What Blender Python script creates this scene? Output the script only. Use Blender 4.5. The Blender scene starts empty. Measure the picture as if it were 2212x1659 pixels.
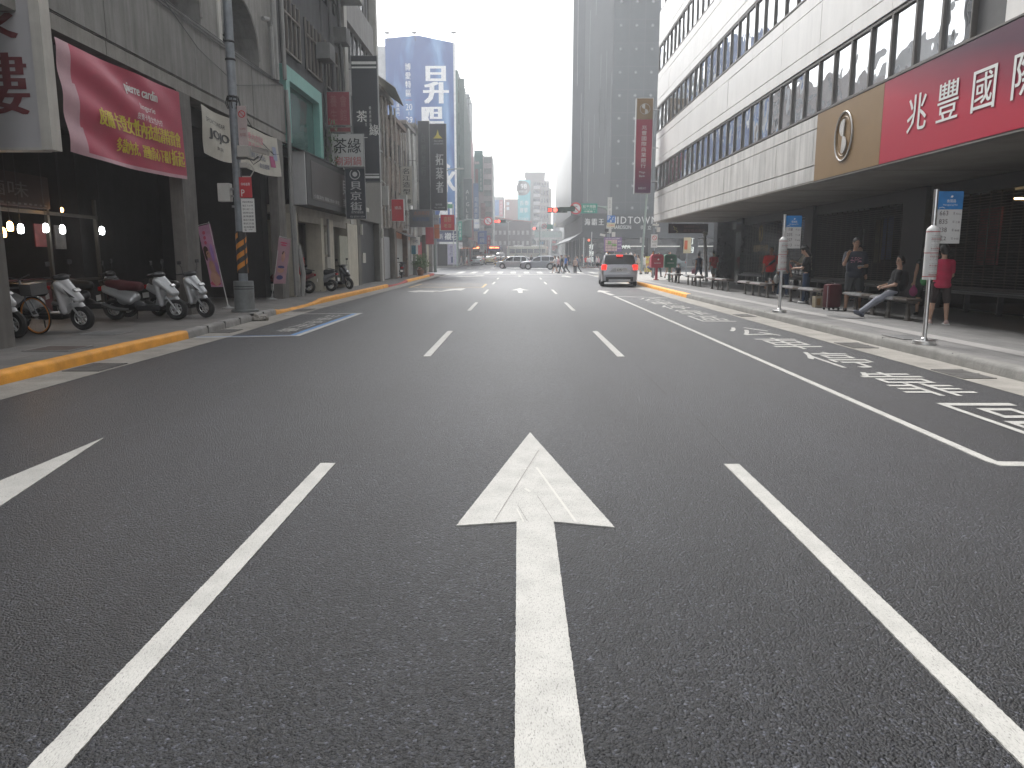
import bpy, bmesh, math, random
import numpy as np
from mathutils import Vector, Matrix, Euler
R = math.radians
PI = math.pi
random.seed(7)
scene = bpy.context.scene
COL = scene.collection

# ------------------------------------------------------------ camera, sky, sun, exposure
EYE, TILT, FPX, CX, CY = 1.5, 9.56, 1629.0, 1106.0, 829.5
YAW = math.atan(14.5*math.cos(R(TILT))/FPX)
cam_d = bpy.data.cameras.new('camera'); cam = bpy.data.objects.new('camera', cam_d); COL.objects.link(cam)
cam.location = (0, 0, EYE); cam.rotation_euler = (R(90-TILT), 0, YAW)
cam_d.sensor_width = 36; cam_d.lens = 36*FPX/2212; cam_d.clip_start = .05; cam_d.clip_end = 3000
scene.camera = cam
world = bpy.data.worlds.new('World'); scene.world = world; world.use_nodes = True
SUN_EL, SUN_AZ = 50, -24          # degrees; azimuth from +Y (down the street), minus is to the left
wt = world.node_tree; bg = wt.nodes['Background']
sky = wt.nodes.new('ShaderNodeTexSky'); sky.sky_type = 'NISHITA'; sky.sun_disc = False
sky.sun_elevation = R(SUN_EL); sky.sun_rotation = R(SUN_AZ); sky.dust_density = 3; sky.air_density = 1.5; sky.ozone_density = 1
hs = wt.nodes.new('ShaderNodeHueSaturation'); hs.inputs['Saturation'].default_value = .15; hs.inputs['Value'].default_value = 1.0
wt.links.new(sky.outputs[0], hs.inputs['Color']); wt.links.new(hs.outputs[0], bg.inputs[0])
bg.inputs[1].default_value = .15
sd = bpy.data.lights.new('sun', 'SUN'); sun = bpy.data.objects.new('sun', sd); COL.objects.link(sun)
sd.energy = 1.7; sd.angle = R(24); sd.color = (1, .985, .96)
dirv = Vector((math.sin(R(SUN_AZ))*math.cos(R(SUN_EL)), math.cos(R(SUN_AZ))*math.cos(R(SUN_EL)), math.sin(R(SUN_EL))))
sun.rotation_euler = dirv.to_track_quat('Z', 'Y').to_euler(); sun.location = (0, 0, 60)
vs = scene.view_settings; vs.view_transform = 'Standard'; vs.look = 'None'; vs.exposure = 1.35; vs.gamma = 1; vs.use_curve_mapping = False
scene.cycles.use_denoising = True; scene.cycles.max_bounces = 6; scene.cycles.diffuse_bounces = 3
scene.cycles.glossy_bounces = 3; scene.cycles.transparent_max_bounces = 8; scene.cycles.volume_bounces = 1
scene.cycles.sample_clamp_indirect = 6; scene.cycles.caustics_reflective = False; scene.cycles.caustics_refractive = False

# ------------------------------------------------------------ materials
_mats = {}
def M(name, col=(.5, .5, .5), rough=.7, metal=0., var=.12, scale=2.5, bump=0., bscale=60., streak=0., spec=.5, emit=0., tint=None, trans=0., coat=0.):
    """procedural material: mottled base colour, optional vertical dirt streaks, optional bump"""
    if name in _mats: return _mats[name]
    m = bpy.data.materials.new(name); m.use_nodes = True; nt = m.node_tree; N = nt.nodes; L = nt.links
    b = N['Principled BSDF']; b.inputs['Roughness'].default_value = rough; b.inputs['Metallic'].default_value = metal
    b.inputs['Specular IOR Level'].default_value = spec; b.inputs['Coat Weight'].default_value = coat
    geo = N.new('ShaderNodeTexCoord') if coat or metal else N.new('ShaderNodeNewGeometry')
    pos = geo.outputs['Object'] if coat or metal else geo.outputs['Position']
    n1 = N.new('ShaderNodeTexNoise'); n1.inputs['Scale'].default_value = scale; n1.inputs['Detail'].default_value = 6; n1.inputs['Roughness'].default_value = .62
    L.new(pos, n1.inputs['Vector'])
    mr = N.new('ShaderNodeMapRange'); mr.inputs[1].default_value = .3; mr.inputs[2].default_value = .7
    mr.inputs[3].default_value = 1-var; mr.inputs[4].default_value = 1+var
    L.new(n1.outputs[0], mr.inputs[0])
    mul = N.new('ShaderNodeMix'); mul.data_type = 'RGBA'; mul.blend_type = 'MULTIPLY'; mul.inputs[0].default_value = 1
    mul.inputs[6].default_value = (*col, 1); L.new(mr.outputs[0], mul.inputs[7]); out = mul.outputs[2]
    if streak:
        mp = N.new('ShaderNodeMapping'); mp.inputs['Scale'].default_value = (2.2, 2.2, .16); L.new(pos, mp.inputs[0])
        n2 = N.new('ShaderNodeTexNoise'); n2.inputs['Scale'].default_value = 2.; n2.inputs['Detail'].default_value = 7; n2.inputs['Roughness'].default_value = .7
        L.new(mp.outputs[0], n2.inputs['Vector'])
        m2 = N.new('ShaderNodeMapRange'); m2.inputs[1].default_value = .42; m2.inputs[2].default_value = .75; m2.inputs[3].default_value = 1; m2.inputs[4].default_value = 1-streak
        L.new(n2.outputs[0], m2.inputs[0])
        mu = N.new('ShaderNodeMix'); mu.data_type = 'RGBA'; mu.blend_type = 'MULTIPLY'; mu.inputs[0].default_value = 1
        L.new(out, mu.inputs[6]); L.new(m2.outputs[0], mu.inputs[7]); out = mu.outputs[2]
    L.new(out, b.inputs['Base Color'])
    if bump:
        n3 = N.new('ShaderNodeTexNoise'); n3.inputs['Scale'].default_value = bscale; n3.inputs['Detail'].default_value = 3; L.new(pos, n3.inputs['Vector'])
        bp = N.new('ShaderNodeBump'); bp.inputs['Strength'].default_value = bump; bp.inputs['Distance'].default_value = .02
        L.new(n3.outputs[0], bp.inputs['Height']); L.new(bp.outputs[0], b.inputs['Normal'])
    if emit:
        b.inputs['Emission Color'].default_value = (*(tint or col), 1); b.inputs['Emission Strength'].default_value = emit
    if trans: b.inputs['Transmission Weight'].default_value = trans
    _mats[name] = m; return m

def nodes_of(name):
    m = bpy.data.materials.new(name); m.use_nodes = True; _mats[name] = m
    return m, m.node_tree.nodes, m.node_tree.links, m.node_tree.nodes['Principled BSDF']

def ramp(N, L, src, stops):
    r = N.new('ShaderNodeValToRGB'); e = r.color_ramp.elements
    while len(e) < len(stops): e.new(.5)
    for k, (p, c) in enumerate(stops):
        e[k].position = p; e[k].color = (*c, 1) if not isinstance(c, (int, float)) else (c, c, c, 1)
    L.new(src, r.inputs[0]); return r.outputs[0]

def asphalt():
    m, N, L, b = nodes_of('asphalt')
    g = N.new('ShaderNodeNewGeometry').outputs['Position']
    v = N.new('ShaderNodeTexVoronoi'); v.inputs['Scale'].default_value = 105; L.new(g, v.inputs['Vector'])
    v2 = N.new('ShaderNodeTexVoronoi'); v2.inputs['Scale'].default_value = 60; L.new(g, v2.inputs['Vector'])
    n = N.new('ShaderNodeTexNoise'); n.inputs['Scale'].default_value = 190; n.inputs['Detail'].default_value = 3; L.new(g, n.inputs['Vector'])
    sp = N.new('ShaderNodeSeparateColor'); L.new(v.outputs['Color'], sp.inputs[0])
    c1 = ramp(N, L, sp.outputs[0], [(0, .005), (.35, .008), (.6, .013), (.86, .023), (.96, .045), (1, .11)])
    mp = N.new('ShaderNodeMapping'); mp.inputs['Scale'].default_value = (1.3, .05, 1); L.new(g, mp.inputs[0])
    nb = N.new('ShaderNodeTexNoise'); nb.inputs['Scale'].default_value = 1.6; nb.inputs['Detail'].default_value = 6; L.new(mp.outputs[0], nb.inputs['Vector'])
    nc = N.new('ShaderNodeTexNoise'); nc.inputs['Scale'].default_value = .55; nc.inputs['Detail'].default_value = 5; L.new(g, nc.inputs['Vector'])
    ma = N.new('ShaderNodeMath'); ma.operation = 'ADD'; L.new(nb.outputs[0], ma.inputs[0]); L.new(nc.outputs[0], ma.inputs[1])
    mr = N.new('ShaderNodeMapRange'); mr.inputs[1].default_value = .75; mr.inputs[2].default_value = 1.25; mr.inputs[3].default_value = .72; mr.inputs[4].default_value = 1.35
    L.new(ma.outputs[0], mr.inputs[0])
    mx = N.new('ShaderNodeMix'); mx.data_type = 'RGBA'; mx.blend_type = 'MULTIPLY'; mx.inputs[0].default_value = 1
    L.new(c1, mx.inputs[6]); L.new(mr.outputs[0], mx.inputs[7])
    hm = N.new('ShaderNodeMix'); hm.data_type = 'RGBA'; hm.blend_type = 'MULTIPLY'; hm.inputs[0].default_value = 1
    L.new(mx.outputs[2], hm.inputs[6]); L.new(ramp(N, L, n.outputs[0], [(.3, .55), (.5, 1.), (.75, 1.3)]), hm.inputs[7])
    tn = N.new('ShaderNodeMix'); tn.data_type = 'RGBA'; tn.blend_type = 'MULTIPLY'; tn.inputs[0].default_value = 1
    L.new(hm.outputs[2], tn.inputs[6]); tn.inputs[7].default_value = (.92, .97, 1.2, 1)
    L.new(tn.outputs[2], b.inputs['Base Color'])
    b.inputs['Roughness'].default_value = .44; b.inputs['Specular IOR Level'].default_value = .52
    a1 = N.new('ShaderNodeMath'); a1.operation = 'MULTIPLY_ADD'; L.new(v.outputs['Distance'], a1.inputs[0]); a1.inputs[1].default_value = -1.3; L.new(n.outputs[0], a1.inputs[2])
    a2 = N.new('ShaderNodeMath'); a2.operation = 'MULTIPLY_ADD'; L.new(v2.outputs['Distance'], a2.inputs[0]); a2.inputs[1].default_value = -.7; L.new(a1.outputs[0], a2.inputs[2])
    bp = N.new('ShaderNodeBump'); bp.inputs['Strength'].default_value = .8; bp.inputs['Distance'].default_value = .008
    L.new(a2.outputs[0], bp.inputs['Height']); L.new(bp.outputs[0], b.inputs['Normal'])
    return m

def road_paint():
    m, N, L, b = nodes_of('road_paint')
    g = N.new('ShaderNodeNewGeometry').outputs['Position']
    mp = N.new('ShaderNodeMapping'); mp.inputs['Scale'].default_value = (1, .35, 1); L.new(g, mp.inputs[0])
    n = N.new('ShaderNodeTexNoise'); n.inputs['Scale'].default_value = 240; n.inputs['Detail'].default_value = 4; L.new(mp.outputs[0], n.inputs['Vector'])
    n2 = N.new('ShaderNodeTexNoise'); n2.inputs['Scale'].default_value = 5; n2.inputs['Detail'].default_value = 5; L.new(g, n2.inputs['Vector'])
    c = ramp(N, L, n.outputs[0], [(.28, .16), (.38, .34), (.48, .42), (.8, .46)])
    c2 = ramp(N, L, n2.outputs[0], [(.3, .86), (.6, 1.05)])
    mx = N.new('ShaderNodeMix'); mx.data_type = 'RGBA'; mx.blend_type = 'MULTIPLY'; mx.inputs[0].default_value = 1
    L.new(c, mx.inputs[6]); L.new(c2, mx.inputs[7])
    t = N.new('ShaderNodeMix'); t.data_type = 'RGBA'; t.blend_type = 'MULTIPLY'; t.inputs[0].default_value = 1
    L.new(mx.outputs[2], t.inputs[6]); t.inputs[7].default_value = (1, .98, .92, 1)
    L.new(t.outputs[2], b.inputs['Base Color']); b.inputs['Roughness'].default_value = .62
    bp = N.new('ShaderNodeBump'); bp.inputs['Strength'].default_value = .5; bp.inputs['Distance'].default_value = .004
    L.new(n.outputs[0], bp.inputs['Height']); L.new(bp.outputs[0], b.inputs['Normal'])
    return m

def pavers(name, c1, c2, mortar, bw, bh, rot=0, rough=.75):
    m, N, L, b = nodes_of(name)
    g = N.new('ShaderNodeNewGeometry').outputs['Position']
    mp = N.new('ShaderNodeMapping'); mp.inputs['Rotation'].default_value = (0, 0, rot); L.new(g, mp.inputs[0])
    t = N.new('ShaderNodeTexBrick'); t.inputs['Color1'].default_value = (*c1, 1); t.inputs['Color2'].default_value = (*c2, 1); t.inputs['Mortar'].default_value = (*mortar, 1)
    t.inputs['Scale'].default_value = 1; t.inputs['Brick Width'].default_value = bw; t.inputs['Row Height'].default_value = bh; t.inputs['Mortar Size'].default_value = .006
    L.new(mp.outputs[0], t.inputs['Vector'])
    n = N.new('ShaderNodeTexNoise'); n.inputs['Scale'].default_value = .9; n.inputs['Detail'].default_value = 8; n.inputs['Roughness'].default_value = .7; L.new(g, n.inputs['Vector'])
    mx = N.new('ShaderNodeMix'); mx.data_type = 'RGBA'; mx.blend_type = 'MULTIPLY'; mx.inputs[0].default_value = 1
    L.new(t.outputs[0], mx.inputs[6]); L.new(ramp(N, L, n.outputs[0], [(.3, .68), (.55, 1.), (.75, 1.2)]), mx.inputs[7])
    n4 = N.new('ShaderNodeTexNoise'); n4.inputs['Scale'].default_value = 140; L.new(g, n4.inputs['Vector'])
    m4 = N.new('ShaderNodeMix'); m4.data_type = 'RGBA'; m4.blend_type = 'MULTIPLY'; m4.inputs[0].default_value = 1
    L.new(mx.outputs[2], m4.inputs[6]); L.new(ramp(N, L, n4.outputs[0], [(.3, .75), (.7, 1.25)]), m4.inputs[7])
    L.new(m4.outputs[2], b.inputs['Base Color']); b.inputs['Roughness'].default_value = rough
    bp = N.new('ShaderNodeBump'); bp.inputs['Strength'].default_value = .5; bp.inputs['Distance'].default_value = .006
    L.new(t.outputs['Fac'], bp.inputs['Height']); bp.invert = True; L.new(bp.outputs[0], b.inputs['Normal'])
    return m

def tiled(name, c, gap, sx, sz, plane='YZ', var=.2, rough=.5, streak=.35):
    """wall with a grid of small tiles or panels, laid out in the wall's own plane"""
    m, N, L, b = nodes_of(name)
    g = N.new('ShaderNodeNewGeometry').outputs['Position']
    s = N.new('ShaderNodeSeparateXYZ'); L.new(g, s.inputs[0]); cb = N.new('ShaderNodeCombineXYZ')
    L.new(s.outputs[1 if plane == 'YZ' else 0], cb.inputs[0]); L.new(s.outputs[2], cb.inputs[1])
    t = N.new('ShaderNodeTexBrick'); t.offset = 0; t.inputs['Scale'].default_value = 1
    t.inputs['Color1'].default_value = (*c, 1); t.inputs['Color2'].default_value = (*[q*(1-var) for q in c], 1); t.inputs['Mortar'].default_value = (*gap, 1)
    t.inputs['Brick Width'].default_value = sx; t.inputs['Row Height'].default_value = sz; t.inputs['Mortar Size'].default_value = min(sx, sz)*.035
    L.new(cb.outputs[0], t.inputs['Vector'])
    mp = N.new('ShaderNodeMapping'); mp.inputs['Scale'].default_value = (1.6, 1.6, .15); L.new(g, mp.inputs[0])
    n = N.new('ShaderNodeTexNoise'); n.inputs['Scale'].default_value = 1.5; n.inputs['Detail'].default_value = 7; n.inputs['Roughness'].default_value = .7; L.new(mp.outputs[0], n.inputs['Vector'])
    mx = N.new('ShaderNodeMix'); mx.data_type = 'RGBA'; mx.blend_type = 'MULTIPLY'; mx.inputs[0].default_value = 1
    L.new(t.outputs[0], mx.inputs[6]); L.new(ramp(N, L, n.outputs[0], [(.35, 1.05), (.55, .95), (.8, 1-streak)]), mx.inputs[7])
    L.new(mx.outputs[2], b.inputs['Base Color']); b.inputs['Roughness'].default_value = rough
    return m

def glass(name, col, rough=.03, ior=1.75, wav=.02):
    m, N, L, b = nodes_of(name)
    b.inputs['Base Color'].default_value = (*col, 1); b.inputs['Roughness'].default_value = rough; b.inputs['IOR'].default_value = ior
    g = N.new('ShaderNodeNewGeometry').outputs['Position']
    n = N.new('ShaderNodeTexNoise'); n.inputs['Scale'].default_value = 1.3; n.inputs['Detail'].default_value = 1; L.new(g, n.inputs['Vector'])
    bp = N.new('ShaderNodeBump'); bp.inputs['Strength'].default_value = 1; bp.inputs['Distance'].default_value = wav
    L.new(n.outputs[0], bp.inputs['Height']); L.new(bp.outputs[0], b.inputs['Normal'])
    return m

ASPH = asphalt(); PAINT = road_paint()
WHITEP = M('white_paint', (.72, .72, .7), .55, var=.06); BLACKP = M('black_paint', (.015, .015, .017), .45, var=.2)
STEEL = M('brushed_steel', (.8, .8, .8), .28, 1., var=.12, scale=9); GALV = M('galvanised_pole', (.22, .24, .26), .5, .35, var=.2, scale=5)
CONC = M('grey_concrete', (.21, .205, .2), .85, var=.2, scale=1.5, streak=.5, bump=.2)
CONC2 = M('dark_concrete', (.12, .118, .115), .85, var=.25, scale=1.5, streak=.45, bump=.2)
CREAM = M('cream_plaster', (.42, .39, .32), .8, var=.14, scale=2, streak=.4)
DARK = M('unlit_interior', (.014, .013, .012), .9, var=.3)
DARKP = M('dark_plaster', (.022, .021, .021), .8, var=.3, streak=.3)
RUBBER = M('tyre_rubber', (.018, .018, .018), .8, var=.2)
PLAST = M('black_plastic', (.02, .02, .022), .45, var=.2)
GLD = glass('dark_window_glass', (.012, .014, .016)); GLM = glass('bank_window_glass', (.5, .52, .54), .015, 2.1, .028); GLM.node_tree.nodes['Principled BSDF'].inputs['Metallic'].default_value = .8
GLCAR = glass('car_glass', (.008, .009, .01), .03, 1.5, .0)
GREYM = M('painted_grey_metal', (.3, .3, .3), .5, .2, var=.15)
RED = M('red_sign_face', (.5, .03, .04), .5, var=.1); YEL = M('yellow_paint', (.68, .3, .03), .6, var=.22, scale=3, streak=.0, bump=.15)
TAIL = M('red_lamp_lit', (.6, .02, .02), .3, emit=.9, tint=(1, .03, .02)); TAILD = M('red_lamp', (.35, .01, .012), .25)
AMB = M('amber_lamp', (.6, .25, .03), .3); LAMPW = M('headlamp_lens', (.5, .5, .5), .15, .4)
ALU = M('aluminium_frame', (.3, .3, .3), .4, .7); DBR = M('dark_shopfront_frame', (.07, .065, .055), .45, .5)

# ------------------------------------------------------------ mesh builders
class MB:
    def __init__(s): s.v = []; s.f = []; s.mi = []; s.cur = 0
    def add(s, vs, fs):
        o = len(s.v); s.v += [tuple(map(float, v)) for v in vs]; s.f += [tuple(i+o for i in f) for f in fs]; s.mi += [s.cur]*len(fs); return s
    def box(s, x0, x1, y0, y1, z0, z1):
        x0, x1 = sorted((x0, x1)); y0, y1 = sorted((y0, y1)); z0, z1 = sorted((z0, z1))
        return s.add([(x0, y0, z0), (x1, y0, z0), (x1, y1, z0), (x0, y1, z0), (x0, y0, z1), (x1, y0, z1), (x1, y1, z1), (x0, y1, z1)],
                     [(0, 3, 2, 1), (4, 5, 6, 7), (0, 1, 5, 4), (1, 2, 6, 5), (2, 3, 7, 6), (3, 0, 4, 7)])
    def obox(s, c, h, M3=None, ch=0.):
        """oriented box, centre c, half sizes h, optional chamfer ch"""
        x, y, z = h; c = Vector(c); M3 = M3 or Matrix.Identity(3)
        if not ch:
            P = [(a*x, b*y, d*z) for d in (-1, 1) for a, b in ((-1, -1), (1, -1), (1, 1), (-1, 1))]
            return s.add([c+M3 @ Vector(p) for p in P], [(0, 3, 2, 1), (4, 5, 6, 7), (0, 1, 5, 4), (1, 2, 6, 5), (2, 3, 7, 6), (3, 0, 4, 7)])
        bm = bmesh.new(); bmesh.ops.create_cube(bm, size=1)
        for v in bm.verts: v.co = Vector((v.co.x*2*x, v.co.y*2*y, v.co.z*2*z))
        bmesh.ops.bevel(bm, geom=list(bm.edges), offset=ch, segments=2, affect='EDGES', profile=.6)
        bm.verts.index_update()
        s.add([c+M3 @ v.co for v in bm.verts], [[v.index for v in f.verts] for f in bm.faces]); bm.free(); return s
    def tube(s, p0, p1, r0, r1=None, n=12, cap=True):
        r1 = r0 if r1 is None else r1; p0 = Vector(p0); p1 = Vector(p1); d = (p1-p0).normalized()
        a = d.orthogonal().normalized(); b = d.cross(a)
        vs = [p+(a*math.cos(2*PI*k/n)+b*math.sin(2*PI*k/n))*r for p, r in ((p0, r0), (p1, r1)) for k in range(n)]
        fs = [(k, (k+1) % n, n+(k+1) % n, n+k) for k in range(n)]
        if cap: fs += [tuple(reversed(range(n))), tuple(range(n, 2*n))]
        return s.add(vs, fs)
    def path(s, pts, r, n=8):
        pts = [Vector(p) for p in pts]; rs = r if isinstance(r, (list, tuple)) else [r]*len(pts); vs = []; a = None
        for i, p in enumerate(pts):
            d = (pts[min(i+1, len(pts)-1)]-pts[max(i-1, 0)]).normalized()
            a = d.orthogonal().normalized() if a is None else (a-d*a.dot(d)).normalized()
            b = d.cross(a); vs += [p+(a*math.cos(2*PI*k/n)+b*math.sin(2*PI*k/n))*rs[i] for k in range(n)]
        fs = [(i*n+k, i*n+(k+1) % n, (i+1)*n+(k+1) % n, (i+1)*n+k) for i in range(len(pts)-1) for k in range(n)]
        fs += [tuple(reversed(range(n))), tuple(range((len(pts)-1)*n, len(pts)*n))]
        return s.add(vs, fs)
    def lathe(s, prof, c=(0, 0, 0), axis='Z', n=24, a0=0, a1=2*PI):
        """prof: (radius, height) pairs round an axis through c"""
        c = Vector(c); vs = []; full = abs(a1-a0-2*PI) < 1e-6; m = n if full else n+1
        for r, h in prof:
            for k in range(m):
                t = a0+(a1-a0)*k/n; p = (r*math.cos(t), r*math.sin(t), h)
                if axis == 'X': p = (h, p[0], p[1])
                elif axis == 'Y': p = (p[1], h, p[0])
                vs.append(c+Vector(p))
        fs = [(i*m+k, i*m+(k+1) % m, (i+1)*m+(k+1) % m, (i+1)*m+k) for i in range(len(prof)-1) for k in range(n)]
        return s.add(vs, fs)
    def quad(s, *p): return s.add(p, [tuple(range(len(p)))])
    def prism(s, poly, o, u, v, t):
        """poly (a, b) pairs in the plane o + a u + b v, thickened by vector t"""
        o, u, v, t = Vector(o), Vector(u), Vector(v), Vector(t); n = len(poly)
        A = [o+u*a+v*b for a, b in poly]
        return s.add(A+[p+t for p in A], [tuple(range(n)), tuple(reversed(range(n, 2*n)))]+[(k, n+k, n+(k+1) % n, (k+1) % n) for k in range(n)])
    def build(s, name, mats, parent=None, world=True, smooth=False, fix=True):
        if not s.v: return None
        me = bpy.data.meshes.new(name); off = Vector((0, 0, 0)); q = parent
        while world and q is not None: off = off+q.location; q = q.parent
        if s.v: me.from_pydata([(a-off.x, b-off.y, c-off.z) for a, b, c in s.v], [], s.f)
        for m in (mats if isinstance(mats, (list, tuple)) else [mats]): me.materials.append(m)
        if any(s.mi): me.polygons.foreach_set('material_index', s.mi)
        if smooth: me.polygons.foreach_set('use_smooth', [True]*len(me.polygons))
        if fix and len(s.f) < 20000:
            bm = bmesh.new(); bm.from_mesh(me); bmesh.ops.recalc_face_normals(bm, faces=bm.faces); bm.to_mesh(me); bm.free()
        if smooth: me.set_sharp_from_angle(angle=R(smooth if smooth is not True else 40))
        o = bpy.data.objects.new(name, me); COL.objects.link(o); o.parent = parent; return o

def each(name, mat, parent, boxes):
    for bx in boxes: mb = MB(); mb.box(*bx); mb.build(name, mat, parent)
def tag(o, label=None, cat=None, group=None, kind=None):
    if label: o['label'] = label
    if cat: o['category'] = cat
    if group: o['group'] = group
    if kind: o['kind'] = kind
    return o
def thing(name, label, cat, loc=(0, 0, 0), rz=0, group=None):
    o = bpy.data.objects.new(name, None); COL.objects.link(o); o.location = loc; o.rotation_euler = (0, 0, rz); o.empty_display_size = .2
    return tag(o, label, cat, group)
def struct(name, mb, mats, **k): return tag(mb.build(name, mats, **k), kind='structure')
def solo(name, mb, mats, label, cat, group=None, **k): return tag(mb.build(name, mats, **k), label, cat, group)
def copy_tree(o, parent=None):
    c = o.copy(); COL.objects.link(c); c.parent = parent
    for ch in list(o.children): copy_tree(ch, c)
    return c
def dup(o, loc, rz=None, label=None, group=None):
    c = copy_tree(o); c.location = loc
    if rz is not None: c.rotation_euler = (0, 0, rz)
    return tag(c, label, None, group)

# ------------------------------------------------------------ lettering
_gl = {}
def glyphs(s):
    if s in _gl: return _gl[s]
    c = bpy.data.curves.new('lettering', 'FONT'); c.body = s; c.size = 1; c.resolution_u = 2
    o = bpy.data.objects.new('lettering', c); COL.objects.link(o); bpy.context.view_layer.update()
    me = bpy.data.meshes.new_from_object(o.evaluated_get(bpy.context.evaluated_depsgraph_get()))
    v = [(p.co.x, p.co.y) for p in me.vertices]; f = [tuple(p.vertices) for p in me.polygons]
    bpy.data.objects.remove(o); bpy.data.meshes.remove(me); bpy.data.curves.remove(c)
    _gl[s] = (v, f); return _gl[s]
def write(mb, s, o, r, u, w, h, off=.006, bold=0., cell=False):
    """letters fitted into the rectangle o + r*w + u*h, lifted off the face by off"""
    v, f = glyphs(s)
    if not v: return
    o, r, u = Vector(o), Vector(r).normalized(), Vector(u).normalized(); n = r.cross(u)
    x0, x1 = min(a for a, b in v), max(a for a, b in v); y0, y1 = min(b for a, b in v), max(b for a, b in v)
    if cell: x0, x1, y0, y1 = 0, max(1, len(s)), -.12, .88
    for k, d in enumerate((-bold, 0, bold) if bold else (0,)):
        mb.add([o+r*((a-x0)/(x1-x0)*w+d*h)+u*((b-y0)/(y1-y0)*h)+n*(off+k*.0012) for a, b in v], f)
def writev(mb, s, top, r, u, w, h, off=.006, bold=0.):
    """a column of characters hanging from top (upper left corner)"""
    top = Vector(top); r = Vector(r).normalized(); u = Vector(u).normalized(); ch = h/len(s)
    for k, c in enumerate(s):
        if c != ' ': write(mb, c, top-u*(ch*(k+.95)), r, u, w, ch*.9, off, bold, cell=True)
EAST = (Vector((0, 1, 0)), Vector((0, 0, 1)))       # faces +X (left-hand buildings)
WEST = (Vector((0, -1, 0)), Vector((0, 0, 1)))      # faces -X (right-hand buildings)
SOUTH = (Vector((1, 0, 0)), Vector((0, 0, 1)))      # faces the camera end of the street

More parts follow.
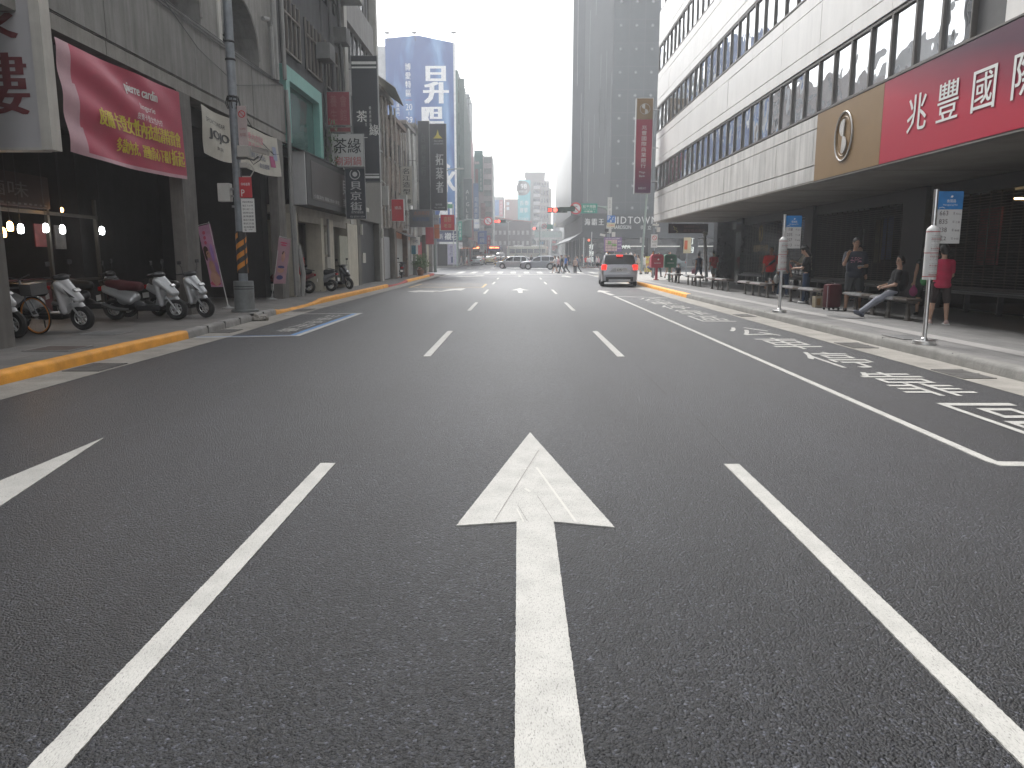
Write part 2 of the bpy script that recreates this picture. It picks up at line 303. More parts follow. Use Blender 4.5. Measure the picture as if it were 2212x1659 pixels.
# ------------------------------------------------------------ implicit surfaces (bodies, fairings)
def sdf_mesh(prims, vox=.02, k=.03, cuts=()):
    """smooth union of round cones / ellipsoids / rounded boxes -> one closed surface (surface nets)"""
    P = []; lo = np.full(3, 1e9); hi = -lo
    for p in prims:
        if p[0] == 'c': a, b = np.array(p[1], float), np.array(p[2], float); m = max(p[3], p[4]); l, h = np.minimum(a, b)-m, np.maximum(a, b)+m
        elif p[0] == 'e': m = np.array(p[2], float).max() if len(p) > 3 else np.array(p[2], float); l, h = np.array(p[1])-m, np.array(p[1])+m
        else: m = np.linalg.norm(p[2])+p[3] if len(p) > 4 else np.array(p[2], float)+p[3]; l, h = np.array(p[1])-m, np.array(p[1])+m
        lo = np.minimum(lo, l); hi = np.maximum(hi, h); P.append((p, l, h))
    lo = lo-vox*2.5; n = np.ceil((hi-lo)/vox+3).astype(int); F = np.full(n, 10., np.float32); pad = k*1.5+vox*2
    ax = [lo[i]+vox*np.arange(n[i]) for i in range(3)]
    for p, l, h in P:
        i0 = np.maximum(((l-pad-lo)/vox).astype(int), 0); i1 = np.minimum(((h+pad-lo)/vox).astype(int)+2, n)
        X, Y, Z = np.meshgrid(*[ax[i][i0[i]:i1[i]] for i in range(3)], indexing='ij'); Q = np.stack([X, Y, Z], -1)
        if p[0] == 'c':
            a, b = np.array(p[1], float), np.array(p[2], float); d = b-a; t = np.clip(((Q-a) @ d)/max(d @ d, 1e-9), 0, 1)
            D = np.linalg.norm(Q-a-t[..., None]*d, axis=-1)-(p[3]+(p[4]-p[3])*t)
        else:
            q = Q-np.array(p[1], float); rot = p[3] if p[0] == 'e' and len(p) > 3 else (p[4] if len(p) > 4 else None)
            if rot is not None: q = q @ np.array(rot)
            r = np.array(p[2], float)
            if p[0] == 'e': k0 = np.linalg.norm(q/r, axis=-1); k1 = np.linalg.norm(q/(r*r), axis=-1)+1e-9; D = k0*(k0-1)/k1
            else: e = np.abs(q)-r; D = np.linalg.norm(np.maximum(e, 0), axis=-1)+np.minimum(e.max(-1), 0)-p[3]
        S = F[i0[0]:i1[0], i0[1]:i1[1], i0[2]:i1[2]]; H = np.clip(.5+.5*(S-D)/k, 0, 1)
        S[...] = S*(1-H)+D*H-k*H*(1-H)
    if cuts:
        X, Y, Z = np.meshgrid(*ax, indexing='ij')
        for c, nn in cuts:
            nn = np.array(nn, float); nn /= np.linalg.norm(nn); F = np.maximum(F, (X-c[0])*nn[0]+(Y-c[1])*nn[1]+(Z-c[2])*nn[2])
    I = F < 0; C = [(0, 0, 0), (1, 0, 0), (0, 1, 0), (1, 1, 0), (0, 0, 1), (1, 0, 1), (0, 1, 1), (1, 1, 1)]
    sub = lambda A, c: A[c[0]:A.shape[0]-1+c[0], c[1]:A.shape[1]-1+c[1], c[2]:A.shape[2]-1+c[2]]
    s = sum(sub(I, c).astype(np.int8) for c in C); act = (s > 0) & (s < 8); idx = np.argwhere(act)
    if not len(idx): return [], []
    val = np.stack([sub(F, c)[act] for c in C], 1); acc = np.zeros((len(idx), 3)); cnt = np.zeros(len(idx))
    for i in range(8):
        for j in range(i+1, 8):
            if sum(abs(C[i][q]-C[j][q]) for q in range(3)) != 1: continue
            a, b = val[:, i], val[:, j]; m = (a < 0) != (b < 0); t = np.where(m, a/np.where(m, a-b, 1), 0)
            pt = np.array(C[i])+t[:, None]*(np.array(C[j])-np.array(C[i])); acc += np.where(m[:, None], pt, 0); cnt += m
    V = lo+vox*(idx+acc/cnt[:, None]); vid = -np.ones(act.shape, int); vid[act] = np.arange(len(idx)); faces = []
    for a in range(3):
        b, c = (a+1) % 3, (a+2) % 3; sl0 = [slice(None)]*3; sl1 = [slice(None)]*3; sl0[a] = slice(0, -1); sl1[a] = slice(1, None)
        A0, A1 = I[tuple(sl0)], I[tuple(sl1)]; e = np.argwhere(A0 != A1)
        e = e[(e[:, b] > 0) & (e[:, c] > 0)]
        g = lambda db, dc: vid[tuple((e+np.array([(-db if q == b else (-dc if q == c else 0)) for q in range(3)])).T)]
        quad = np.stack([g(0, 0), g(1, 0), g(1, 1), g(0, 1)], 1); fl = ~A0[tuple(e.T)]
        quad[fl] = quad[fl][:, ::-1]; faces.append(quad)
    return V.tolist(), np.concatenate(faces).tolist()
def sdf_obj(name, prims, mat, parent, vox=.02, k=.03, cuts=()):
    v, f = sdf_mesh(prims, vox, k, cuts); mb = MB()
    if not v: return None
    mb.add(v, [f_[::-1] for f_ in f]); o = mb.build(name, mat, parent, world=False, fix=False); o.data.polygons.foreach_set('use_smooth', [True]*len(f)); return o

# ============================================================ GROUND, ROAD, PAVEMENTS
def rise(y): return max(0., y-118)*.014          # the road climbs very gently beyond the crossing
mb = MB(); mb.quad((-420, -420, -.35), (420, -420, -.35), (420, 420, -.35), (-420, 420, -.35))
struct('ground', mb, M('distant_ground', (.12, .12, .12), .9))
mb = MB()
for xa, xb, ya, yb in ((-5.9, 5.9, -12, 66), (-60, 60, 66, 110), (-9, 9, 110, 118)):
    mb.quad((xa, ya, 0), (xb, ya, 0), (xb, yb, 0), (xa, yb, 0))
mb.quad((-9, 118, 0), (9, 118, 0), (9, 330, rise(330)), (-9, 330, rise(330)))
struct('road', mb, ASPH)

def kerb_x(side, y):
    """kerb face line, with the slight bends the street has"""
    if side < 0: pts = [(-12, -6.12), (14, -6.12), (18, -6.3), (22, -6.45), (37, -6.5), (44, -6.62), (58, -6.85), (64, -7.1), (67, -8.2), (69, -10.5)]
    else: pts = [(-12, 6.1), (16, 6.14), (28, 6.22), (40, 6.45), (58, 6.6), (64, 6.9), (67, 8.0), (69, 10.5)]
    for (a, xa), (b, xb) in zip(pts, pts[1:]):
        if y <= b: return xa+(xb-xa)*(y-a)/(b-a)
    return pts[-1][1]
def drop(y): return .15-(.1*math.sin(PI*(y-19.8)/5.2)**.5 if 19.9 < y < 24.9 else .11*math.sin(PI*(y-38)/7.5)**.6 if 38.1 < y < 45.4 else 0)
YS = sorted(set([-12+i*1.0 for i in range(76)]+[63.5+.5*i for i in range(12)]))
YS = [y for y in YS if y <= 69]
GUT = M('gutter_concrete', (.26, .245, .22), .85, var=.22, scale=2.2, bump=.3, bscale=40)
KST = M('kerb_stone', (.23, .225, .215), .85, var=.28, scale=2.5, streak=.2, bump=.4, bscale=25)
PAVL = pavers('left_pavement_slabs', (.17, .16, .15), (.14, .135, .13), (.07, .07, .065), .9, .45)
PAVR = pavers('right_pavement_slabs', (.17, .165, .16), (.14, .138, .135), (.07, .07, .068), .6, .3, PI/2, .7)
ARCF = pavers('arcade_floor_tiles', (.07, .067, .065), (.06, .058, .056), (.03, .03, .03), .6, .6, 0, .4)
for side in (-1, 1):
    g, t = MB(), MB()
    gw = .62 if side < 0 else .68
    for y0, y1 in zip(YS, YS[1:]):
        a, b = kerb_x(side, y0), kerb_x(side, y1)
        ga = -min(gw, .62)*side; g.quad((a+ga, y0, .004), (b+ga, y1, .004), (b+.02*side, y1, .004), (a+.02*side, y0, .004))
        if side < 0:
            q0, q1 = drop(y0), drop(y1)
            t.quad((a-.15, y0, q0), (b-.15, y1, q1), (a-1.1, y1, .15), (a-1.1, y0, .15)); t.quad((a-1.1, y0, .15), (a-1.1, y1, .15), (-26, y1, .15), (-26, y0, .15))
        else: t.quad((a+.17, y0, .15), (b+.17, y1, .15), (24, y1, .15), (24, y0, .15))
    struct('gutter', g, GUT)
    struct('left_sidewalk' if side < 0 else 'right_sidewalk', t, PAVL if side < 0 else PAVR)
# kerb stones: painted yellow, bare or red lengths; every length is one run of bevelled blocks
def kerb_run(side, ya, yb, mat, low=None):
    mb = MB(); n = max(1, round((yb-ya)/.5)); ys = [ya+(yb-ya)*i/n for i in range(n+1)]
    hz = lambda y: .15 if low is None else low(y)
    prof = lambda y: [(0, -.02), (0.012, .105*hz(y)/.15+.0), (.03, .14*hz(y)/.15), (.055, hz(y)+.003), (.18, hz(y)+.004)]
    vs = []; fs = []
    for i, y in enumerate(ys):
        x = kerb_x(side, y)
        for dx, z in prof(y): vs.append((x+(dx+random.uniform(-.004, .004))*side, y, z+random.uniform(-.003, .003)))
    for i in range(n): fs += [(i*5+k, (i+1)*5+k, (i+1)*5+k+1, i*5+k+1) for k in range(4)]
    mb.add(vs, fs); o = struct('kerb', mb, mat, smooth=50); return o
REDP = M('red_kerb_paint', (.36, .06, .05), .7, var=.3, bump=.2)
kerb_run(-1, -12, 13.9, YEL); kerb_run(-1, 13.9, 17.75, KST); kerb_run(-1, 18.1, 19.8, KST)
kerb_run(-1, 19.8, 25, YEL, drop)
kerb_run(-1, 25, 38, YEL); kerb_run(-1, 38, 45.5, REDP, drop)
kerb_run(-1, 45.5, 59, YEL); kerb_run(-1, 59, 69, REDP)
KSR = M('pale_kerb_stone', (.19, .185, .172), .85, var=.2, scale=2.5, streak=.15, bump=.4, bscale=25)
kerb_run(1, -12, 28.2, KSR); kerb_run(1, 28.2, 50, YEL); kerb_run(1, 50, 58, KST); kerb_run(1, 58, 69, KST)
mb = MB()
for y in [i*2.1-4 for i in range(16)]:
    x = kerb_x(1, y); mb.box(x+.03, x+.18, y, y+.005, .0, .1548)
for y in (14.9, 15.9, 16.9, 18.7): x = kerb_x(-1, y); mb.box(x-.19, x+.004, y, y+.008, 0, .158)
struct('kerb_joints', mb, M('kerb_joint_gap', (.1, .1, .095), .9))  # thin grey strips mark the joints between kerb stones
# broken kerb end by the pole
mb = MB()
for q in range(14):
    a = random.uniform(0, 6); mb.obox((-6.27+random.uniform(-.1, .22), 17.92+random.uniform(-.16, .2), .03+random.uniform(0, .1)*(1 if q < 7 else .2)), (random.uniform(.03, .1), random.uniform(.03, .09), random.uniform(.02, .06)), Matrix.Rotation(a, 3, 'Z') @ Matrix.Rotation(.3, 3, 'X'), .01)
struct('kerb_rubble', mb, GUT)
# paler granite strip along the outer side of the right pavement, dark arcade floor behind it
mb = MB()
for y0, y1 in zip(YS, YS[1:]): mb.quad((6.95, y0, .154), (7.28, y0, .154), (7.28, y1, .154), (6.95, y1, .154))
struct('granite_strip', mb, M('pale_granite', (.27, .26, .25), .7, var=.12, scale=6, bump=.1))
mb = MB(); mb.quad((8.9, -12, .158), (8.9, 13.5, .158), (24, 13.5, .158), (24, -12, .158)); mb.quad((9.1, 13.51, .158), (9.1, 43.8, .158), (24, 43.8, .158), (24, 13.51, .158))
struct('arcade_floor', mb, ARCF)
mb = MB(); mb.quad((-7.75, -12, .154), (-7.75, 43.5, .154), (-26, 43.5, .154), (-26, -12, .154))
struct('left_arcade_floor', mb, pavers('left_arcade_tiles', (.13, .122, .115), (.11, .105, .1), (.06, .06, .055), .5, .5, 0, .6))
mb = MB(); mb.quad((7.1, 44.4, .157), (24, 44.4, .157), (24, 69, .157), (7.1, 69, .157)); struct('corner_pavement', mb, M('pale_corner_slabs', (.25, .24, .225), .8, var=.14))
# pavements beyond the crossing
PF = M('far_pavement', (.27, .26, .24), .8, var=.12)
mb = MB()
for s in (-1, 1):
    mb.box(s*9.0, s*60, 110, 118, -.2, .15)
    X0, X1 = (-60, -9.0) if s < 0 else (9.0, 60)
    mb.add([(X0, 118, -.2), (X1, 118, -.2), (X1, 330, -.2), (X0, 330, -.2), (X0, 118, .15), (X1, 118, .15), (X1, 330, rise(330)+.15), (X0, 330, rise(330)+.15)],
           [(0, 3, 2, 1), (4, 5, 6, 7), (0, 1, 5, 4), (1, 2, 6, 5), (2, 3, 7, 6), (3, 0, 4, 7)])
struct('far_pavement', mb, PF)
mb = MB(); mb.box(9.1, 13, 108.4, 109.9, -.01, .02); struct('red_ramp', mb, REDP)

# ------------------------------------------------------------ road markings
def jag(poly, step=.014, amp=.0017):
    out = []
    for (xa, ya), (xb, yb) in zip(poly, poly[1:]+poly[:1]):
        L = math.hypot(xb-xa, yb-ya); n = max(1, int(L/step)); nx, ny = -(yb-ya)/L, (xb-xa)/L
        for i in range(n):
            t = i/n; d = random.uniform(-amp, amp) if i else 0
            out.append((xa+(xb-xa)*t+nx*d, ya+(yb-ya)*t+ny*d))
    return out
def mark(name, polys, mat=PAINT, z=.007, near=False, thick=.0):
    mb = MB()
    for p in polys:
        q = jag(p) if near else p
        mb.prism(q, (0, 0, 0), (1, 0, 0), (0, 1, 0), (0, 0, z)) if near else mb.quad(*[(a, b, z) for a, b in q])
    return struct(name, mb, mat)
for x in (-1.4, 1.56):
    for k, (ya, yb) in enumerate(((1.36, 5.36), (11.4, 15.4), (21.35, 25.3), (31.2, 35.3), (42.2, 46.2), (51.5, 55.3))):
        xx = x-.012*max(0, ya-20)/6*(1 if x < 0 else .3); w = .055
        mark('lane_dash', [[(xx-w, ya), (xx+w, ya), (xx+w, yb), (xx-w, yb)]], near=k < 2)
    mark('lane_dash', [[(x-.05, -8.6), (x+.05, -8.6), (x+.05, -4.6), (x-.05, -4.6)]])
# the big straight arrow
mark('straight_arrow', [[(-.01, 1.2), (.203, 1.2), (.203, 4.13), (.54, 4.04), (.1, 6.36), (-.35, 4.06), (-.01, 4.13)]], near=True)
mb = MB()
SC = M('paint_overlap_ridge', (.5, .49, .45), .6, var=.05)
def strip(mb, a, b, w, z): 
    a, b = Vector((*a, 0)), Vector((*b, 0)); d = (b-a).normalized(); n = Vector((-d.y, d.x, 0))*w/2; mb.quad(*[(p.x, p.y, z) for p in (a-n, b-n, b+n, a+n)])
for a, b, w in (((.13, 5.25), (.33, 4.12), .016), ((.045, 4.75), (.075, 4.68), .02), ((-.01, 4.35), (.03, 4.12), .008), ((.0, 5.2), (.09, 5.23), .01)): strip(mb, a, b, w, .0085)
struct('arrow_paint_ridges', mb, SC)
mb = MB()
for a, b, w in (((.16, 5.75), (-.14, 4.12), .0035), ((.0, 4.4), (.05, 4.14), .003), ((.12, 4.6), (.2, 4.15), .003)): strip(mb, a, b, w, .0086)
struct('arrow_paint_cracks', mb, M('paint_crack', (.2, .19, .18), .8))
# left arrow half out of the frame
mark('turn_arrow', [[(-3.49, 6.11), (-3.15, 4.37), (-3.4, 4.75), (-4.3, 4.2), (-4.5, 4.45), (-3.51, 4.95), (-3.9, 5.2)][:2]+[(-3.12, 4.25), (-4.1, 4.25), (-4.1, 4.15)][:1]+[(-3.51, 4.9)]][:0] or [[(-3.48, 6.13), (-3.13, 4.25), (-3.75, 3.9), (-4.1, 4.3), (-3.51, 4.9), (-3.495, 5.4)]], near=True)
# arrows further on
def straight(y, s=1.): mark('straight_arrow', [[(-.04*s+.03, y), (.17, y), (.17, y+2.6*s), (.47, y+2.5*s), (.05, y+4.9*s), (-.36, y+2.5*s), (-.06, y+2.6*s)]])
straight(32.); straight(58.8, .7)
def hook(xc, y, s): mark('turn_arrow', [[(xc-.1*s, y), (xc+.15*s, y), (xc+.75*s, y+2.2), (xc+1.05*s, y+1.7), (xc+1.1*s, y+4.2), (xc+.1*s, y+3.2), (xc+.45*s, y+2.8)], [(xc-.1*s, y+.2), (xc+.15*s, y), (xc+.1*s, y+1.5), (xc-.75*s, y+1.6), (xc-.7*s, y+2.2), (xc-1.3*s, y+.9), (xc-.75*s, y-.1), (xc-.7*s, y+.4)]])
hook(-3.65, 32.6, 1); hook(-3.8, 58.6, .9)
mark('turn_arrow', [[(3.62, 30.3), (3.95, 31.2), (3.62, 31.9), (4.0, 34.9), (3.3, 32.9), (3.1, 33.2), (3.35, 34.6)][:0] or [(3.62, 30.0), (3.86, 30.3), (3.72, 32.9), (4.05, 33.1), (3.65, 34.7), (3.38, 32.7), (3.55, 32.8)]])
mark('turn_arrow', [[(3.75, 56.5), (4.0, 56.8), (3.85, 59.5), (4.2, 59.8), (3.6, 62.6), (3.3, 59), (3.55, 59.2)]])
# bus bay on the right, its lettering 公車停靠區 twice
mark('bus_bay_line', [[(3.47, 5.45), (3.55, 5.45), (3.75, 29.2), (3.64, 29.2)], [(3.47, 5.45), (3.5, 5.33), (5.45, 5.27), (5.45, 5.37)], [(3.66, 29.2), (3.66, 29.4), (5.5, 28.2), (5.5, 28.0)]], near=True)
mark('bay_edge_line', [[(-.1+5.25, 2), (5.25, 2), (5.25, 2.4), (5.15, 2.4)]])
for top in (16.25, 28.0):
    for k, c in enumerate('公車停靠區'):
        mb = MB(); hh = 1.72; tp = top-k*2.13
        write(mb, c, (4.33, tp-hh, 0), (1, 0, 0), (0, 1, 0), .8, hh, .006, .0)
        struct('road_lettering', mb, PAINT, fix=False)
# blue-edged bay by the left kerb
BLUEP = M('blue_road_paint', (.07, .2, .42), .6, var=.2)
mark('bay_line', [[(-4.32, 14.35), (-4.2, 14.35), (-4.2, 20.35), (-4.32, 20.35)], [(-6.1, 14.02), (-4.3, 14.35), (-4.3, 14.48), (-6.1, 14.14)], [(-6.2, 19.9), (-4.32, 20.2), (-4.32, 20.35), (-6.2, 20.05)]])
mark('bay_line', [[(-4.44, 14.5), (-4.325, 14.5), (-4.325, 20.2), (-4.44, 20.2)], [(-6.1, 14.145), (-4.44, 14.49), (-4.44, 14.56), (-6.1, 14.21)]], BLUEP)
mb = MB()
for k, c in enumerate('專用停車位'): write(mb, c, (-4.98+.0*k, 15.2+k*.95, 0), (1, 0, 0), (0, 1, 0), .42, .8, .006, 0)
struct('road_lettering', mb, PAINT, fix=False)
# yellow grid box, stop line and crossing
YP = M('yellow_road_paint', (.4, .27, .1), .6, var=.15)
mark('yellow_box', [[(-5.5, 37.6), (-1.75, 37.6), (-1.75, 37.8), (-5.5, 37.8)], [(-5.5, 42.4), (-1.75, 42.4), (-1.75, 42.6), (-5.5, 42.6)], [(-5.5, 37.8), (-5.38, 37.8), (-5.38, 42.4), (-5.5, 42.4)], [(-1.87, 37.8), (-1.75, 37.8), (-1.75, 42.4), (-1.87, 42.4)], [(-5.3, 39.4), (-1.95, 39.4), (-1.95, 39.52), (-5.3, 39.52)]], YP)
mark('stop_line', [[(-6.0, 67.2), (6.1, 65.2), (6.1, 66.1), (-6.0, 68.4)], [(-5.9, 58.2), (5.8, 57.2), (5.8, 57.45), (-5.9, 58.5)], [(-6.2, 58.3), (-6.0, 58.3), (-6.0, 68.3), (-6.2, 68.3)], [(5.9, 57.2), (6.1, 57.2), (6.1, 65.2), (5.9, 65.2)]])
bars = []
for k in range(11):
    x = -5.9+k*1.28; y0 = 71.2-.12*k; bars.append([(x, y0), (x+.5, y0), (x+.5, y0+7.2), (x, y0+7.2)])
mark('crosswalk_bar', bars)
bars = []
for k in range(9): x = -7+k*1.6; bars.append([(x, 101.5), (x+.6, 101.5), (x+.6, 107), (x, 107)])
for k in range(10): bars.append([(9.5, 72+k*3.4), (13.5, 72+k*3.4), (13.5, 73.4+k*3.4), (9.5, 73.4+k*3.4)]); bars.append([(-13.5, 72+k*3.4), (-9.5, 72+k*3.4), (-9.5, 73.4+k*3.4), (-13.5, 73.4+k*3.4)])
mark('crosswalk_bar', bars)
# scuffs and chalk traces
mb = MB()
for a, b, w in (((-3.47, 6.2), (-3.3, 7.4), .008), ((1.62, 5.5), (1.68, 7.0), .006), ((1.63, 8.2), (1.66, 10.6), .006), ((3.75, 7.75), (4.3, 7.95), .012), ((4.3, 7.95), (4.55, 7.9), .01)): strip(mb, a, b, w, .004)
for q in range(26):
    x, y = random.uniform(-5, 5), random.uniform(4, 25); s = random.uniform(.003, .008); mb.quad(*[(x+s*math.cos(t), y+s*math.sin(t)*1.3, .0045) for t in (0, 1.3, 2.6, 3.9, 5.1)])
struct('chalk_traces', mb, M('faint_chalk', (.09, .088, .085), .8))
# covers and grates
IRON = M('cast_iron', (.05, .05, .05), .6, .3, var=.3, bump=.3)
def cover(x, y, w, l, rz, z, lab, mat=IRON, frame=True):
    t = thing('drain_grate' if z < .1 else 'utility_cover', lab, 'drain grate' if z < .1 else 'manhole cover', (x, y, z), rz)
    mb = MB()
    if z < .1:
        for k in range(int(w/.04)): mb.box(-w/2+k*.04, -w/2+k*.04+.018, -l/2, l/2, .0, .008)
        for k in (-1, 0, 1): mb.box(-w/2, w/2, k*l*.48-.012, k*l*.48+.012, .0, .0085)
        mb.build('bars', M('worn_grate', (.15, .145, .14), .6, .2, var=.2), t, world=False)
        mb = MB(); mb.box(-w/2, w/2, -l/2, l/2, -.0, .002); mb.build('pit', M('silted_pit', (.075, .072, .068), .9, var=.3), t, world=False)
    else:
        mb.box(-w/2, w/2, -l/2, l/2, 0, .006); mb.build('lid', mat, t, world=False)
        mb = MB(); e = .03; mb.box(-w/2-e, w/2+e, -l/2-e, -l/2-.001, 0, .007); mb.box(-w/2-e, w/2+e, l/2+.001, l/2+e, 0, .007); mb.box(-w/2-e, -w/2-.001, -l/2, l/2, 0, .007); mb.box(w/2+.001, w/2+e, -l/2, l/2, 0, .007)
        mb.build('rim', M('cover_rim', (.25, .245, .24), .8), t, world=False)
CPLATE = M('grey_cover_plate', (.11, .11, .11), .7, var=.2, bump=.2)
cover(-7.38, 13.4, .6, .55, 0, .155, 'grey cover plate in the left pavement beside the white scooter wheel', CPLATE)
cover(-6.85, 11.1, .62, .6, 0, .155, 'rusty brown cover in the pavement behind the near yellow kerb', M('rusty_iron', (.08, .06, .05), .8, var=.4))
cover(7.42, 17.2, .5, .7, 0, .16, 'square cover in the right pavement ahead of the seated person', CPLATE)
cover(6.62, 12.8, .5, .7, 0, .16, 'square cover in the right pavement just behind the near bus stop pole', CPLATE)
for x, y, w, l, lab in ((-5.8, 10.2, .5, .75, 'drain grate in the left gutter, nearest the viewer'), (-5.95, 15.3, .4, .7, 'drain grate in the left gutter at the blue bay corner'), (-6.12, 21.5, .4, 1.0, 'drain grate in the left gutter where the yellow kerb restarts'),
                        (5.75, 9.7, .42, .75, 'drain grate in the right gutter, nearest the viewer'), (5.78, 12.9, .42, .8, 'drain grate in the right gutter level with the near bus stop pole'), (5.85, 19.6, .4, .8, 'drain grate in the right gutter level with the far bus stop pole')):
    cover(x, y, w, l, 0, .006, lab)

# ============================================================ RIGHT: the white panelled bank building
XR, YF = 7.65, 43.8
bank = thing('office_building', 'white panelled office building with ribbon windows overhanging a dark ground floor on the right', 'building', (XR, 20, 0))
PANEL = M('white_enamel_panel', (.72, .705, .68), .42, var=.05, scale=.8, streak=.1, spec=.5)
PANLOW = M('weathered_white_panel', (.6, .585, .56), .5, var=.1, scale=1.2, streak=.42)
JOINT = M('panel_joint', (.11, .11, .11), .8)
SOFF = M('beige_soffit', (.25, .235, .21), .75, var=.22, scale=.7, streak=0)
mb = MB(); mb.box(XR+.125, 24, -14, YF-.07, 3.47, 33); mb.build('core', JOINT, bank)
P0 = 13.69; MW = .962                           # window module measured along the street
joints = [P0+MW*k for k in range(-29, 32)]; joints = [y for y in joints if -14 < y < YF-.3]+[YF]
def panel_row(mb, z0, z1, step, x=XR):
    ys = joints[::-1][::step]
    if ys[-1] > -13: ys.append(-13.5)
    for b, a in zip(ys, ys[1:]):
        t = random.uniform(-.004, .004); mb.box(x+t, x+.11, a+.008, b-.008, z0+.013, z1-.013)
lo = MB(); panel_row(lo, 3.45, 3.84, 1); panel_row(lo, 3.84, 4.76, 1); panel_row(lo, 4.76, 5.09, 2); lo.build('lower_panels', PANLOW, bank)
up = MB(); wins = MB()
PITCH = 3.17
for f in range(9):
    z = 5.1+PITCH*f
    panel_row(up, z+1.38, z+1.72, 2); panel_row(up, z+1.72, z+2.78, 3); panel_row(up, z+2.78, z+PITCH-.02, 3)
up.build('wall_panels', PANEL, bank)
# far end wall and ribs
mb = MB()
for f in range(9):
    z = 5.1+PITCH*f
    for k in range(14): mb.box(XR+.3+k*1.1, XR+1.38+k*1.1, YF-.05, YF+.03, z+1.4, z+PITCH-.02); mb.box(XR+.3+k*1.1, XR+1.38+k*1.1, YF-.06, YF-.02, z, z+1.37)
mb.build('end_wall', PANEL, bank)
FRM = M('bronze_window_frame', (.13, .12, .11), .45, .4, var=.1)
def bank_window(y0, y1, z0, z1, sill=True):
    mb = MB(); f = .035; x = XR+.02
    mb.box(x, x+.1, y0+.002, y0+f, z0, z1); mb.box(x, x+.1, y1-f, y1-.002, z0, z1); mb.box(x, x+.1, y0+f, y1-f, z0, z0+.05); mb.box(x, x+.1, y0+f, y1-f, z1-.05, z1)
    w = mb.build('window', FRM, bank); dy, dz = random.uniform(-.006, .006), random.uniform(-.006, .006); xg = XR+.075
    g = MB(); g.quad((xg+dy, y1-f, z0+.05), (xg-dy, y0+f, z0+.05), (xg-dy+dz, y0+f, z1-.05), (xg+dy+dz, y1-f, z1-.05)); g.build('pane', GLM, w)
rest = MB(); restg = MB()
for f in range(9):
    z0, z1 = 5.1+PITCH*f+.03, 5.1+PITCH*f+1.36
    near = {0: 13.0, 1: 19, 2: 25}.get(f, 99)
    for a, b in zip(joints, joints[1:]):
        if a < (13.0 if f == 0 else 2): 
            if f == 0: continue
        if a >= near: bank_window(a, b, z0, z1)
        elif a < YF:
            rest.box(XR+.02, XR+.12, a+.002, a+.04, z0, z1); rest.box(XR+.02, XR+.12, a+.04, b, z0, z0+.05); rest.box(XR+.02, XR+.12, a+.04, b, z1-.05, z1)
            t = random.uniform(-.006, .006); restg.quad((XR+.075+t, b, z0+.05), (XR+.075-t, a+.04, z0+.05), (XR+.075-t, a+.04, z1-.05), (XR+.075+t, b, z1-.05))
tag(rest.build('window_frames', FRM, bank), kind='stuff'); tag(restg.build('window_panes', GLM, bank), kind='stuff')
mb = MB()
for a, b in zip(joints, joints[1:]):
    if b < 13.4: mb.box(XR+random.uniform(-.003, .003), XR+.11, a+.009, b-.009, 5.1, 6.46)
mb.build('blank_panels', PANEL, bank)
mb = MB(); mb.box(XR+.02, 11.6, -14, YF, 3.43, 3.468); mb.box(XR+.0, XR+.1, -14, YF, 3.415, 3.44); mb.build('soffit', SOFF, bank)
mb = MB()
for y in [2+5.2*k for k in range(8)]: mb.box(XR+.3, 11.2, y, y+.02, 3.424, 3.43)
mb.build('soffit_joint', JOINT, bank)
# dark ground floor: piers, roller grilles, display windows with lit ceilings
XS = 11.2
GRAN = M('black_polished_granite', (.014, .015, .017), .12, var=.3, scale=8)
mb = MB()
each('granite_pier', GRAN, bank, [(XS-.12, XS+.8, a, b, .16, 3.41) for a, b in ((38.4, 39.3), (43.0, 43.75))])
mb.box(XS+.3, XS+.75, 39.31, 42.99, 2.95, 3.41); mb.build('granite_lintel', GRAN, bank)
mb = MB()
each('dark_pier', M('dark_bronze_cladding', (.01, .01, .011), .45, .1), bank, [(XS-.1, XS+.6, a, b, .16, 3.41) for a, b in ((29.2, 30.0), (21.2, 22.4), (13.4, 14.4), (4.5, 5.5))])
mb.box(XS, XS+.5, -14, 38.39, 3.05, 3.405); mb.build('dark_lintel', M('dark_bronze_cladding'), bank)
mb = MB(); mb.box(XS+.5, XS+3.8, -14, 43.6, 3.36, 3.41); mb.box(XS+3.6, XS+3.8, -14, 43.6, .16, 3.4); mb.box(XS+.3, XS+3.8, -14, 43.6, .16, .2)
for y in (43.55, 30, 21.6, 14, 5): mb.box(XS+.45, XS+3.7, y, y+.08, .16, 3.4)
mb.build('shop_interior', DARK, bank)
GRL = M('roller_grille', (.05, .045, .036), .4, .6, var=.1)
for a, b in ((30.0, 38.4), (22.4, 29.2), (14.4, 21.2), (5.5, 13.4)):
    mb = MB(); x = XS+.1; z = .75
    while z < 3.05: mb.box(x, x+.02, a, b, z, z+.012); z += .066
    y = a+.05
    while y < b: mb.box(x-.005, x+.025, y, y+.012, .75, 3.05); y += .42
    mb.box(x-.03, x+.06, a, b, .7, .76); mb.build('roller_grille', GRL, bank)
    mb = MB(); mb.box(XS+.34, XS+.36, a, b, .2, 3.05); mb.build('shop_window', GLD, bank) if a > 29 else None
    mb = MB(); mb.box(XS-.28, XS-.05, a+.1, b-.1, .6, .66); mb.box(XS-.06, XS, a+.1, b-.1, .58, .7)
    y = a+.4
    while y < b: mb.box(XS-.24, XS-.12, y, y+.05, .16, .6); y += 1.3
    mb.build('window_ledge', M('ledge_metal', (.06, .06, .06), .4, .4), bank)
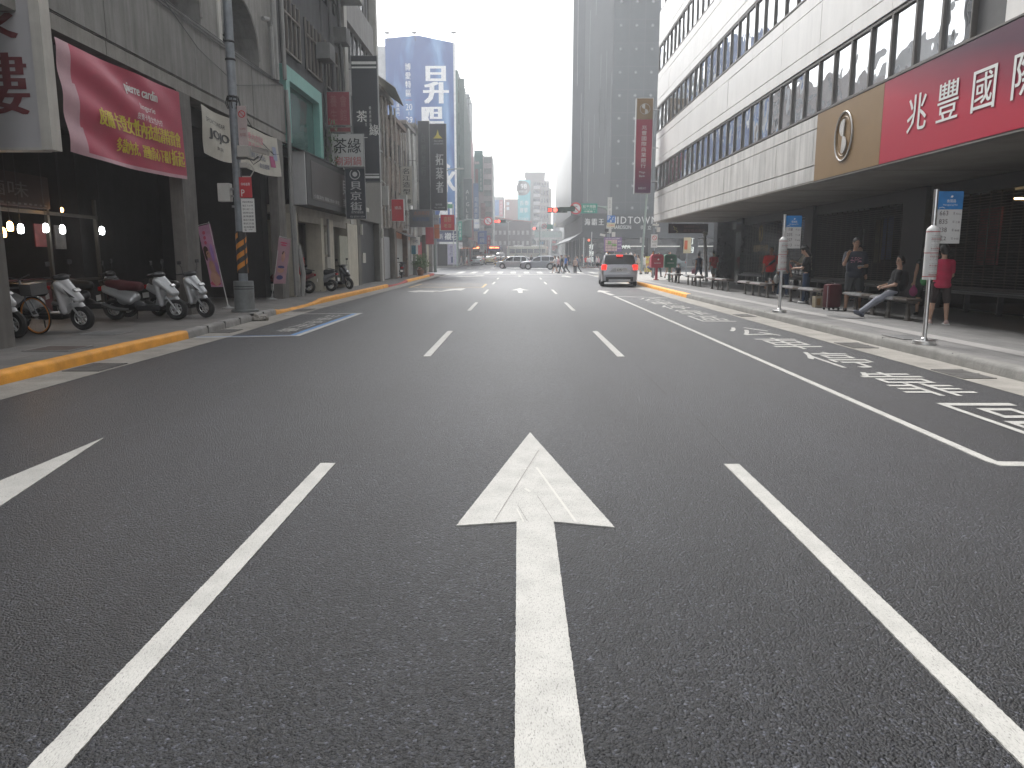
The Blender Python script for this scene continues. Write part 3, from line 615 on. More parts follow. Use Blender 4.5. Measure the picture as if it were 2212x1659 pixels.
# things glimpsed behind the grilles
POST = [M('poster_red', (.16, .03, .03), .6, var=.4, scale=5), M('poster_blue', (.03, .05, .13), .6, var=.4, scale=5), M('poster_pale', (.13, .125, .12), .6, var=.4, scale=5), M('poster_brown', (.09, .06, .03), .6, var=.4, scale=5)]
for y, w, z0, z1, k in ((15.2, .5, 1.3, 2.8, 2), (16.2, .6, 1.5, 2.7, 0), (17.5, .35, 1.2, 2.5, 1), (18.6, .6, 1.4, 2.9, 3), (19.6, .9, 1.3, 2.75, 0), (20.6, .35, 1.3, 2.6, 2), (23.2, .6, 1.5, 2.9, 1), (24.6, .5, 1.3, 2.7, 2), (25.6, .7, 1.4, 2.8, 1), (27.2, .5, 1.3, 2.8, 3), (28.2, .4, 1.3, 2.5, 2), (10.2, .6, 1.3, 2.6, 2), (12.2, .7, 1.5, 2.9, 0)):
    mb = MB(); mb.box(XS+1.0+.2*k, XS+1.03+.2*k, y, y+w, z0, z1); mb.build('display_poster', POST[k], bank)
for k, (x, y) in enumerate(((12.4, 19.2), (12.6, 17.2), (13.3, 13.1), (13.0, 12.0), (12.2, 10.9), (13.8, 11.7), (12.7, 15.6), (13.0, 24.5), (12.6, 8.4))):
    mb = MB(); mb.box(x-.16, x+.16, y-.06, y+.06, 2.9, 2.94); mb.build('ceiling_lamp', M('warm_lamp', (1, .75, .4), .5, emit=6, tint=(1, .68, .32)), bank)
# emblem and gold lettering on the granite/glass end bay
mb = MB(); mb.lathe([(.2, 0), (.24, .0), (.24, .02), (.2, .02)], (0, 0, 0), 'X', 20)
mb = MB(); GOLD = M('brass_lettering', (.35, .27, .12), .4, .7)
mb.path([(XS-.14, 35.2+.22*math.sin(t*2*PI/16), 2.55+.36*math.cos(t*2*PI/16)) for t in range(17)], .025, 6); mb.path([(XS-.14, 35.2+.09*math.sin(t*PI/6), 2.7-.05*t) for t in range(9)], .022, 6)
mb.build('emblem', GOLD, bank)
mb = MB(); write(mb, '兆豐銀行大樓', (XS-.1, 36.3, 1.75), *WEST, 2.1, .3, .02); mb.build('brass_letters', GOLD, bank)

# bank fascia sign
sign = thing('fascia_sign', 'long brown and crimson fascia sign with white characters along the white building', 'sign', (7.5, 15, 3.4))
SX = 7.46; Y1 = 19.72; Y0 = 4.0; Z0, Z1 = 3.37, 5.02
m, N, L_, b = nodes_of('crimson_print')
g = N.new('ShaderNodeNewGeometry').outputs['Position']; s = N.new('ShaderNodeSeparateXYZ'); L_.new(g, s.inputs[0])
ma = N.new('ShaderNodeMath'); ma.operation = 'MULTIPLY_ADD'; L_.new(s.outputs[1], ma.inputs[0]); ma.inputs[1].default_value = -.22; L_.new(s.outputs[2], ma.inputs[2])
n = N.new('ShaderNodeTexNoise'); n.inputs['Scale'].default_value = .5; L_.new(g, n.inputs['Vector'])
mb_ = N.new('ShaderNodeMath'); mb_.operation = 'MULTIPLY_ADD'; L_.new(n.outputs[0], mb_.inputs[0]); mb_.inputs[1].default_value = .5; L_.new(ma.outputs[0], mb_.inputs[2])
mr = N.new('ShaderNodeMapRange'); mr.inputs[1].default_value = 1.35; mr.inputs[2].default_value = 2.3; L_.new(mb_.outputs[0], mr.inputs[0])
L_.new(ramp(N, L_, mr.outputs[0], [(0, (.42, .012, .04)), (.45, (.26, .012, .04)), (1, (.07, .01, .035))]), b.inputs['Base Color']); b.inputs['Roughness'].default_value = .42
CRIM = m
BRN = M('brown_sign_print', (.24, .15, .065), .45, var=.06)
mb = MB(); mb.box(SX, XR-.02, Y0, Y1, Z0, Z1); mb.build('box', M('sign_box_dark', (.05, .04, .04), .6), sign)
mb = MB(); mb.box(SX-.012, SX-.002, 16.22, Y1-.01, Z0+.02, Z1-.02); mb.build('brown_panel', BRN, sign)
mb = MB(); mb.box(SX-.012, SX-.002, Y0+.01, 16.21, Z0+.02, Z1-.02); mb.build('crimson_panel', CRIM, sign)
for k, c in enumerate('兆豐國際商業銀行'): mb = MB(); write(mb, c, (SX-.012, 15.18-k*1.03, 3.8), *WEST, .74, .74, .01, .012, cell=True); mb.build('character', WHITEP, sign)
mb = MB(); cy, cz, rr = 18.05, 4.23, .5
mb.path([(SX-.03, cy+rr*.92*math.sin(t*2*PI/40), cz+rr*1.08*math.cos(t*2*PI/40)) for t in range(41)], .018, 6)
half = [(math.cos(t*PI/14)*.24, math.sin(t*PI/14)*.24) for t in range(15)]
for s_ in (1, -1):
    pts = [(.02*s_, 0)]+[(-.2*math.sin(t*PI/12)*s_, (.19-.19*math.cos(t*PI/12))*s_) for t in range(0, 13)]+[(.06*s_, .36*s_)]
    mb.prism(pts, (SX-.03, cy, cz), (0, -1, 0), (0, 0, 1), (-.015, 0, 0))
mb.build('emblem', M('silver_emblem', (.55, .53, .5), .4, .3), sign)
mb = MB()
mb.path([(SX-.02, cy+.37*math.sin(t*2*PI/40), cz+.43*math.cos(t*2*PI/40)) for t in range(41)], .01, 5)
mb.build('emblem_shade', M('emblem_brown', (.3, .2, .1), .5), sign)
mb = MB(); mb.box(SX-.02, XR-.03, Y0, Y1+.01, Z1-.001, Z1+.03); mb.box(SX-.02, XR-.03, Y0, Y1+.01, Z0-.03, Z0-.001); mb.build('edge_trim', M('sign_trim', (.14, .13, .12), .5), sign)

# vertical bank sign at the far corner of the building (double faced, seen face-on)
vs_ = thing('vertical_sign', 'tall narrow crimson sign with brown emblem top at the far corner of the white building', 'sign', (6.9, 43, 4.9))
mb = MB(); mb.box(6.36, 7.3, 42.9, 43.15, 4.95, 10.0); mb.build('box', M('sign_box_side', (.5, .5, .5), .5), vs_)
m2, N, L_, b = nodes_of('crimson_purple_print')
g = N.new('ShaderNodeNewGeometry').outputs['Position']; s = N.new('ShaderNodeSeparateXYZ'); L_.new(g, s.inputs[0])
mr = N.new('ShaderNodeMapRange'); mr.inputs[1].default_value = 4.95; mr.inputs[2].default_value = 8.9; L_.new(s.outputs[2], mr.inputs[0])
L_.new(ramp(N, L_, mr.outputs[0], [(0, (.1, .03, .09)), (.3, (.2, .015, .05)), (.5, (.33, .015, .045)), (1, (.3, .015, .045))]), b.inputs['Base Color']); b.inputs['Roughness'].default_value = .45
mb = MB(); mb.box(6.4, 7.27, 42.885, 42.898, 4.99, 8.88); mb.build('crimson_panel', m2, vs_)
mb = MB(); mb.box(6.4, 7.27, 42.885, 42.898, 8.885, 9.97); mb.build('brown_panel', BRN, vs_)
mb = MB(); writev(mb, '兆豐國際商業銀行', (6.68, 42.885, 8.6), *SOUTH, .3, 2.3); write(mb, 'Mega', (6.62, 42.885, 6.02), *SOUTH, .32, .13); write(mb, 'Bank', (6.62, 42.885, 5.84), *SOUTH, .32, .11); write(mb, '衡陽分行', (6.58, 42.885, 5.18), *SOUTH, .44, .12); mb.build('lettering', WHITEP, vs_)
mb = MB(); mb.path([(6.84+.27*math.sin(t*PI/12), 42.87, 9.42+.27*math.cos(t*PI/12)) for t in range(25)], .012, 5)
for s_ in (1, -1): mb.prism([(0, 0)]+[(-.17*math.sin(t*PI/10)*s_, (.13-.13*math.cos(t*PI/10))*s_) for t in range(11)], (6.84, 42.87, 9.42), (1, 0, 0), (0, 0, 1), (0, -.01, 0))
mb.build('emblem', M('silver_emblem'), vs_)
mb = MB()
for z in (5.6, 7.4, 9.4): mb.tube((7.3, 43.02, z), (7.7, 43.02, z), .03)
mb.build('bracket', ALU, vs_)
# hanging brown shop sign under the overhang at the corner
t = thing('hanging_sign', 'dark red brown shop sign with gold bird hanging under the overhang by the corner', 'sign', (9.4, 43, 2.8))
mb = MB(); mb.box(8.38, 10.55, 43.0, 43.2, 2.81, 3.33); mb.build('box', M('maroon_sign', (.035, .01, .01), .5), t)
mb = MB(); write(mb, '王朝國際旅行社', (9.2, 43, 3.1), *SOUTH, .85, .14); write(mb, '故宮藝品商店', (9.2, 43, 2.87), *SOUTH, 1.2, .17); mb.build('lettering', M('faded_red_letters', (.2, .08, .07), .6), t)
mb = MB(); mb.path([(8.62, 42.98, 3.2), (8.7, 42.98, 3.1), (8.66, 42.98, 3.02), (8.8, 42.98, 2.98), (8.88, 42.98, 2.88), (8.78, 42.98, 2.86)], .022, 6); mb.path([(8.7, 42.98, 3.1), (8.82, 42.98, 3.08)], .02, 6); mb.build('bird_emblem', GOLD, t)
mb = MB(); mb.tube((8.6, 43.1, 3.33), (8.6, 43.1, 3.44), .02); mb.tube((10.3, 43.1, 3.33), (10.3, 43.1, 3.44), .02); mb.build('hanger', ALU, t)

# ============================================================ the dark glass tower across the side street
TW = thing('tower_block', 'very tall dark grey glass tower with a department store at its foot', 'building', (14, 112, 0))
YT = 112
TGL = tiled('tower_side_cladding', (.045, .05, .058), (.1, .105, .11), 1.9, 60, 'YZ', .35, .3, .1)
TG2 = tiled('tower_front_glass', (.045, .055, .06), (.065, .07, .075), 2.2, 3.1, 'XZ', .12, .18, .05)
TDK = M('tower_metal_band', (.05, .053, .058), .5, .3, var=.15)
TDP = M('tower_dark_panel', (.028, .03, .033), .5, var=.2)
mb = MB(); mb.box(7.6, 9.3, YT+.3, 160, 7.5, 62); mb.box(9.3, 13.2, YT+.15, 159, 7.5, 62)
mb.build('side_tower', TGL, TW)
mb = MB(); mb.box(13.2, 48, YT, 158, 5.1, 62); mb.build('glass_tower', TG2, TW)
mb = MB()
for k in range(22):
    x = random.choice((8.2, 8.8, 9.9, 10.7, 11.5, 12.3, 13.0)); z = random.uniform(7, 50); mb.box(x, x+.05, YT+.05, YT+.12, z, z+random.uniform(4, 12))
mb.build('vertical_fins', M('pale_fin', (.3, .31, .32), .5, .3), TW)
mb = MB()
for i in range(12):
    for j in range(20):
        x, z = 14.2+i*2.2, 8.5+j*3.1
        for q in range(4):
            a = q*PI/4; mb.obox((x, YT-.06, z), (.24, .02, .018), Matrix.Rotation(a, 3, 'Y'))
mb.build('star_fixings', M('steel_star', (.4, .42, .42), .4, .5), TW)
mb = MB(); mb.box(9.2, 48, YT-.4, YT+1, 5.1, 7.7); mb.box(9.2, 10.5, YT+1.01, 156, 5.1, 7.48); mb.build('fascia', TDP, TW)
mb = MB(); mb.box(9.0, 48, YT-1.2, YT+1.2, 4.2, 5.1); mb.add([(7.3, YT-1.2, 3.9), (9.2, YT-1.2, 5.05), (9.2, 156, 5.05), (7.3, 156, 3.9), (7.3, YT-1.2, 3.7), (9.2, YT-1.2, 4.2), (9.2, 156, 4.2), (7.3, 156, 3.7)], [(0, 1, 2, 3), (4, 7, 6, 5), (0, 4, 5, 1), (3, 2, 6, 7), (0, 3, 7, 4), (1, 5, 6, 2)]); mb.build('canopy', TDK, TW)
mb = MB()
each('column', M('dark_stone_column', (.06, .062, .065), .3), TW, [(9.0, 9.7, y, y+.9, .15, 4.3) for y in (113.2, 121, 129, 138, 148)]+[(x, x+.9, YT, YT+.8, .15, 4.19) for x in (9.8, 14, 19, 24.5, 30, 36)])
mb = MB(); mb.box(10.5, 48, YT+2.5, YT+3, .15, 4.3); mb.box(10.7, 11, YT+2.5, 156, .15, 4.3); mb.build('shop_glazing', GLD, TW)
for k, x in enumerate((15.4, 20.6, 25.8, 31.5)):
    mb = MB(); mb.box(x, x+3.4, YT+2.3, YT+2.45, 3.0, 3.15); mb.build('lit_sign_strip', M('soft_white_lamp', (.8, .8, .75), .5, emit=.25), TW)
sg = thing('building_lettering', 'pale metal store and restaurant names across the dark fascia of the tower', 'sign', (15, YT-.4, 5.5))
LET = M('pale_metal_letters', (.62, .62, .6), .4, .2)
mb = MB()
for k, c in enumerate('海霸王'): write(mb, c, (9.5+k*1.0, YT-.4, 5.98), *SOUTH, .85, 1.05, .04, cell=True, bold=.02)
write(mb, 'M', (13.05, YT-.4, 6.25), *SOUTH, 1.0, 1.0, .04, .012)
for c, x, w in (('I', 14.25, .16), ('D', 14.75, .8), ('T', 15.75, .75), ('O', 16.65, .95), ('W', 17.75, 1.2), ('N', 19.2, .8)): write(mb, c, (x, YT-.4, 6.25), *SOUTH, w, 1.0, .04, .012)
write(mb, 'RICHARDSON', (12.7, YT-.4, 5.5), *SOUTH, 3.55, .52, .04, .01)
for c, x in (('得', 17.6), ('立', 18.6), ('莊', 19.7)): write(mb, c, (x, YT-.4, 5.4), *SOUTH, .62, .62, .04, cell=True)
mb.build('letters', LET, sg)
sg = thing('lit_shop_sign', 'small white glowing shop name under the tower canopy', 'sign', (16, YT+2.2, 3))
mb = MB(); write(mb, 'PAPA', (15.1, YT+2.2, 2.75), *SOUTH, 1.5, .5, .02, .06); mb.build('letters', M('white_neon', (.8, .85, .8), .5, emit=.25), sg)
sg = thing('calligraphy_sign', 'glowing white vertical brush sign beside the tower entrance column', 'sign', (10.6, YT-.6, 2))
mb = MB(); writev(mb, '打狗霸', (10.2, YT-.62, 3.4), *SOUTH, .7, 2.7, .02, .02); mb.build('letters', M('white_neon'), sg)
mb = MB(); mb.box(10.15, 10.95, YT-.6, YT-.5, .6, 3.5); mb.build('backboard', TDP, sg)
sg = thing('calligraphy_sign', 'white two-character brush sign on the dark wall above the parked dark car', 'sign', (17.5, YT-.5, 3))
mb = MB(); writev(mb, '打狗', (24.4, YT-.72, 4.4), *SOUTH, 1.0, 2.4, .02, .03); mb.build('letters', M('white_neon'), sg)
mb = MB(); mb.box(24.2, 26, YT-.7, YT-.6, 1.2, 4.5); mb.build('backboard', TDP, sg)
sg = thing('square_sign', 'red framed white character sign on the dark wall behind the far benches', 'sign', (28, YT-.7, 3))
mb = MB(); mb.box(29.0, 30.2, YT-.7, YT-.6, 2.2, 3.7); mb.build('board', WHITEP, sg)
mb = MB(); write(mb, '鍋', (29.05, YT-.7, 2.3), *SOUTH, 1.1, 1.3, .01, .04); mb.build('letters', RED, sg)

# ============================================================ LEFT: old shop houses
XL = -7.7
# ---- 1: grey concrete arcade block with arched windows
A = thing('arcade_building', 'grey concrete arcade building with arched upper windows, nearest on the left', 'building', (XL, 18, 0))
WT1 = M('stained_cement_render', (.235, .23, .22), .85, var=.16, scale=1.3, streak=.5, bump=.15, bscale=20)
mb = MB(); ys = [11.6, 14.88, 18.9, 22.85, 25.9]
for a, b in zip(ys, ys[1:]): mb.box(XL-.4, XL, a+.012, b-.012, 5.52, 7.0)
mb.box(XL-.42, XL-.03, 11.6, 25.85, 5.5, 7.0); mb.build('fascia_panels', WT1, A)
mb = MB()
for a, b in zip([-4, 14.88, 22.85], [14.88, 22.85, 25.9]): mb.box(XL-.5, XL-.02, a+.01, b-.01, 5.22, 5.48)
mb.box(XL-.5, XL-.03, -4, 11.6, 5.5, 7.0)
mb.build('lintel_beam', M('cement_beam', (.27, .26, .24), .85, var=.15, streak=.35), A)
mb = MB()
each('column', M('grimy_column_render', (.16, .152, .142), .85, var=.2, streak=.4), A, [(XL-.3, XL, a, b, .15, 5.215) for a, b in ((10.5, 11.42), (17.72, 18.44), (24.74, 25.44), (3.2, 4.1), (-3.5, -2.6))])
def arch_wall(mb, y0, y1, z0, zt, arches, x, d):
    """wall strip with round-headed openings (yc, half width, spring height)"""
    cur = y0
    for yc, hw, zs in arches:
        mb.box(x-d, x, cur, yc-hw, z0, zt); n = 14
        P = [(yc-hw*math.cos(PI*k/n), zs+hw*math.sin(PI*k/n)*.95) for k in range(n+1)]
        for (ya, za), (yb, zb) in zip(P, P[1:]):
            mb.add([(x, ya, za), (x, yb, zb), (x, yb, zt), (x, ya, zt), (x-d, ya, za), (x-d, yb, zb), (x-d, yb, zt), (x-d, ya, zt)], [(0, 1, 2, 3), (5, 4, 7, 6), (4, 5, 1, 0), (3, 2, 6, 7)])
        cur = yc+hw
    mb.box(x-d, x, cur, y1, z0, zt)
mb = MB(); W1 = M('grey_wash_wall', (.27, .265, .25), .85, var=.14, streak=.4)
ar = [(yc, 1.42, 7.25) for yc in (1.5, 5.65, 9.8, 13.95, 18.1, 22.3)]
arch_wall(mb, -4, 24.1, 7.0, 10.0, ar, XL-.06, .85)
mb.box(XL-.8, XL-.14, 24.1, 25.9, 7.0, 10.0); mb.box(XL-14, XL-.16, -4, 25.9, 10.0, 17); mb.build('upper_wall', W1, A)
for yc, hw, zs in ar:
    mb = MB(); P = [(yc-hw*1.02*math.cos(PI*k/14), zs+hw*1.02*math.sin(PI*k/14)*.95) for k in range(15)]
    for (ya, za), (yb, zb) in zip(P, P[1:]): mb.tube((XL-.06, ya, za), (XL-.06, yb, zb), .05, n=6)
    mb.build('arch_moulding', W1, A)
for yc, hw, zs in ar:
    mb = MB(); mb.box(XL-1.0, XL-.9, yc-hw, yc+hw, 7.0, 8.8); w = mb.build('window', GLD, A)
    mb = MB()
    for q in (-.5, 0, .5): mb.box(XL-.9, XL-.86, yc+q*hw*1.9-.025, yc+q*hw*1.9+.025, 7.0, 8.75)
    mb.box(XL-.9, XL-.85, yc-hw, yc+hw, 7.75, 7.8); mb.build('frame', ALU, w)
mb = MB()
for yy in (20.7,): mb.box(XL-.14, XL-.02, yy-.1, yy+.1, 7.0, 17)
mb.build('pilaster', M('pale_pilaster', (.5, .49, .46), .7), A)
for k, (yy, pts) in enumerate(((24.4, [(XL+.02, 24.05, 8.55), (XL+.1, 24.3, 8.6), (XL+.1, 24.5, 8.45), (XL+.1, 24.55, 6.95)]), (25.1, [(XL+.05, 25.0, 17), (XL+.05, 25.0, 7.0)]), (25.8, [(XL+.08, 25.8, 17), (XL+.08, 25.8, 7.2)]), (25.9, [(XL+.06, 25.93, 6.9), (XL+.08, 25.98, 5.6), (XL+.04, 26.0, 3.2), (XL+.06, 26.02, .2)]))):
    mb = MB(); mb.path(pts, .07 if k != 1 else .1, 8); mb.build('downpipe', M('pvc_grey_pipe', (.27, .27, .26), .6, var=.12, streak=.3), A)
mb = MB()
for h in (0, .25, .5): mb.path([(XL+.03, 12.8+12.9*t/10, 7.0-.0*t+.5*h*(t/10-.5)**2*2-.3*h) for t in range(11)], .012, 5)
mb.path([(XL+.04, 22, 5.4), (XL+.06, 23, 4.9), (XL+.06, 24.3, 4.65), (XL+.04, 25, 4.75)], .012, 5)
mb.path([(XL+.03, 17.0, 7.1), (XL+.05, 19, 6.4), (XL+.05, 21.5, 6.1), (XL+.03, 25.6, 7.0)], .011, 5)
mb.build('loose_cable', BLACKP, A)
# arcade interior
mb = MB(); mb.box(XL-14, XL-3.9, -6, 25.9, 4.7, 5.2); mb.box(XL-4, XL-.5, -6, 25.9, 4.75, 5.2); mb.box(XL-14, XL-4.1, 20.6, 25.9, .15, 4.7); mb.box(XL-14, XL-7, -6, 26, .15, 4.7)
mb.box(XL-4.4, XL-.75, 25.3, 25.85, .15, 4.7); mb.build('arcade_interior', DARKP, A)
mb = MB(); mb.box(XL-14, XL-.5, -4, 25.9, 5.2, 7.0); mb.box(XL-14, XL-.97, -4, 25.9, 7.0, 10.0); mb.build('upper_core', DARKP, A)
# lit eatery front inside the arcade
SFX = XL-3.6
mb = MB()
for y in (11.5, 13.3, 14.6, 16.3, 18.4, 20.5): mb.box(SFX-.08, SFX, y, y+.08, .16, 3.0)
mb.box(SFX-.08, SFX, 11.5, 20.6, 2.5, 2.58); mb.box(SFX-.08, SFX, 11.5, 20.6, .9, .96); mb.build('shopfront_frame', DBR, A)
mb = MB(); mb.box(SFX-.3, SFX+.15, 11.2, 18.3, 2.62, 3.35); mb.build('shop_header_board', M('dark_maroon_board', (.03, .015, .014), .7), A)
mb = MB()
for k in range(3): mb = MB(); write(mb, ('牛肉麵', '水餃', '滷味')[k], (SFX+.16, 12+k*2.0, 2.82), *EAST, 1.5, .34, .01); mb.build('board_word', M('dim_letters', (.09, .085, .08), .7), A)
mb = MB()
for k in range(36): mb.box(SFX+.16, SFX+.17, 11.4+k*.19, 11.5+k*.19, 2.66, 2.7)
mb.build('board_border', M('dim_letters', (.09, .085, .08), .7), A)
mb = MB(); mb.box(XL-6.9, XL-6.85, 11, 20.6, .16, 3.4); mb.build('back_wall', M('dim_green_wall', (.07, .08, .06), .7, var=.3), A)
for y, z, w, h, c in ((12.3, 1.6, .5, .7, 'poster_red'), (13.9, 1.3, .7, .5, 'poster_pale'), (15.3, 1.7, .6, .5, 'poster_red'), (17.0, 1.5, .4, .6, 'poster_pale'), (18.6, 1.75, .5, .55, 'poster_red'), (19.4, 1.7, .45, .6, 'poster_pale')):
    mb = MB(); mb.box(SFX-.5, SFX-.47, y, y+w, z, z+h); mb.build('wall_poster', _mats[c], A)
mb = MB(); mb.box(SFX-1.2, SFX-.4, 12, 20, .16, .95); mb.build('counter', M('red_counter', (.1, .02, .02), .5, var=.3), A)
for k, (y, z) in enumerate(((16.55, 2.16), (16.3, 2.02), (16.9, 2.12), (17.8, 2.17), (18.45, 2.16), (20.2, 2.19), (18.5, 2.62))):
    x = -11; t = thing('pendant_lamp', ['warm yellow pendant lamp, leftmost and highest of the two yellow ones in the eatery', 'small warm lamp, lower of the two yellow ones in the eatery', 'white pendant lamp just right of the yellow ones', 'white pendant lamp between two others in the middle of the eatery', 'white pendant lamp right of the middle of the eatery', 'white pendant lamp hanging alone at the right end of the eatery', 'tiny orange lamp above the white pendant lamps'][k], 'lamp', (x, y, z), 0, 'lamps in the eatery')
    warm = k in (0, 1, 6); s = (.5, 1, 1)[0] if k == 6 else 1
    mb = MB(); mb.lathe([(.001, -.11*s), (.05*s, -.1*s), (.065*s, -.02*s), (.05*s, .07*s), (.02*s, .1*s), (.001, .1*s)], n=12); mb.build('bulb', M('warm_bulb', (1, .6, .25), .5, emit=14, tint=(1, .5, .14)) if warm else M('white_bulb', (1, 1, 1), .5, emit=14), t, world=False, smooth=True)
    mb = MB(); mb.tube((0, 0, .1*s), (0, 0, 4.7-z), .006, n=5); mb.build('cord', BLACKP, t, world=False)

# ---- signs and banners on block 1
t = thing('lightbox_sign', 'tall white lightbox sign with dark red brush characters at the left edge', 'sign', (-8.3, 12.3, 3.2))
LBX = M('aged_white_acrylic', (.42, .41, .42), .45, var=.08, scale=1)
mb = MB(); mb.box(-9.6, -7.515, 12.3, 12.5, 3.2, 11); mb.build('box', LBX, t)
mb = MB(); mb.box(-7.51, -7.34, 12.26, 12.52, 3.17, 11); mb.box(-9.62, -7.51, 12.27, 12.52, 3.16, 3.2); mb.build('frame_post', M('cream_post', (.5, .48, .44), .6, var=.1, streak=.2), t)
mb = MB(); BR = M('dark_red_brush_paint', (.14, .03, .035), .6)
write(mb, '樓', (-8.62, 12.3, 3.66), *SOUTH, 1.0, 1.0, .01, .03, cell=True); write(mb, '良', (-8.7, 12.3, 4.78), *SOUTH, 1.0, 1.0, .01, .03, cell=True); write(mb, '酒', (-8.75, 12.3, 6.1), *SOUTH, 1.0, 1.0, .01, .03, cell=True)
mb.build('lettering', BR, t)
def cloth(name, label, cat, P, mat, nx=40, nz=14, sag=.05, rip=.035, parent=None, seed=1, wrinkle=None):
    """a wrinkled banner between four corners TL TR BR BL, bulging off its plane"""
    TLc, TRc, BRc, BLc = [Vector(p) for p in P]; rnd = random.Random(seed); n = (TRc-TLc).cross(BLc-TLc).normalized()*-1
    waves = [(rnd.uniform(3, 14), rnd.uniform(-7, 7), rnd.uniform(0, 6), rnd.uniform(.3, 1)) for _ in range(6)]
    V = []
    for j in range(nz+1):
        for i in range(nx+1):
            u, v = i/nx, j/nz; p = TLc*(1-u)*(1-v)+TRc*u*(1-v)+BRc*u*v+BLc*(1-u)*v
            q = sum(a*math.sin(fx*u+fy*v+ph) for fx, fy, ph, a in waves)*rip*.5+wrinkle(u, v) if wrinkle else sum(a*math.sin(fx*u+fy*v+ph) for fx, fy, ph, a in waves)*rip*.5
            p = p+n*(q+.03)+Vector((0, 0, -1))*sag*4*u*(1-u)*(v*.6+.4)
            V.append(p)
    F = [(j*(nx+1)+i, j*(nx+1)+i+1, (j+1)*(nx+1)+i+1, (j+1)*(nx+1)+i) for j in range(nz) for i in range(nx)]
    t = thing(name, label, cat, V[(nz*(nx+1))]) if parent is None else parent
    return t, V, F, nx, nz
def cloth_pt(V, nx, nz, u, v):
    i, j = min(int(u*nx), nx-1), min(int(v*nz), nz-1); a, b = u*nx-i, v*nz-j; g = lambda i, j: V[j*(nx+1)+i]
    return g(i, j)*(1-a)*(1-b)+g(i+1, j)*a*(1-b)+g(i+1, j+1)*a*b+g(i, j+1)*(1-a)*b
def cloth_text(mb, V, nx, nz, s, u0, u1, v0, v1, nrm, off=.012, bold=0.):
    vv, ff = glyphs(s); x0, x1 = min(a for a, b in vv), max(a for a, b in vv); y0, y1 = min(b for a, b in vv), max(b for a, b in vv)
    for k, d in enumerate((-bold, 0, bold) if bold else (0,)):
        mb.add([cloth_pt(V, nx, nz, min(max(u0+(a-x0)/(x1-x0)*(u1-u0)+d, 0), 1), v1-(b-y0)/(y1-y0)*(v1-v0))+Vector(nrm)*(off+.0015*k) for a, b in vv], ff)
def wr(u, v): 
    w = 0
    for k in range(5): w += .012*math.sin((v*9-u*(5+k)+k*.6)*1.6)*math.exp(-((u*1.6+v*.5)-.25*k)**2*3)
    return w
t, V, F, nx, nz = cloth('banner', 'big crimson banner with yellow characters on the near arcade', 'banner', [(XL+.05, 13.05, 5.06), (XL+.05, 17.68, 5.14), (XL+.05, 17.8, 3.26), (XL+.05, 13.25, 3.27)], None, 60, 26, .05, .007, None, 4, wr)
mb = MB(); BAN = M('crimson_vinyl', (.42, .04, .085), .36, var=.08); BPK = M('pale_pink_vinyl', (.5, .3, .34), .4, var=.1)
mb.v = [tuple(p) for p in V]; mb.f = F; mb.mi = [1 if (k % nx) < nx*.07+(k//nx)*.1 or k//nx >= nz-1 else 0 for k in range(len(F))]
mb.build('cloth', [BAN, BPK], t, smooth=True, fix=False)
mb = MB(); cloth_text(mb, V, nx, nz, '皮爾卡登女性內衣出清特賣會', .22, .95, .48, .65, (1, 0, 0), .03, .003); cloth_text(mb, V, nx, nz, '多款內衣、運動背心下殺', .34, .8, .72, .86, (1, 0, 0), .03, .002); cloth_text(mb, V, nx, nz, '1折起', .81, .97, .69, .87, (1, 0, 0), .03, .003)
mb.build('yellow_lettering', M('yellow_print', (.62, .5, .05), .5), t, fix=False)
mb = MB(); cloth_text(mb, V, nx, nz, 'pierre cardin', .46, .74, .12, .25, (1, 0, 0), .03, .002); cloth_text(mb, V, nx, nz, 'lingerie', .57, .72, .29, .37, (1, 0, 0), .03); cloth_text(mb, V, nx, nz, '皮爾卡登女性內衣', .53, .78, .395, .465, (1, 0, 0), .03); mb.build('white_lettering', WHITEP, t, fix=False)
mb = MB(); mb.tube((XL-.05, 12.9, 5.1), (XL-.02, 13.1, 5.05), .01, n=5); mb.tube((XL-.0, 17.85, 5.2), (XL+.05, 17.68, 5.12), .01, n=5); mb.build('cord', BLACKP, t)
t, V, F, nx, nz = cloth('banner', 'cream banner with bold black latin name between the arcade columns', 'banner', [(XL+.04, 18.85, 5.12), (XL+.04, 20.95, 5.1), (XL+.04, 21.0, 4.0), (XL+.04, 18.95, 4.0)], None, 26, 14, .07, .03, None, 9)
CRV = M('cream_vinyl', (.46, .44, .38), .5, var=.12)
mb = MB(); mb.v = [tuple(p) for p in V]; mb.f = F; mb.mi = [0]*len(F); mb.build('cloth', CRV, t, smooth=True, fix=False)
mb = MB(); cloth_text(mb, V, nx, nz, 'JOJO', .15, .8, .4, .64, (1, 0, 0), .014, .012); cloth_text(mb, V, nx, nz, 'SPORTSWEAR', .1, .7, .2, .29, (1, 0, 0)); cloth_text(mb, V, nx, nz, '女裝', .35, .6, .72, .8, (1, 0, 0)); mb.build('lettering', BLACKP, t, fix=False)
t, V, F, nx, nz = cloth('banner', 'cream banner with pink print and small pictures, right of the black lettered one', 'banner', [(XL+.04, 21.1, 5.12), (XL+.04, 24.75, 5.2), (XL+.04, 24.95, 4.05), (XL+.04, 21.1, 4.0)], None, 30, 14, .1, .03, None, 12)
mb = MB(); mb.v = [tuple(p) for p in V]; mb.f = F; mb.mi = [0]*len(F); mb.build('cloth', CRV, t, smooth=True, fix=False)
mb = MB(); cloth_text(mb, V, nx, nz, '夏季內衣特賣', .14, .6, .12, .3, (1, 0, 0)); cloth_text(mb, V, nx, nz, '滿千送百', .2, .55, .34, .48, (1, 0, 0)); mb.build('pink_lettering', M('pink_print', (.55, .16, .22), .5), t, fix=False)
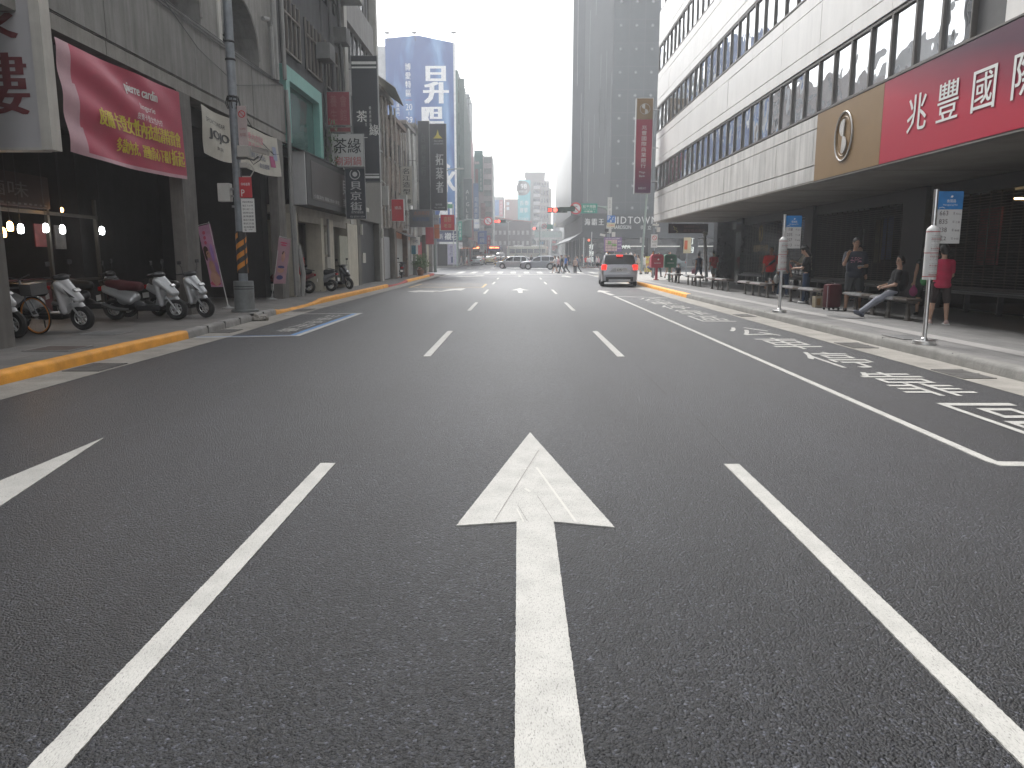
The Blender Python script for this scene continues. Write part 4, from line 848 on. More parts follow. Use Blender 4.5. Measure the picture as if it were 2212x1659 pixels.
mb = MB(); cloth_text(mb, V, nx, nz, '全館五折起', .18, .62, .55, .68, (1, 0, 0)); cloth_text(mb, V, nx, nz, '歡迎選購', .45, .7, .74, .86, (1, 0, 0)); mb.build('dark_lettering', M('navy_print', (.04, .06, .14), .5), t, fix=False)
mb = MB()
for u0, u1, v0, v1, k in ((.74, .86, .5, .78, 0), (.84, .93, .25, .6, 1)):
    mb.cur = k; mb.quad(*[cloth_pt(V, nx, nz, u, v)+Vector((.014, 0, 0)) for u, v in ((u0, v0), (u1, v0), (u1, v1), (u0, v1))])
mb.build('picture_patches', [M('magenta_print', (.35, .05, .16), .5), M('bluish_print', (.25, .28, .4), .5, var=.3, scale=8)], t)

# ---- 2: dark building with turquoise-framed bay and cream ground floor
B = thing('narrow_building', 'sooty dark building with a turquoise framed bay over cream pillars', 'building', (XL, 30, 0))
SOOT = M('sooty_wall', (.055, .055, .058), .8, var=.3, scale=1.2, streak=.5, bump=.2, bscale=15)
mb = MB(); mb.box(-22, XL-.25, 25.95, 35.2, 5.2, 15.5); mb.box(-22, XL-1.1, 25.95, 36.8, 3.0, 5.2); mb.build('wall', SOOT, B)
TUR = M('turquoise_frame', (.2, .42, .38), .5, var=.08, streak=.15)
mb = MB(); mb.box(XL-.2, XL+.05, 26.0, 26.4, 5.3, 7.75); mb.box(XL-.2, XL+.05, 26.4, 30.6, 7.3, 7.75); mb.box(XL-.2, XL+.05, 30.2, 30.6, 5.3, 7.3); mb.box(XL-1.2, XL-.2, 26.3, 30.3, 5.2, 5.3); mb.build('bay_frame', TUR, B)
mb = MB(); mb.box(XL-.24, XL-.2, 26.4, 30.2, 5.3, 7.3); mb.build('bay_glass', glass('green_bay_glass', (.05, .12, .11), .08, 1.5, .02), B)
for k in range(3):
    a = 26.6+k*2.9; mb = MB(); mb.box(XL-.24, XL-.2, a, a+2.1, 8.4, 10.2); w = mb.build('window', GLD, B)
    mb = MB()
    for q in range(5): mb.box(XL-.2, XL-.14, a+q*.515, a+q*.515+.05, 8.4, 10.2)
    mb.box(XL-.2, XL-.13, a, a+2.1, 9.6, 9.66); mb.box(XL-.2, XL-.13, a, a+2.1, 8.36, 8.42); mb.build('frame', M('rusty_window_bars', (.16, .14, .12), .7), w)
    mb = MB(); mb.box(XL-.24, XL-.2, a, a+2.1, 11.7, 13.4); mb.build('window', GLD, B)
mb = MB(); mb.box(XL-.25, XL+.9, 31, 35.1, 12.3, 13.0); mb.box(XL-.2, XL+.85, 31.1, 35, 13.0, 16); mb.build('balcony', M('pale_balcony_tiles', (.3, .3, .29), .7, streak=.4), B)
for y, x in ((31.6, .0), (32.6, .1), (33.3, .0), (34.2, .12), (34.7, .05)):
    mb = MB(); mb.path([(XL-.1+x, y, 15.5), (XL-.1+x, y, 11.0), (XL-.06+x, y+.2, 9.0), (XL-.1+x, y, 5.4)], .05+.02*(x > .05), 7); mb.build('drainpipe', M('blackened_pipe', (.06, .06, .06), .7), B)
for y, z in ((30.9, 9.4), (33.9, 10.8)):
    mb = MB(); mb.obox((XL+.1, y+.4, z), (.28, .42, .3), None, .02); w = mb.build('air_conditioner', M('grimy_ac', (.16, .16, .155), .6, var=.2, streak=.3), B)
    mb = MB()
    for q in range(7): mb.box(XL+.385, XL+.392, y+.05, y+.75, z-.24+q*.075, z-.22+q*.075)
    mb.build('grille', BLACKP, w)
for k in range(26):
    pass
mb = MB()
for q in range(160): 
    y, z = random.uniform(30.9, 31.6), random.uniform(5.0, 6.8); x = XL+random.uniform(0, .4); a = random.uniform(0, 6); s = random.uniform(.05, .11)
    mb.quad((x, y, z), (x+s*.5, y+s*math.cos(a), z+s*math.sin(a)), (x+s*.3, y+s*math.cos(a+.8)*1.6, z+s*math.sin(a+.8)*1.6), (x, y+s*math.cos(a+1.5), z+s*math.sin(a+1.5)))
solo('creeper', mb, M('dark_leaf', (.05, .09, .03), .6, var=.4, scale=9), 'clump of dark green creeper beside the turquoise frame', 'plant')
# cream ground floor
CRM = M('cream_pillar_paint', (.5, .47, .39), .75, var=.1, streak=.25)
mb = MB()
each('pillar', CRM, B, [(XL-.6, XL, a, b, .15, 2.99) for a, b in ((26.15, 26.75), (29.9, 30.3), (31.0, 31.9), (34.5, 36.6))])
mb = MB(); mb.box(XL-1.2, XL-.02, 26.1, 36.7, 3.0, 3.26); mb.box(XL-.4, XL-.04, 27.0, 34.4, 2.75, 3.0); mb.build('canopy_soffit', M('cream_soffit', (.3, .28, .24), .8, var=.15), B)
mb = MB(); mb.box(XL-2.6, XL-2.5, 26.15, 36.6, .15, 3.0); mb.box(XL-2.5, XL-.6, 36.3, 36.6, .15, 3.0); mb.build('rear_wall', M('cream_rear_wall', (.4, .38, .31), .85, var=.2, streak=.4), B)
mb = MB(); mb.box(XL-2.5, XL-2.46, 27.0, 29.6, 1.3, 2.3); mb.build('notice_board', M('grey_board', (.09, .09, .085), .7), B)
mb = MB(); mb.box(XL-.05, XL+.03, 32.8, 34.3, .4, 2.4); mb.build('panel_door', M('pale_green_cream_panel', (.38, .38, .31), .7, streak=.2), B)
mb = MB(); mb.box(XL-.02, XL+.08, 30.35, 30.85, .9, 1.5); mb.box(XL-.02, XL+.05, 30.35, 30.6, 1.6, 2.5); mb.build('meter_box', M('cream_meter_box', (.33, .32, .28), .6), B)
for pts, r in (([(XL+.1, 30.6, 3.0), (XL+.1, 30.6, 1.5)], .05), ([(XL+.1, 26.0, 3.2), (XL+.12, 26.05, .15)], .07), ([(XL+.15, 26.2, 1.9), (XL+.25, 26.3, .9), (XL+.2, 26.25, .15)], .09)): mb = MB(); mb.path(pts, r, 8); mb.build('conduit', M('pvc_grey_pipe'), B)
# projecting signs
def box_sign(label, x0, x1, y, z0, z1, face, side=None, depth=.2, cat='sign', name='projecting_sign', texts=(), lines=(), bracket=True):
    t = thing(name, label, cat, ((x0+x1)/2, y, z0))
    mb = MB(); mb.box(x0, x1, y, y+depth, z0, z1); mb.build('box', side or M('sign_box_grey', (.24, .24, .24), .5), t)
    mb = MB(); mb.box(x0+.025, x1-.025, y-.008, y-.001, z0+.025, z1-.025); mb.build('face', face, t)
    for mat, items in texts:
        mb = MB()
        for it in items:
            s, x, z, w, h, vert = it[:6]; bo = it[6] if len(it) > 6 else 0
            if vert: writev(mb, s, (x, y-.008, z), *SOUTH, w, h, .008, bo)
            else: write(mb, s, (x, y-.008, z), *SOUTH, w, h, .008, bo)
        mb.build('lettering', mat, t, fix=False)
    for mat, rects in lines:
        mb = MB()
        for a, b, c, d in rects: mb.box(a, b, y-.02, y-.009, c, d)
        mb.build('trim', mat, t)
    if bracket:
        mb = MB()
        for z in (z0+.1*(z1-z0), z1-.1*(z1-z0)): mb.tube((x0-.5, y+depth/2, z), (x0+.02, y+depth/2, z), .02, n=6)
        mb.build('bracket', M('sign_bracket', (.15, .15, .15), .5, .5), t)
    return t
NAVY = M('navy_black_face', (.022, .026, .034), .5, var=.1); WH = WHITEP
t = thing('shop_sign_box', 'long black shop sign box over the cream pillars with a pale grey end', 'sign', (-7.3, 30, 3.2))
mb = MB(); mb.box(-7.75, -7.2, 26.35, 34.3, 3.28, 5.0); mb.build('box', M('black_sign_box', (.02, .02, .021), .5), t)
mb = MB(); mb.box(-7.195, -7.185, 26.9, 33.6, 3.5, 4.8); mb.build('face', M('brown_black_face', (.045, .035, .03), .35), t)
mb = MB(); mb.box(-7.76, -7.22, 26.2, 26.34, 3.26, 5.0); mb.build('end_panel', M('pale_grey_end', (.4, .4, .4), .5, var=.08, streak=.2), t)
mb = MB(); write(mb, '貝京街', (-7.185, 31.6, 4.0), *EAST, 1.9, .62, .01, .02); write(mb, '西門町鐵板燒', (-7.185, 31.6, 3.55), *EAST, 1.9, .3, .01); write(mb, '小籠湯包 麵點 熱炒 宵夜', (-7.185, 27.1, 3.55), *EAST, 3.8, .14, .01); mb.build('lettering', M('grey_white_letters', (.5, .5, .5), .5), t)
mb = MB(); mb.add([(-8.1, 26.0, 5.35), (-7.15, 26.0, 5.02), (-7.15, 34.4, 5.02), (-8.1, 34.4, 5.35), (-8.1, 26.0, 5.32), (-7.15, 26.0, 4.99), (-7.15, 34.4, 4.99), (-8.1, 34.4, 5.32)], [(0, 1, 2, 3), (4, 7, 6, 5), (0, 4, 5, 1), (1, 5, 6, 2), (2, 6, 7, 3), (3, 7, 4, 0)]); mb.build('roof_sheet', M('dark_roof_sheet', (.04, .045, .045), .5), t)
box_sign('navy banner sign with a fruit emblem and white characters below the tea shop sign', -7.17, -6.33, 32, 3.05, 5.12, NAVY, None, .04, texts=((M('grey_white_letters'), (('貝京街', -6.98, 4.62, .5, 1.25, True, .02), ('西門町鐵板燒', -6.95, 3.28, .5, .1, False), ('02-23311234', -7.0, 3.12, .6, .07, False), ('營業時間', -6.92, 3.42, .4, .08, False))),), lines=())
mb = MB(); mb.path([(-6.75+.2*math.sin(a*PI/10), 31.98, 4.86+.2*math.cos(a*PI/10)) for a in range(2, 19)], .018, 5); mb.lathe([(.001, 0), (.1, .0), (.1, .012), (.001, .012)], (-6.75, 31.97, 4.86), 'Y', 14); mb.build('emblem', M('grey_white_letters'), bpy.data.objects['projecting_sign'])
box_sign('small dark red sign high above the white tea shop sign', -7.85, -6.9, 32.2, 6.82, 8.15, M('dull_red_face', (.25, .04, .05), .5, var=.15), None, .2, texts=((M('faded_pink_letters', (.33, .12, .13), .6), (('養生', -7.72, 8.05, .3, 1.1, True), ('會館', -7.32, 8.05, .3, 1.1, True))),))
box_sign('faded red strip sign tucked under the small dark red sign', -7.78, -6.9, 32.25, 6.56, 6.77, M('faded_red_strip', (.2, .05, .05), .6, var=.3), None, .12)
box_sign('square white sign with black tea characters over a red hotpot line', -7.68, -6.34, 31.95, 5.14, 6.46, M('white_sign_face', (.5, .5, .49), .5, var=.06), None, .15, texts=((BLACKP, (('茶緣', -7.56, 5.68, 1.1, .6, False, .012),)), (M('red_letters', (.42, .1, .1), .5), (('涮涮鍋', -7.56, 5.2, 1.1, .35, False, .01),))))
t = box_sign('very tall black sign with white brush characters fixed to a pale pillar', -7.62, -6.42, 36, 4.92, 10.48, M('charcoal_face', (.03, .033, .04), .5, var=.1), None, .25, texts=((WH, (('茶', -7.42, 7.6, .45, .5, False, .02), ('緣', -6.85, 7.0, .42, .48, False, .02), ('自然養生', -7.05, 8.1, .1, .7, True), ('精緻涮涮鍋', -6.85, 8.3, .1, .9, True))),), lines=((WH, ((-7.58, -6.46, 10.1, 10.22), (-7.58, -6.46, 9.93, 10.0), (-7.58, -6.46, 5.1, 5.2), (-7.58, -6.46, 5.26, 5.3), (-7.4, -6.95, 6.9, 6.92))),))

# ---- 3: taller building, pale pillars and spandrels
C3 = thing('tall_building', 'taller grey building with pale edge pillars and strip windows behind the tea signs', 'building', (XL, 39, 0))
mb = MB(); mb.box(-24, XL-.35, 35.2, 43.4, 3.6, 34); mb.build('wall', M('grey_spandrel', (.26, .255, .25), .8, var=.12, streak=.35), C3)
mb = MB(); mb.box(XL-.4, XL+.02, 35.2, 35.8, 3.0, 34); mb.box(XL-.4, XL+.02, 42.95, 43.4, .15, 34); mb.build('pillar', M('pale_pillar', (.42, .41, .38), .75, var=.1, streak=.2), C3)
for z in [7.2+3.2*k for k in range(8)]:
    mb = MB(); mb.box(XL-.34, XL-.1, 35.85, 42.9, z+1.7, z+3.1); mb.build('spandrel', M('grey_spandrel'), C3)
    for a in (35.9, 37.7, 39.5, 41.3):
        mb = MB(); mb.box(XL-.34, XL-.3, a, a+1.5, z, z+1.65); w = mb.build('window', GLD, C3)
        mb = MB(); mb.box(XL-.3, XL-.25, a-.12, a, z, z+1.65); mb.box(XL-.3, XL-.26, a+.7, a+.75, z, z+1.65); mb.build('frame', ALU, w)
mb = MB(); mb.box(-24, XL-.3, 36.6, 43.4, .15, 3.6)
mb.build('ground_floor', M('black_shop_wall', (.02, .02, .022), .5, var=.2), C3)
mb = MB(); mb.box(XL-.3, XL+.05, 36.7, 42.9, 3.3, 5.6); mb.box(XL-.3, XL+.01, 36.65, 37.3, .15, 3.3); mb.box(XL-.3, XL+.01, 42.3, 42.94, .15, 3.3); mb.build('shop_surround', M('taupe_panel', (.12, .115, .1), .7, var=.12, streak=.2), C3)
mb = MB(); mb.box(XL-.2, XL-.15, 38.5, 39.2, 1.2, 1.7); mb.box(XL+.05, XL+.07, 38.5, 39.3, 3.75, 3.95); mb.build('paper_notice', M('paper', (.5, .49, .44), .7), C3)
mb = MB()
for y in (37.0, 42.6): mb.lathe([(.001, 0), (.07, 0), (.07, .5), (.001, .5)], (XL+.12, y, 2.55), 'Z', 10)
mb.build('wall_lamp', M('frosted_lamp', (.5, .5, .45), .5), C3)
mb = MB(); mb.path([(XL+.05, 41.6, 5.8), (XL+.5, 41.9, 5.4), (XL+.45, 42.1, 4.9)], .03, 6); mb.box(XL+.3, XL+.6, 42.0, 42.2, 4.3, 5.3); mb.build('duct', M('pale_duct', (.45, .45, .43), .5), C3)

# ---- 4: the low row beyond, each house its own
def shop_house(label, y0, y1, h, wmat, gmat, awn=None, door=None, win=2, extra=None, x=XL):
    t = thing('shop_house', label, 'building', (x, (y0+y1)/2, 0), 0, 'old shop houses along the left pavement')
    mb = MB(); mb.box(-22, x-.3, y0, y1-.02, 3.2, h); mb.build('wall', wmat, t)
    mb = MB(); mb.box(-22, x-.35, y0, y1-.02, .15, 3.2); mb.build('ground_floor', gmat, t)
    each('pier', wmat, t, [(x-.36, x, y0, y0+.35, .15, 3.3), (x-.36, x, y1-.4, y1-.04, .15, 3.3)])
    w = (y1-y0)/win
    z = 4.4
    while z+1.4 < h:
        for k in range(win):
            mb = MB(); mb.box(x-.3, x-.27, y0+k*w+.4, y0+(k+1)*w-.4, z, z+1.3); o = mb.build('window', GLD, t)
            mb = MB(); mb.box(x-.28, x-.2, y0+k*w+.35, y0+k*w+.42, z, z+1.3); mb.box(x-.28, x-.2, y0+(k+.5)*w-.03, y0+(k+.5)*w+.03, z, z+1.3); mb.box(x-.28, x-.12, y0+k*w+.3, y0+(k+1)*w-.3, z-.1, z-.02); mb.build('frame', ALU, o)
        z += 3.1
    mb = MB(); mb.box(x-.34, x-.31, y0+.45, y1-.5, .2, 2.7); mb.build('shutter', door or GREYM, t)
    if awn: mb = MB(); mb.add([(x, y0+.2, 3.1), (x+.7, y0+.2, 2.8), (x+.7, y1-.2, 2.8), (x, y1-.2, 3.1), (x, y0+.2, 3.06), (x+.7, y0+.2, 2.76), (x+.7, y1-.2, 2.76), (x, y1-.2, 3.06)], [(0, 1, 2, 3), (4, 7, 6, 5), (0, 4, 5, 1), (1, 5, 6, 2), (2, 6, 7, 3), (3, 7, 4, 0)]); mb.build('awning', awn, t)
    mb = MB(); mb.box(x-.5, x+.08, y0, y1-.02, h, h+.25); mb.build('cornice', wmat, t)
    return t
AGED = M('aged_plaster', (.19, .175, .155), .85, var=.25, scale=1.4, streak=.5, bump=.2, bscale=18); BRWN = M('brown_tile_wall', (.16, .115, .09), .7, var=.2, streak=.4)
t = shop_house('narrow grimy house with rusty pipes and a tilted roof sheet, right after the tall building', 43.45, 48.0, 10.6, AGED, M('dim_shop', (.06, .055, .05), .8), None, None, 2)
for y, x in ((44.2, .1), (44.8, .2), (45.7, .1), (46.6, .18), (47.4, .12), (47.8, .25)):
    mb = MB(); mb.path([(XL-.1+x, y, 10.4), (XL-.05+x, y, 7.5), (XL-.12+x, y+.1, 5), (XL-.1+x, y, 3.2)], .06, 7); mb.build('drainpipe', M('mottled_pipe', (.3, .27, .24), .7, var=.35, scale=4), t)
mb = MB(); mb.add([(XL-.4, 43.5, 11.6), (XL+.9, 43.5, 10.7), (XL+.9, 46.5, 10.3), (XL-.4, 46.5, 11.2), (XL-.4, 43.5, 11.55), (XL+.9, 43.5, 10.65), (XL+.9, 46.5, 10.25), (XL-.4, 46.5, 11.15)], [(0, 1, 2, 3), (4, 7, 6, 5), (0, 4, 5, 1), (1, 5, 6, 2), (2, 6, 7, 3), (3, 7, 4, 0)]); mb.build('roof_sheet', M('weathered_sheet', (.3, .3, .26), .7, streak=.3), t)
t = shop_house('brown tiled shop house under the vertical salon sign', 48.0, 53.2, 9.8, BRWN, M('orange_frame', (.34, .13, .06), .6), M('dark_awning', (.04, .04, .04), .7), M('pale_door', (.35, .35, .33), .6), 2)
for y in (49.0, 50.4, 51.5, 52.6):
    mb = MB(); mb.path([(XL+.05, y, 9.6), (XL+.1, y, 6.5), (XL+.05, y, 3.4)], .05, 6); mb.build('drainpipe', M('mottled_pipe'), t)
mb = MB(); mb.box(XL-.1, XL+.5, 49.5, 50.3, 4.5, 5.4); mb.build('air_conditioner', M('pale_ac', (.35, .35, .33), .6), t)
t = shop_house('shop house with white pipes and an orange framed doorway', 53.2, 58.2, 10.4, M('pale_grimy_wall', (.26, .25, .24), .8, var=.2, streak=.5), M('orange_frame'), None, M('pale_door'), 2)
for y, r in ((54.0, .07), (54.6, .05), (56.2, .1), (57.2, .06)):
    mb = MB(); mb.path([(XL+.08, y, 10.2), (XL+.14, y, 7), (XL+.06, y+.1, 5), (XL+.1, y, 1.2)], r, 7); mb.build('drainpipe', M('white_pipe', (.5, .5, .48), .6, var=.15, streak=.3), t)
t = shop_house('grey shop house with dark pipes beside the street lamp', 58.2, 63.8, 11.0, AGED, M('dim_shop'), None, M('red_shutter', (.3, .05, .06), .6), 3)
t = shop_house('corner shop house with a red panel before the crossing', 63.8, 68.6, 10.2, M('white_grimy_wall', (.33, .32, .31), .8, var=.2, streak=.4), M('pink_panel_wall', (.4, .08, .09), .6), None, M('cream_shutter', (.42, .38, .3), .6), 2)

box_sign('vertical cream salon sign with black characters between pipes', -7.62, -6.84, 50, 4.8, 7.25, M('cream_sign_face', (.45, .44, .39), .5, var=.08), None, .2, texts=((BLACKP, (('名江造型', -7.5, 7.15, .52, 1.7, True, .02), ('髮廊', -7.52, 4.9, .55, .3, False, .02))),))
box_sign('rusty roof-top wire sign frame above the pipes', -6.6, -6.55, 50, 7.3, 10.2, ALU, None, .05, name='rooftop_sign', bracket=True)
box_sign('grey and crimson square sign low on the shop row', -7.6, -6.85, 46.0, 3.6, 4.9, M('red_sign_face'), M('sign_box_pale', (.5, .5, .5), .5), .3, texts=((WH, (('禮品', -7.4, 4.3, .4, .18, False),)),))
box_sign('grey horizontal sign with faint red characters over the orange shop', -7.6, -5.95, 53.5, 3.55, 4.75, M('grey_sign_face', (.14, .14, .15), .5, var=.15), None, .25, texts=((M('dull_orange_letters', (.3, .14, .1), .6), (('大川布行', -7.3, 4.35, 1.1, .3, False, .02),)), (M('dull_blue_letters', (.07, .1, .2), .6), (('毛料西服', -7.4, 3.95, 1.2, .28, False, .02),))))
t = box_sign('huge charcoal sign with a yellow triangle and pale characters', -6.61, -5.38, 58, 4.95, 11.2, M('charcoal_print', (.028, .03, .036), .5, var=.1), None, .3, texts=((M('pale_grey_letters', (.4, .4, .4), .5), (('拓棻者', -6.2, 9.15, .6, 3.0, True, .02), ('TALUSMO', -6.3, 9.9, .7, .12, False), ('OUTDOOR SPORTS', -6.3, 9.72, .7, .1, False), ('咖啡館', -6.25, 5.3, .5, .16, False), ('TEL 2331-5678', -6.35, 5.1, .8, .1, False))), (YEL, ())))
mb = MB(); mb.prism([(-.34, 0), (.34, 0), (.1, .25), (0, .62), (-.1, .25)], (-6.0, 57.97, 10.15), (1, 0, 0), (0, 0, 1), (0, -.01, 0)); mb.build('triangle_emblem', M('yellow_emblem', (.5, .42, .06), .5), t)
box_sign('taller dark sign with faded characters directly behind the triangle sign', -7.5, -6.64, 58.1, 5.0, 11.42, M('faded_dark_print', (.03, .034, .038), .6, var=.25), None, .3, texts=((M('faint_letters', (.06, .065, .065), .6), (('台灣茶行', -7.3, 10.6, .4, 3.2, True, .02),)),))
box_sign('red sign with pale script hanging under the charcoal sign', -6.1, -5.0, 60, 3.55, 4.75, RED, None, .1, texts=((M('pale_gold', (.5, .35, .2), .5), (('喜餅', -5.85, 4.2, .6, .4, False), ('老店', -5.85, 3.75, .6, .3, False))),))
box_sign('small pale grey sign left of the red script sign', -7.3, -6.2, 60, 4.0, 4.75, M('pale_grey_face', (.35, .35, .37), .5, var=.15), None, .15, texts=((M('navy_print'), (('眼科 診所', -7.2, 4.25, .9, .25, False),)),))
box_sign('orange vertical panel sign by the street lamp', -7.3, -6.6, 64.2, 3.0, 4.3, M('orange_face', (.45, .14, .06), .5), None, .15)
box_sign('faded pink red vertical board at the corner shop', -7.6, -6.9, 62.5, 2.5, 4.5, M('pink_red_face', (.42, .08, .1), .5), None, .2)
# little white cloth sign and blue flag, potted plant
t = thing('hanging_flag', 'small white cloth sign with blue tail hanging by the orange doorway', 'flag', (-7.4, 52.4, 2.2))
mb = MB(); mb.box(-7.4, -6.75, 52.4, 52.43, 2.3, 2.85); mb.build('white_cloth', WHITEP, t); mb = MB(); mb.box(-7.35, -7.05, 52.4, 52.43, 1.7, 2.29); mb.build('blue_cloth', M('teal_cloth', (.04, .16, .22), .7), t)
mb = MB(); write(mb, '小吃', (-7.25, 52.4, 2.45), *SOUTH, .35, .22); mb.build('lettering', M('navy_print'), t)
t = thing('potted_plant', 'bushy green potted plant standing on the pavement by the street lamp', 'plant', (-7.3, 56.6, .15))
mb = MB(); mb.lathe([(.001, 0), (.2, 0), (.27, .42), (.24, .42), (.22, .36), (.001, .36)], n=16); mb.build('pot', M('terracotta', (.22, .12, .08), .8), t, world=False)
def leaf_mass(n, c, r, s, seed=3):
    rnd = random.Random(seed); mb = MB()
    cl = [Vector((rnd.uniform(-r[0], r[0])*.7, rnd.uniform(-r[1], r[1])*.7, rnd.uniform(-r[2], r[2])*.7)) for _ in range(14)]
    for q in range(n):
        p = Vector(c)+rnd.choice(cl)+Vector((rnd.gauss(0, .3)*r[0], rnd.gauss(0, .3)*r[1], rnd.gauss(0, .3)*r[2])); d = Vector((rnd.uniform(-1, 1), rnd.uniform(-1, 1), rnd.uniform(-.3, 1))).normalized(); w = d.orthogonal().normalized(); L = s*rnd.uniform(.6, 1.4)
        mb.quad(p-w*L*.2, p+d*L*.5-w*L*.3, p+d*L, p+d*L*.5+w*L*.3)
    return mb
leaf_mass(900, (0, 0, .95), (.55, .5, .5), .14).build('foliage', M('shrub_leaf', (.08, .14, .045), .55, var=.4, scale=9), t, world=False, fix=False)

# ============================================================ FAR BLOCKS beyond the crossing
XF = -9.5
def far_building(name, label, x0, x1, y0, y1, z1, wall, rows=None, z0=.15, cat='building', group=None, wz=None, south=None, east=None, wx=None):
    """block with a grid of windows on the side facing the camera (south) and on the street side (east)"""
    t = thing(name, label, cat, ((x0+x1)/2, y0, 0), 0, group)
    mb = MB(); mb.box(x0, x1, y0, y1, z0, z1); mb.build('wall', wall, t)
    if rows:
        fz, pitch, h = rows
        z = fz
        n_e = max(1, int((y1-y0)/3.6)) if east else 0; n_s = max(1, int((x1-x0)/2.6)) if south else 0
        while z+h < z1-.3:
            for k in range(n_e):
                w = (y1-y0)/n_e; a = y0+k*w+.5; X = x1 if x1 <= 0 else x0; s = .03 if x1 <= 0 else -.03
                mb = MB(); mb.box(X, X+s, a, a+w-1.0, z, z+h); mb.build('window', GLD, t)
            for k in range(n_s):
                w = (x1-x0)/n_s; a = x0+k*w+.4; mb = MB(); mb.box(a, a+w-.8, y0-.04, y0, z, z+h); mb.build('window', GLD, t)
            z += pitch
    return t
# wrapped corner building
W = far_building('billboard_building', 'building wrapped in a giant blue advertising sheet on the far left corner', -22, XF, 115.3, 117.5, 31.5, M('pale_side_wall', (.5, .5, .5), .7))
m, N, L_, b = nodes_of('blue_wrap_print')
g = N.new('ShaderNodeNewGeometry').outputs['Position']
mp = N.new('ShaderNodeMapping'); mp.inputs['Scale'].default_value = (.32, 1, .1); mp.inputs['Rotation'].default_value = (0, R(24), 0); L_.new(g, mp.inputs[0])
n = N.new('ShaderNodeTexNoise'); n.inputs['Scale'].default_value = 1.0; n.inputs['Detail'].default_value = 5; n.inputs['Distortion'].default_value = .6; L_.new(mp.outputs[0], n.inputs['Vector'])
L_.new(ramp(N, L_, n.outputs[0], [(0, (.03, .075, .25)), (.48, (.035, .09, .29)), (.6, (.1, .22, .46)), (.75, (.25, .42, .65))]), b.inputs['Base Color']); b.inputs['Roughness'].default_value = .5
t = thing('billboard', 'giant blue billboard sheet with white brush characters wrapping the corner building', 'billboard', (-14.5, 115, 6))
mb = MB(); mb.prism([(-19.3, 6.5), (XF+.02, 6.3), (XF+.02, 31.9), (-14.5, 32.9), (-19.3, 32.5)], (0, 115.0, 0), (1, 0, 0), (0, 0, 1), (0, .25, 0)); mb.build('sheet', m, t)
mb = MB(); mb.box(XF+.03, XF+.3, 114.95, 115.3, 6.3, 31.9); mb.build('edge_strip', M('white_edge', (.75, .75, .75), .5), t)
mb = MB(); write(mb, '昇', (-13.9, 115, 23.3), *SOUTH, 3.7, 5.9, .03, .035, cell=True); write(mb, '陽', (-14.3, 115, 18.3), *SOUTH, 3.3, 5.2, .03, .035, cell=True); write(mb, '永', (-12.3, 115, 10.6), *SOUTH, 3.0, 5.0, .03, .03, cell=True); write(mb, '和', (-12.0, 115, 6.6), *SOUTH, 2.2, 3.4, .03, .03, cell=True)
writev(mb, '博愛特區', (-16.5, 115, 29.2), *SOUTH, .85, 4.8, .03, .02); write(mb, '20', (-16.5, 115, 22.6), *SOUTH, .95, .9, .03); write(mb, '29', (-16.5, 115, 20.8), *SOUTH, .95, .9, .03); write(mb, '|', (-16.1, 115, 21.9), *SOUTH, .07, .5, .03); write(mb, '坪', (-16.5, 115, 19.5), *SOUTH, .85, .95, .03, .02, cell=True); writev(mb, '捷運西門', (-17.9, 115, 24.2), *SOUTH, .5, 2.4, .03); write(mb, '2', (-17.9, 115, 19.6), *SOUTH, .55, .9, .03, .02)
mb.build('lettering', M('pure_white_print', (.8, .8, .8), .5), t, fix=False)
mb = MB(); mb.box(-16.5, -15.6, 114.95, 114.99, 24.0, 24.06); mb.build('red_rule', RED, t)
mb = MB()
for x in (-18.8, -14.9, -9.3): mb.tube((x, 115, 32.2), (x, 113.9, 32.9), .05, n=6); mb.box(x-.35, x+.35, 113.6, 114.1, 32.85, 33.0)
mb.build('floodlight', M('dark_floodlight', (.12, .12, .12), .5), t)
t = thing('corner_shop', 'navy shirt shop with white characters at the foot of the blue billboard', 'building', (-11, 115, 0))
mb = MB(); mb.box(-22, XF+.1, 115.2, 122, .15, 6.2); mb.build('wall', M('grey_shop_wall', (.22, .22, .22), .7), t)
mb = MB(); mb.box(-13, -8.9, 113.9, 115.1, 5.35, 6.1); mb.build('white_awning', M('white_awning_cloth', (.55, .55, .53), .7), t)
NV = M('navy_sign', (.035, .045, .11), .5)
mb = MB(); mb.box(-12.2, -8.95, 114.0, 114.2, 3.75, 5.3); mb.build('name_board', NV, t)
mb = MB(); write(mb, '襯衫', (-11.0, 114, 4.0), *SOUTH, 2.0, 1.05, .02, .02); write(mb, '新', (-11.95, 114, 4.1), *SOUTH, .7, .8, .02); mb.box(-11.8, -9.05, 113.98, 113.99, 3.4, 3.72); mb.build('lettering', WHITEP, t)
mb = MB(); mb.box(-10.6, -9.3, 113.95, 114.02, .4, 3.4); mb.build('lilac_poster', M('lilac_poster', (.38, .36, .46), .6, var=.15), t)
mb = MB(); writev(mb, '首文衫', (-10.3, 113.95, 3.2), *SOUTH, .5, 1.5, .02); mb.obox((-9.95, 113.9, 1.1), (.15, .02, .45)); mb.build('poster_print', M('navy_print'), t)
mb = MB(); mb.box(-12.2, -10.8, 114.9, 115.18, .2, 3.4); mb.box(-9.2, XF+.3, 114.9, 115.18, .2, 3.4); mb.build('shopfront', DARKP, t)
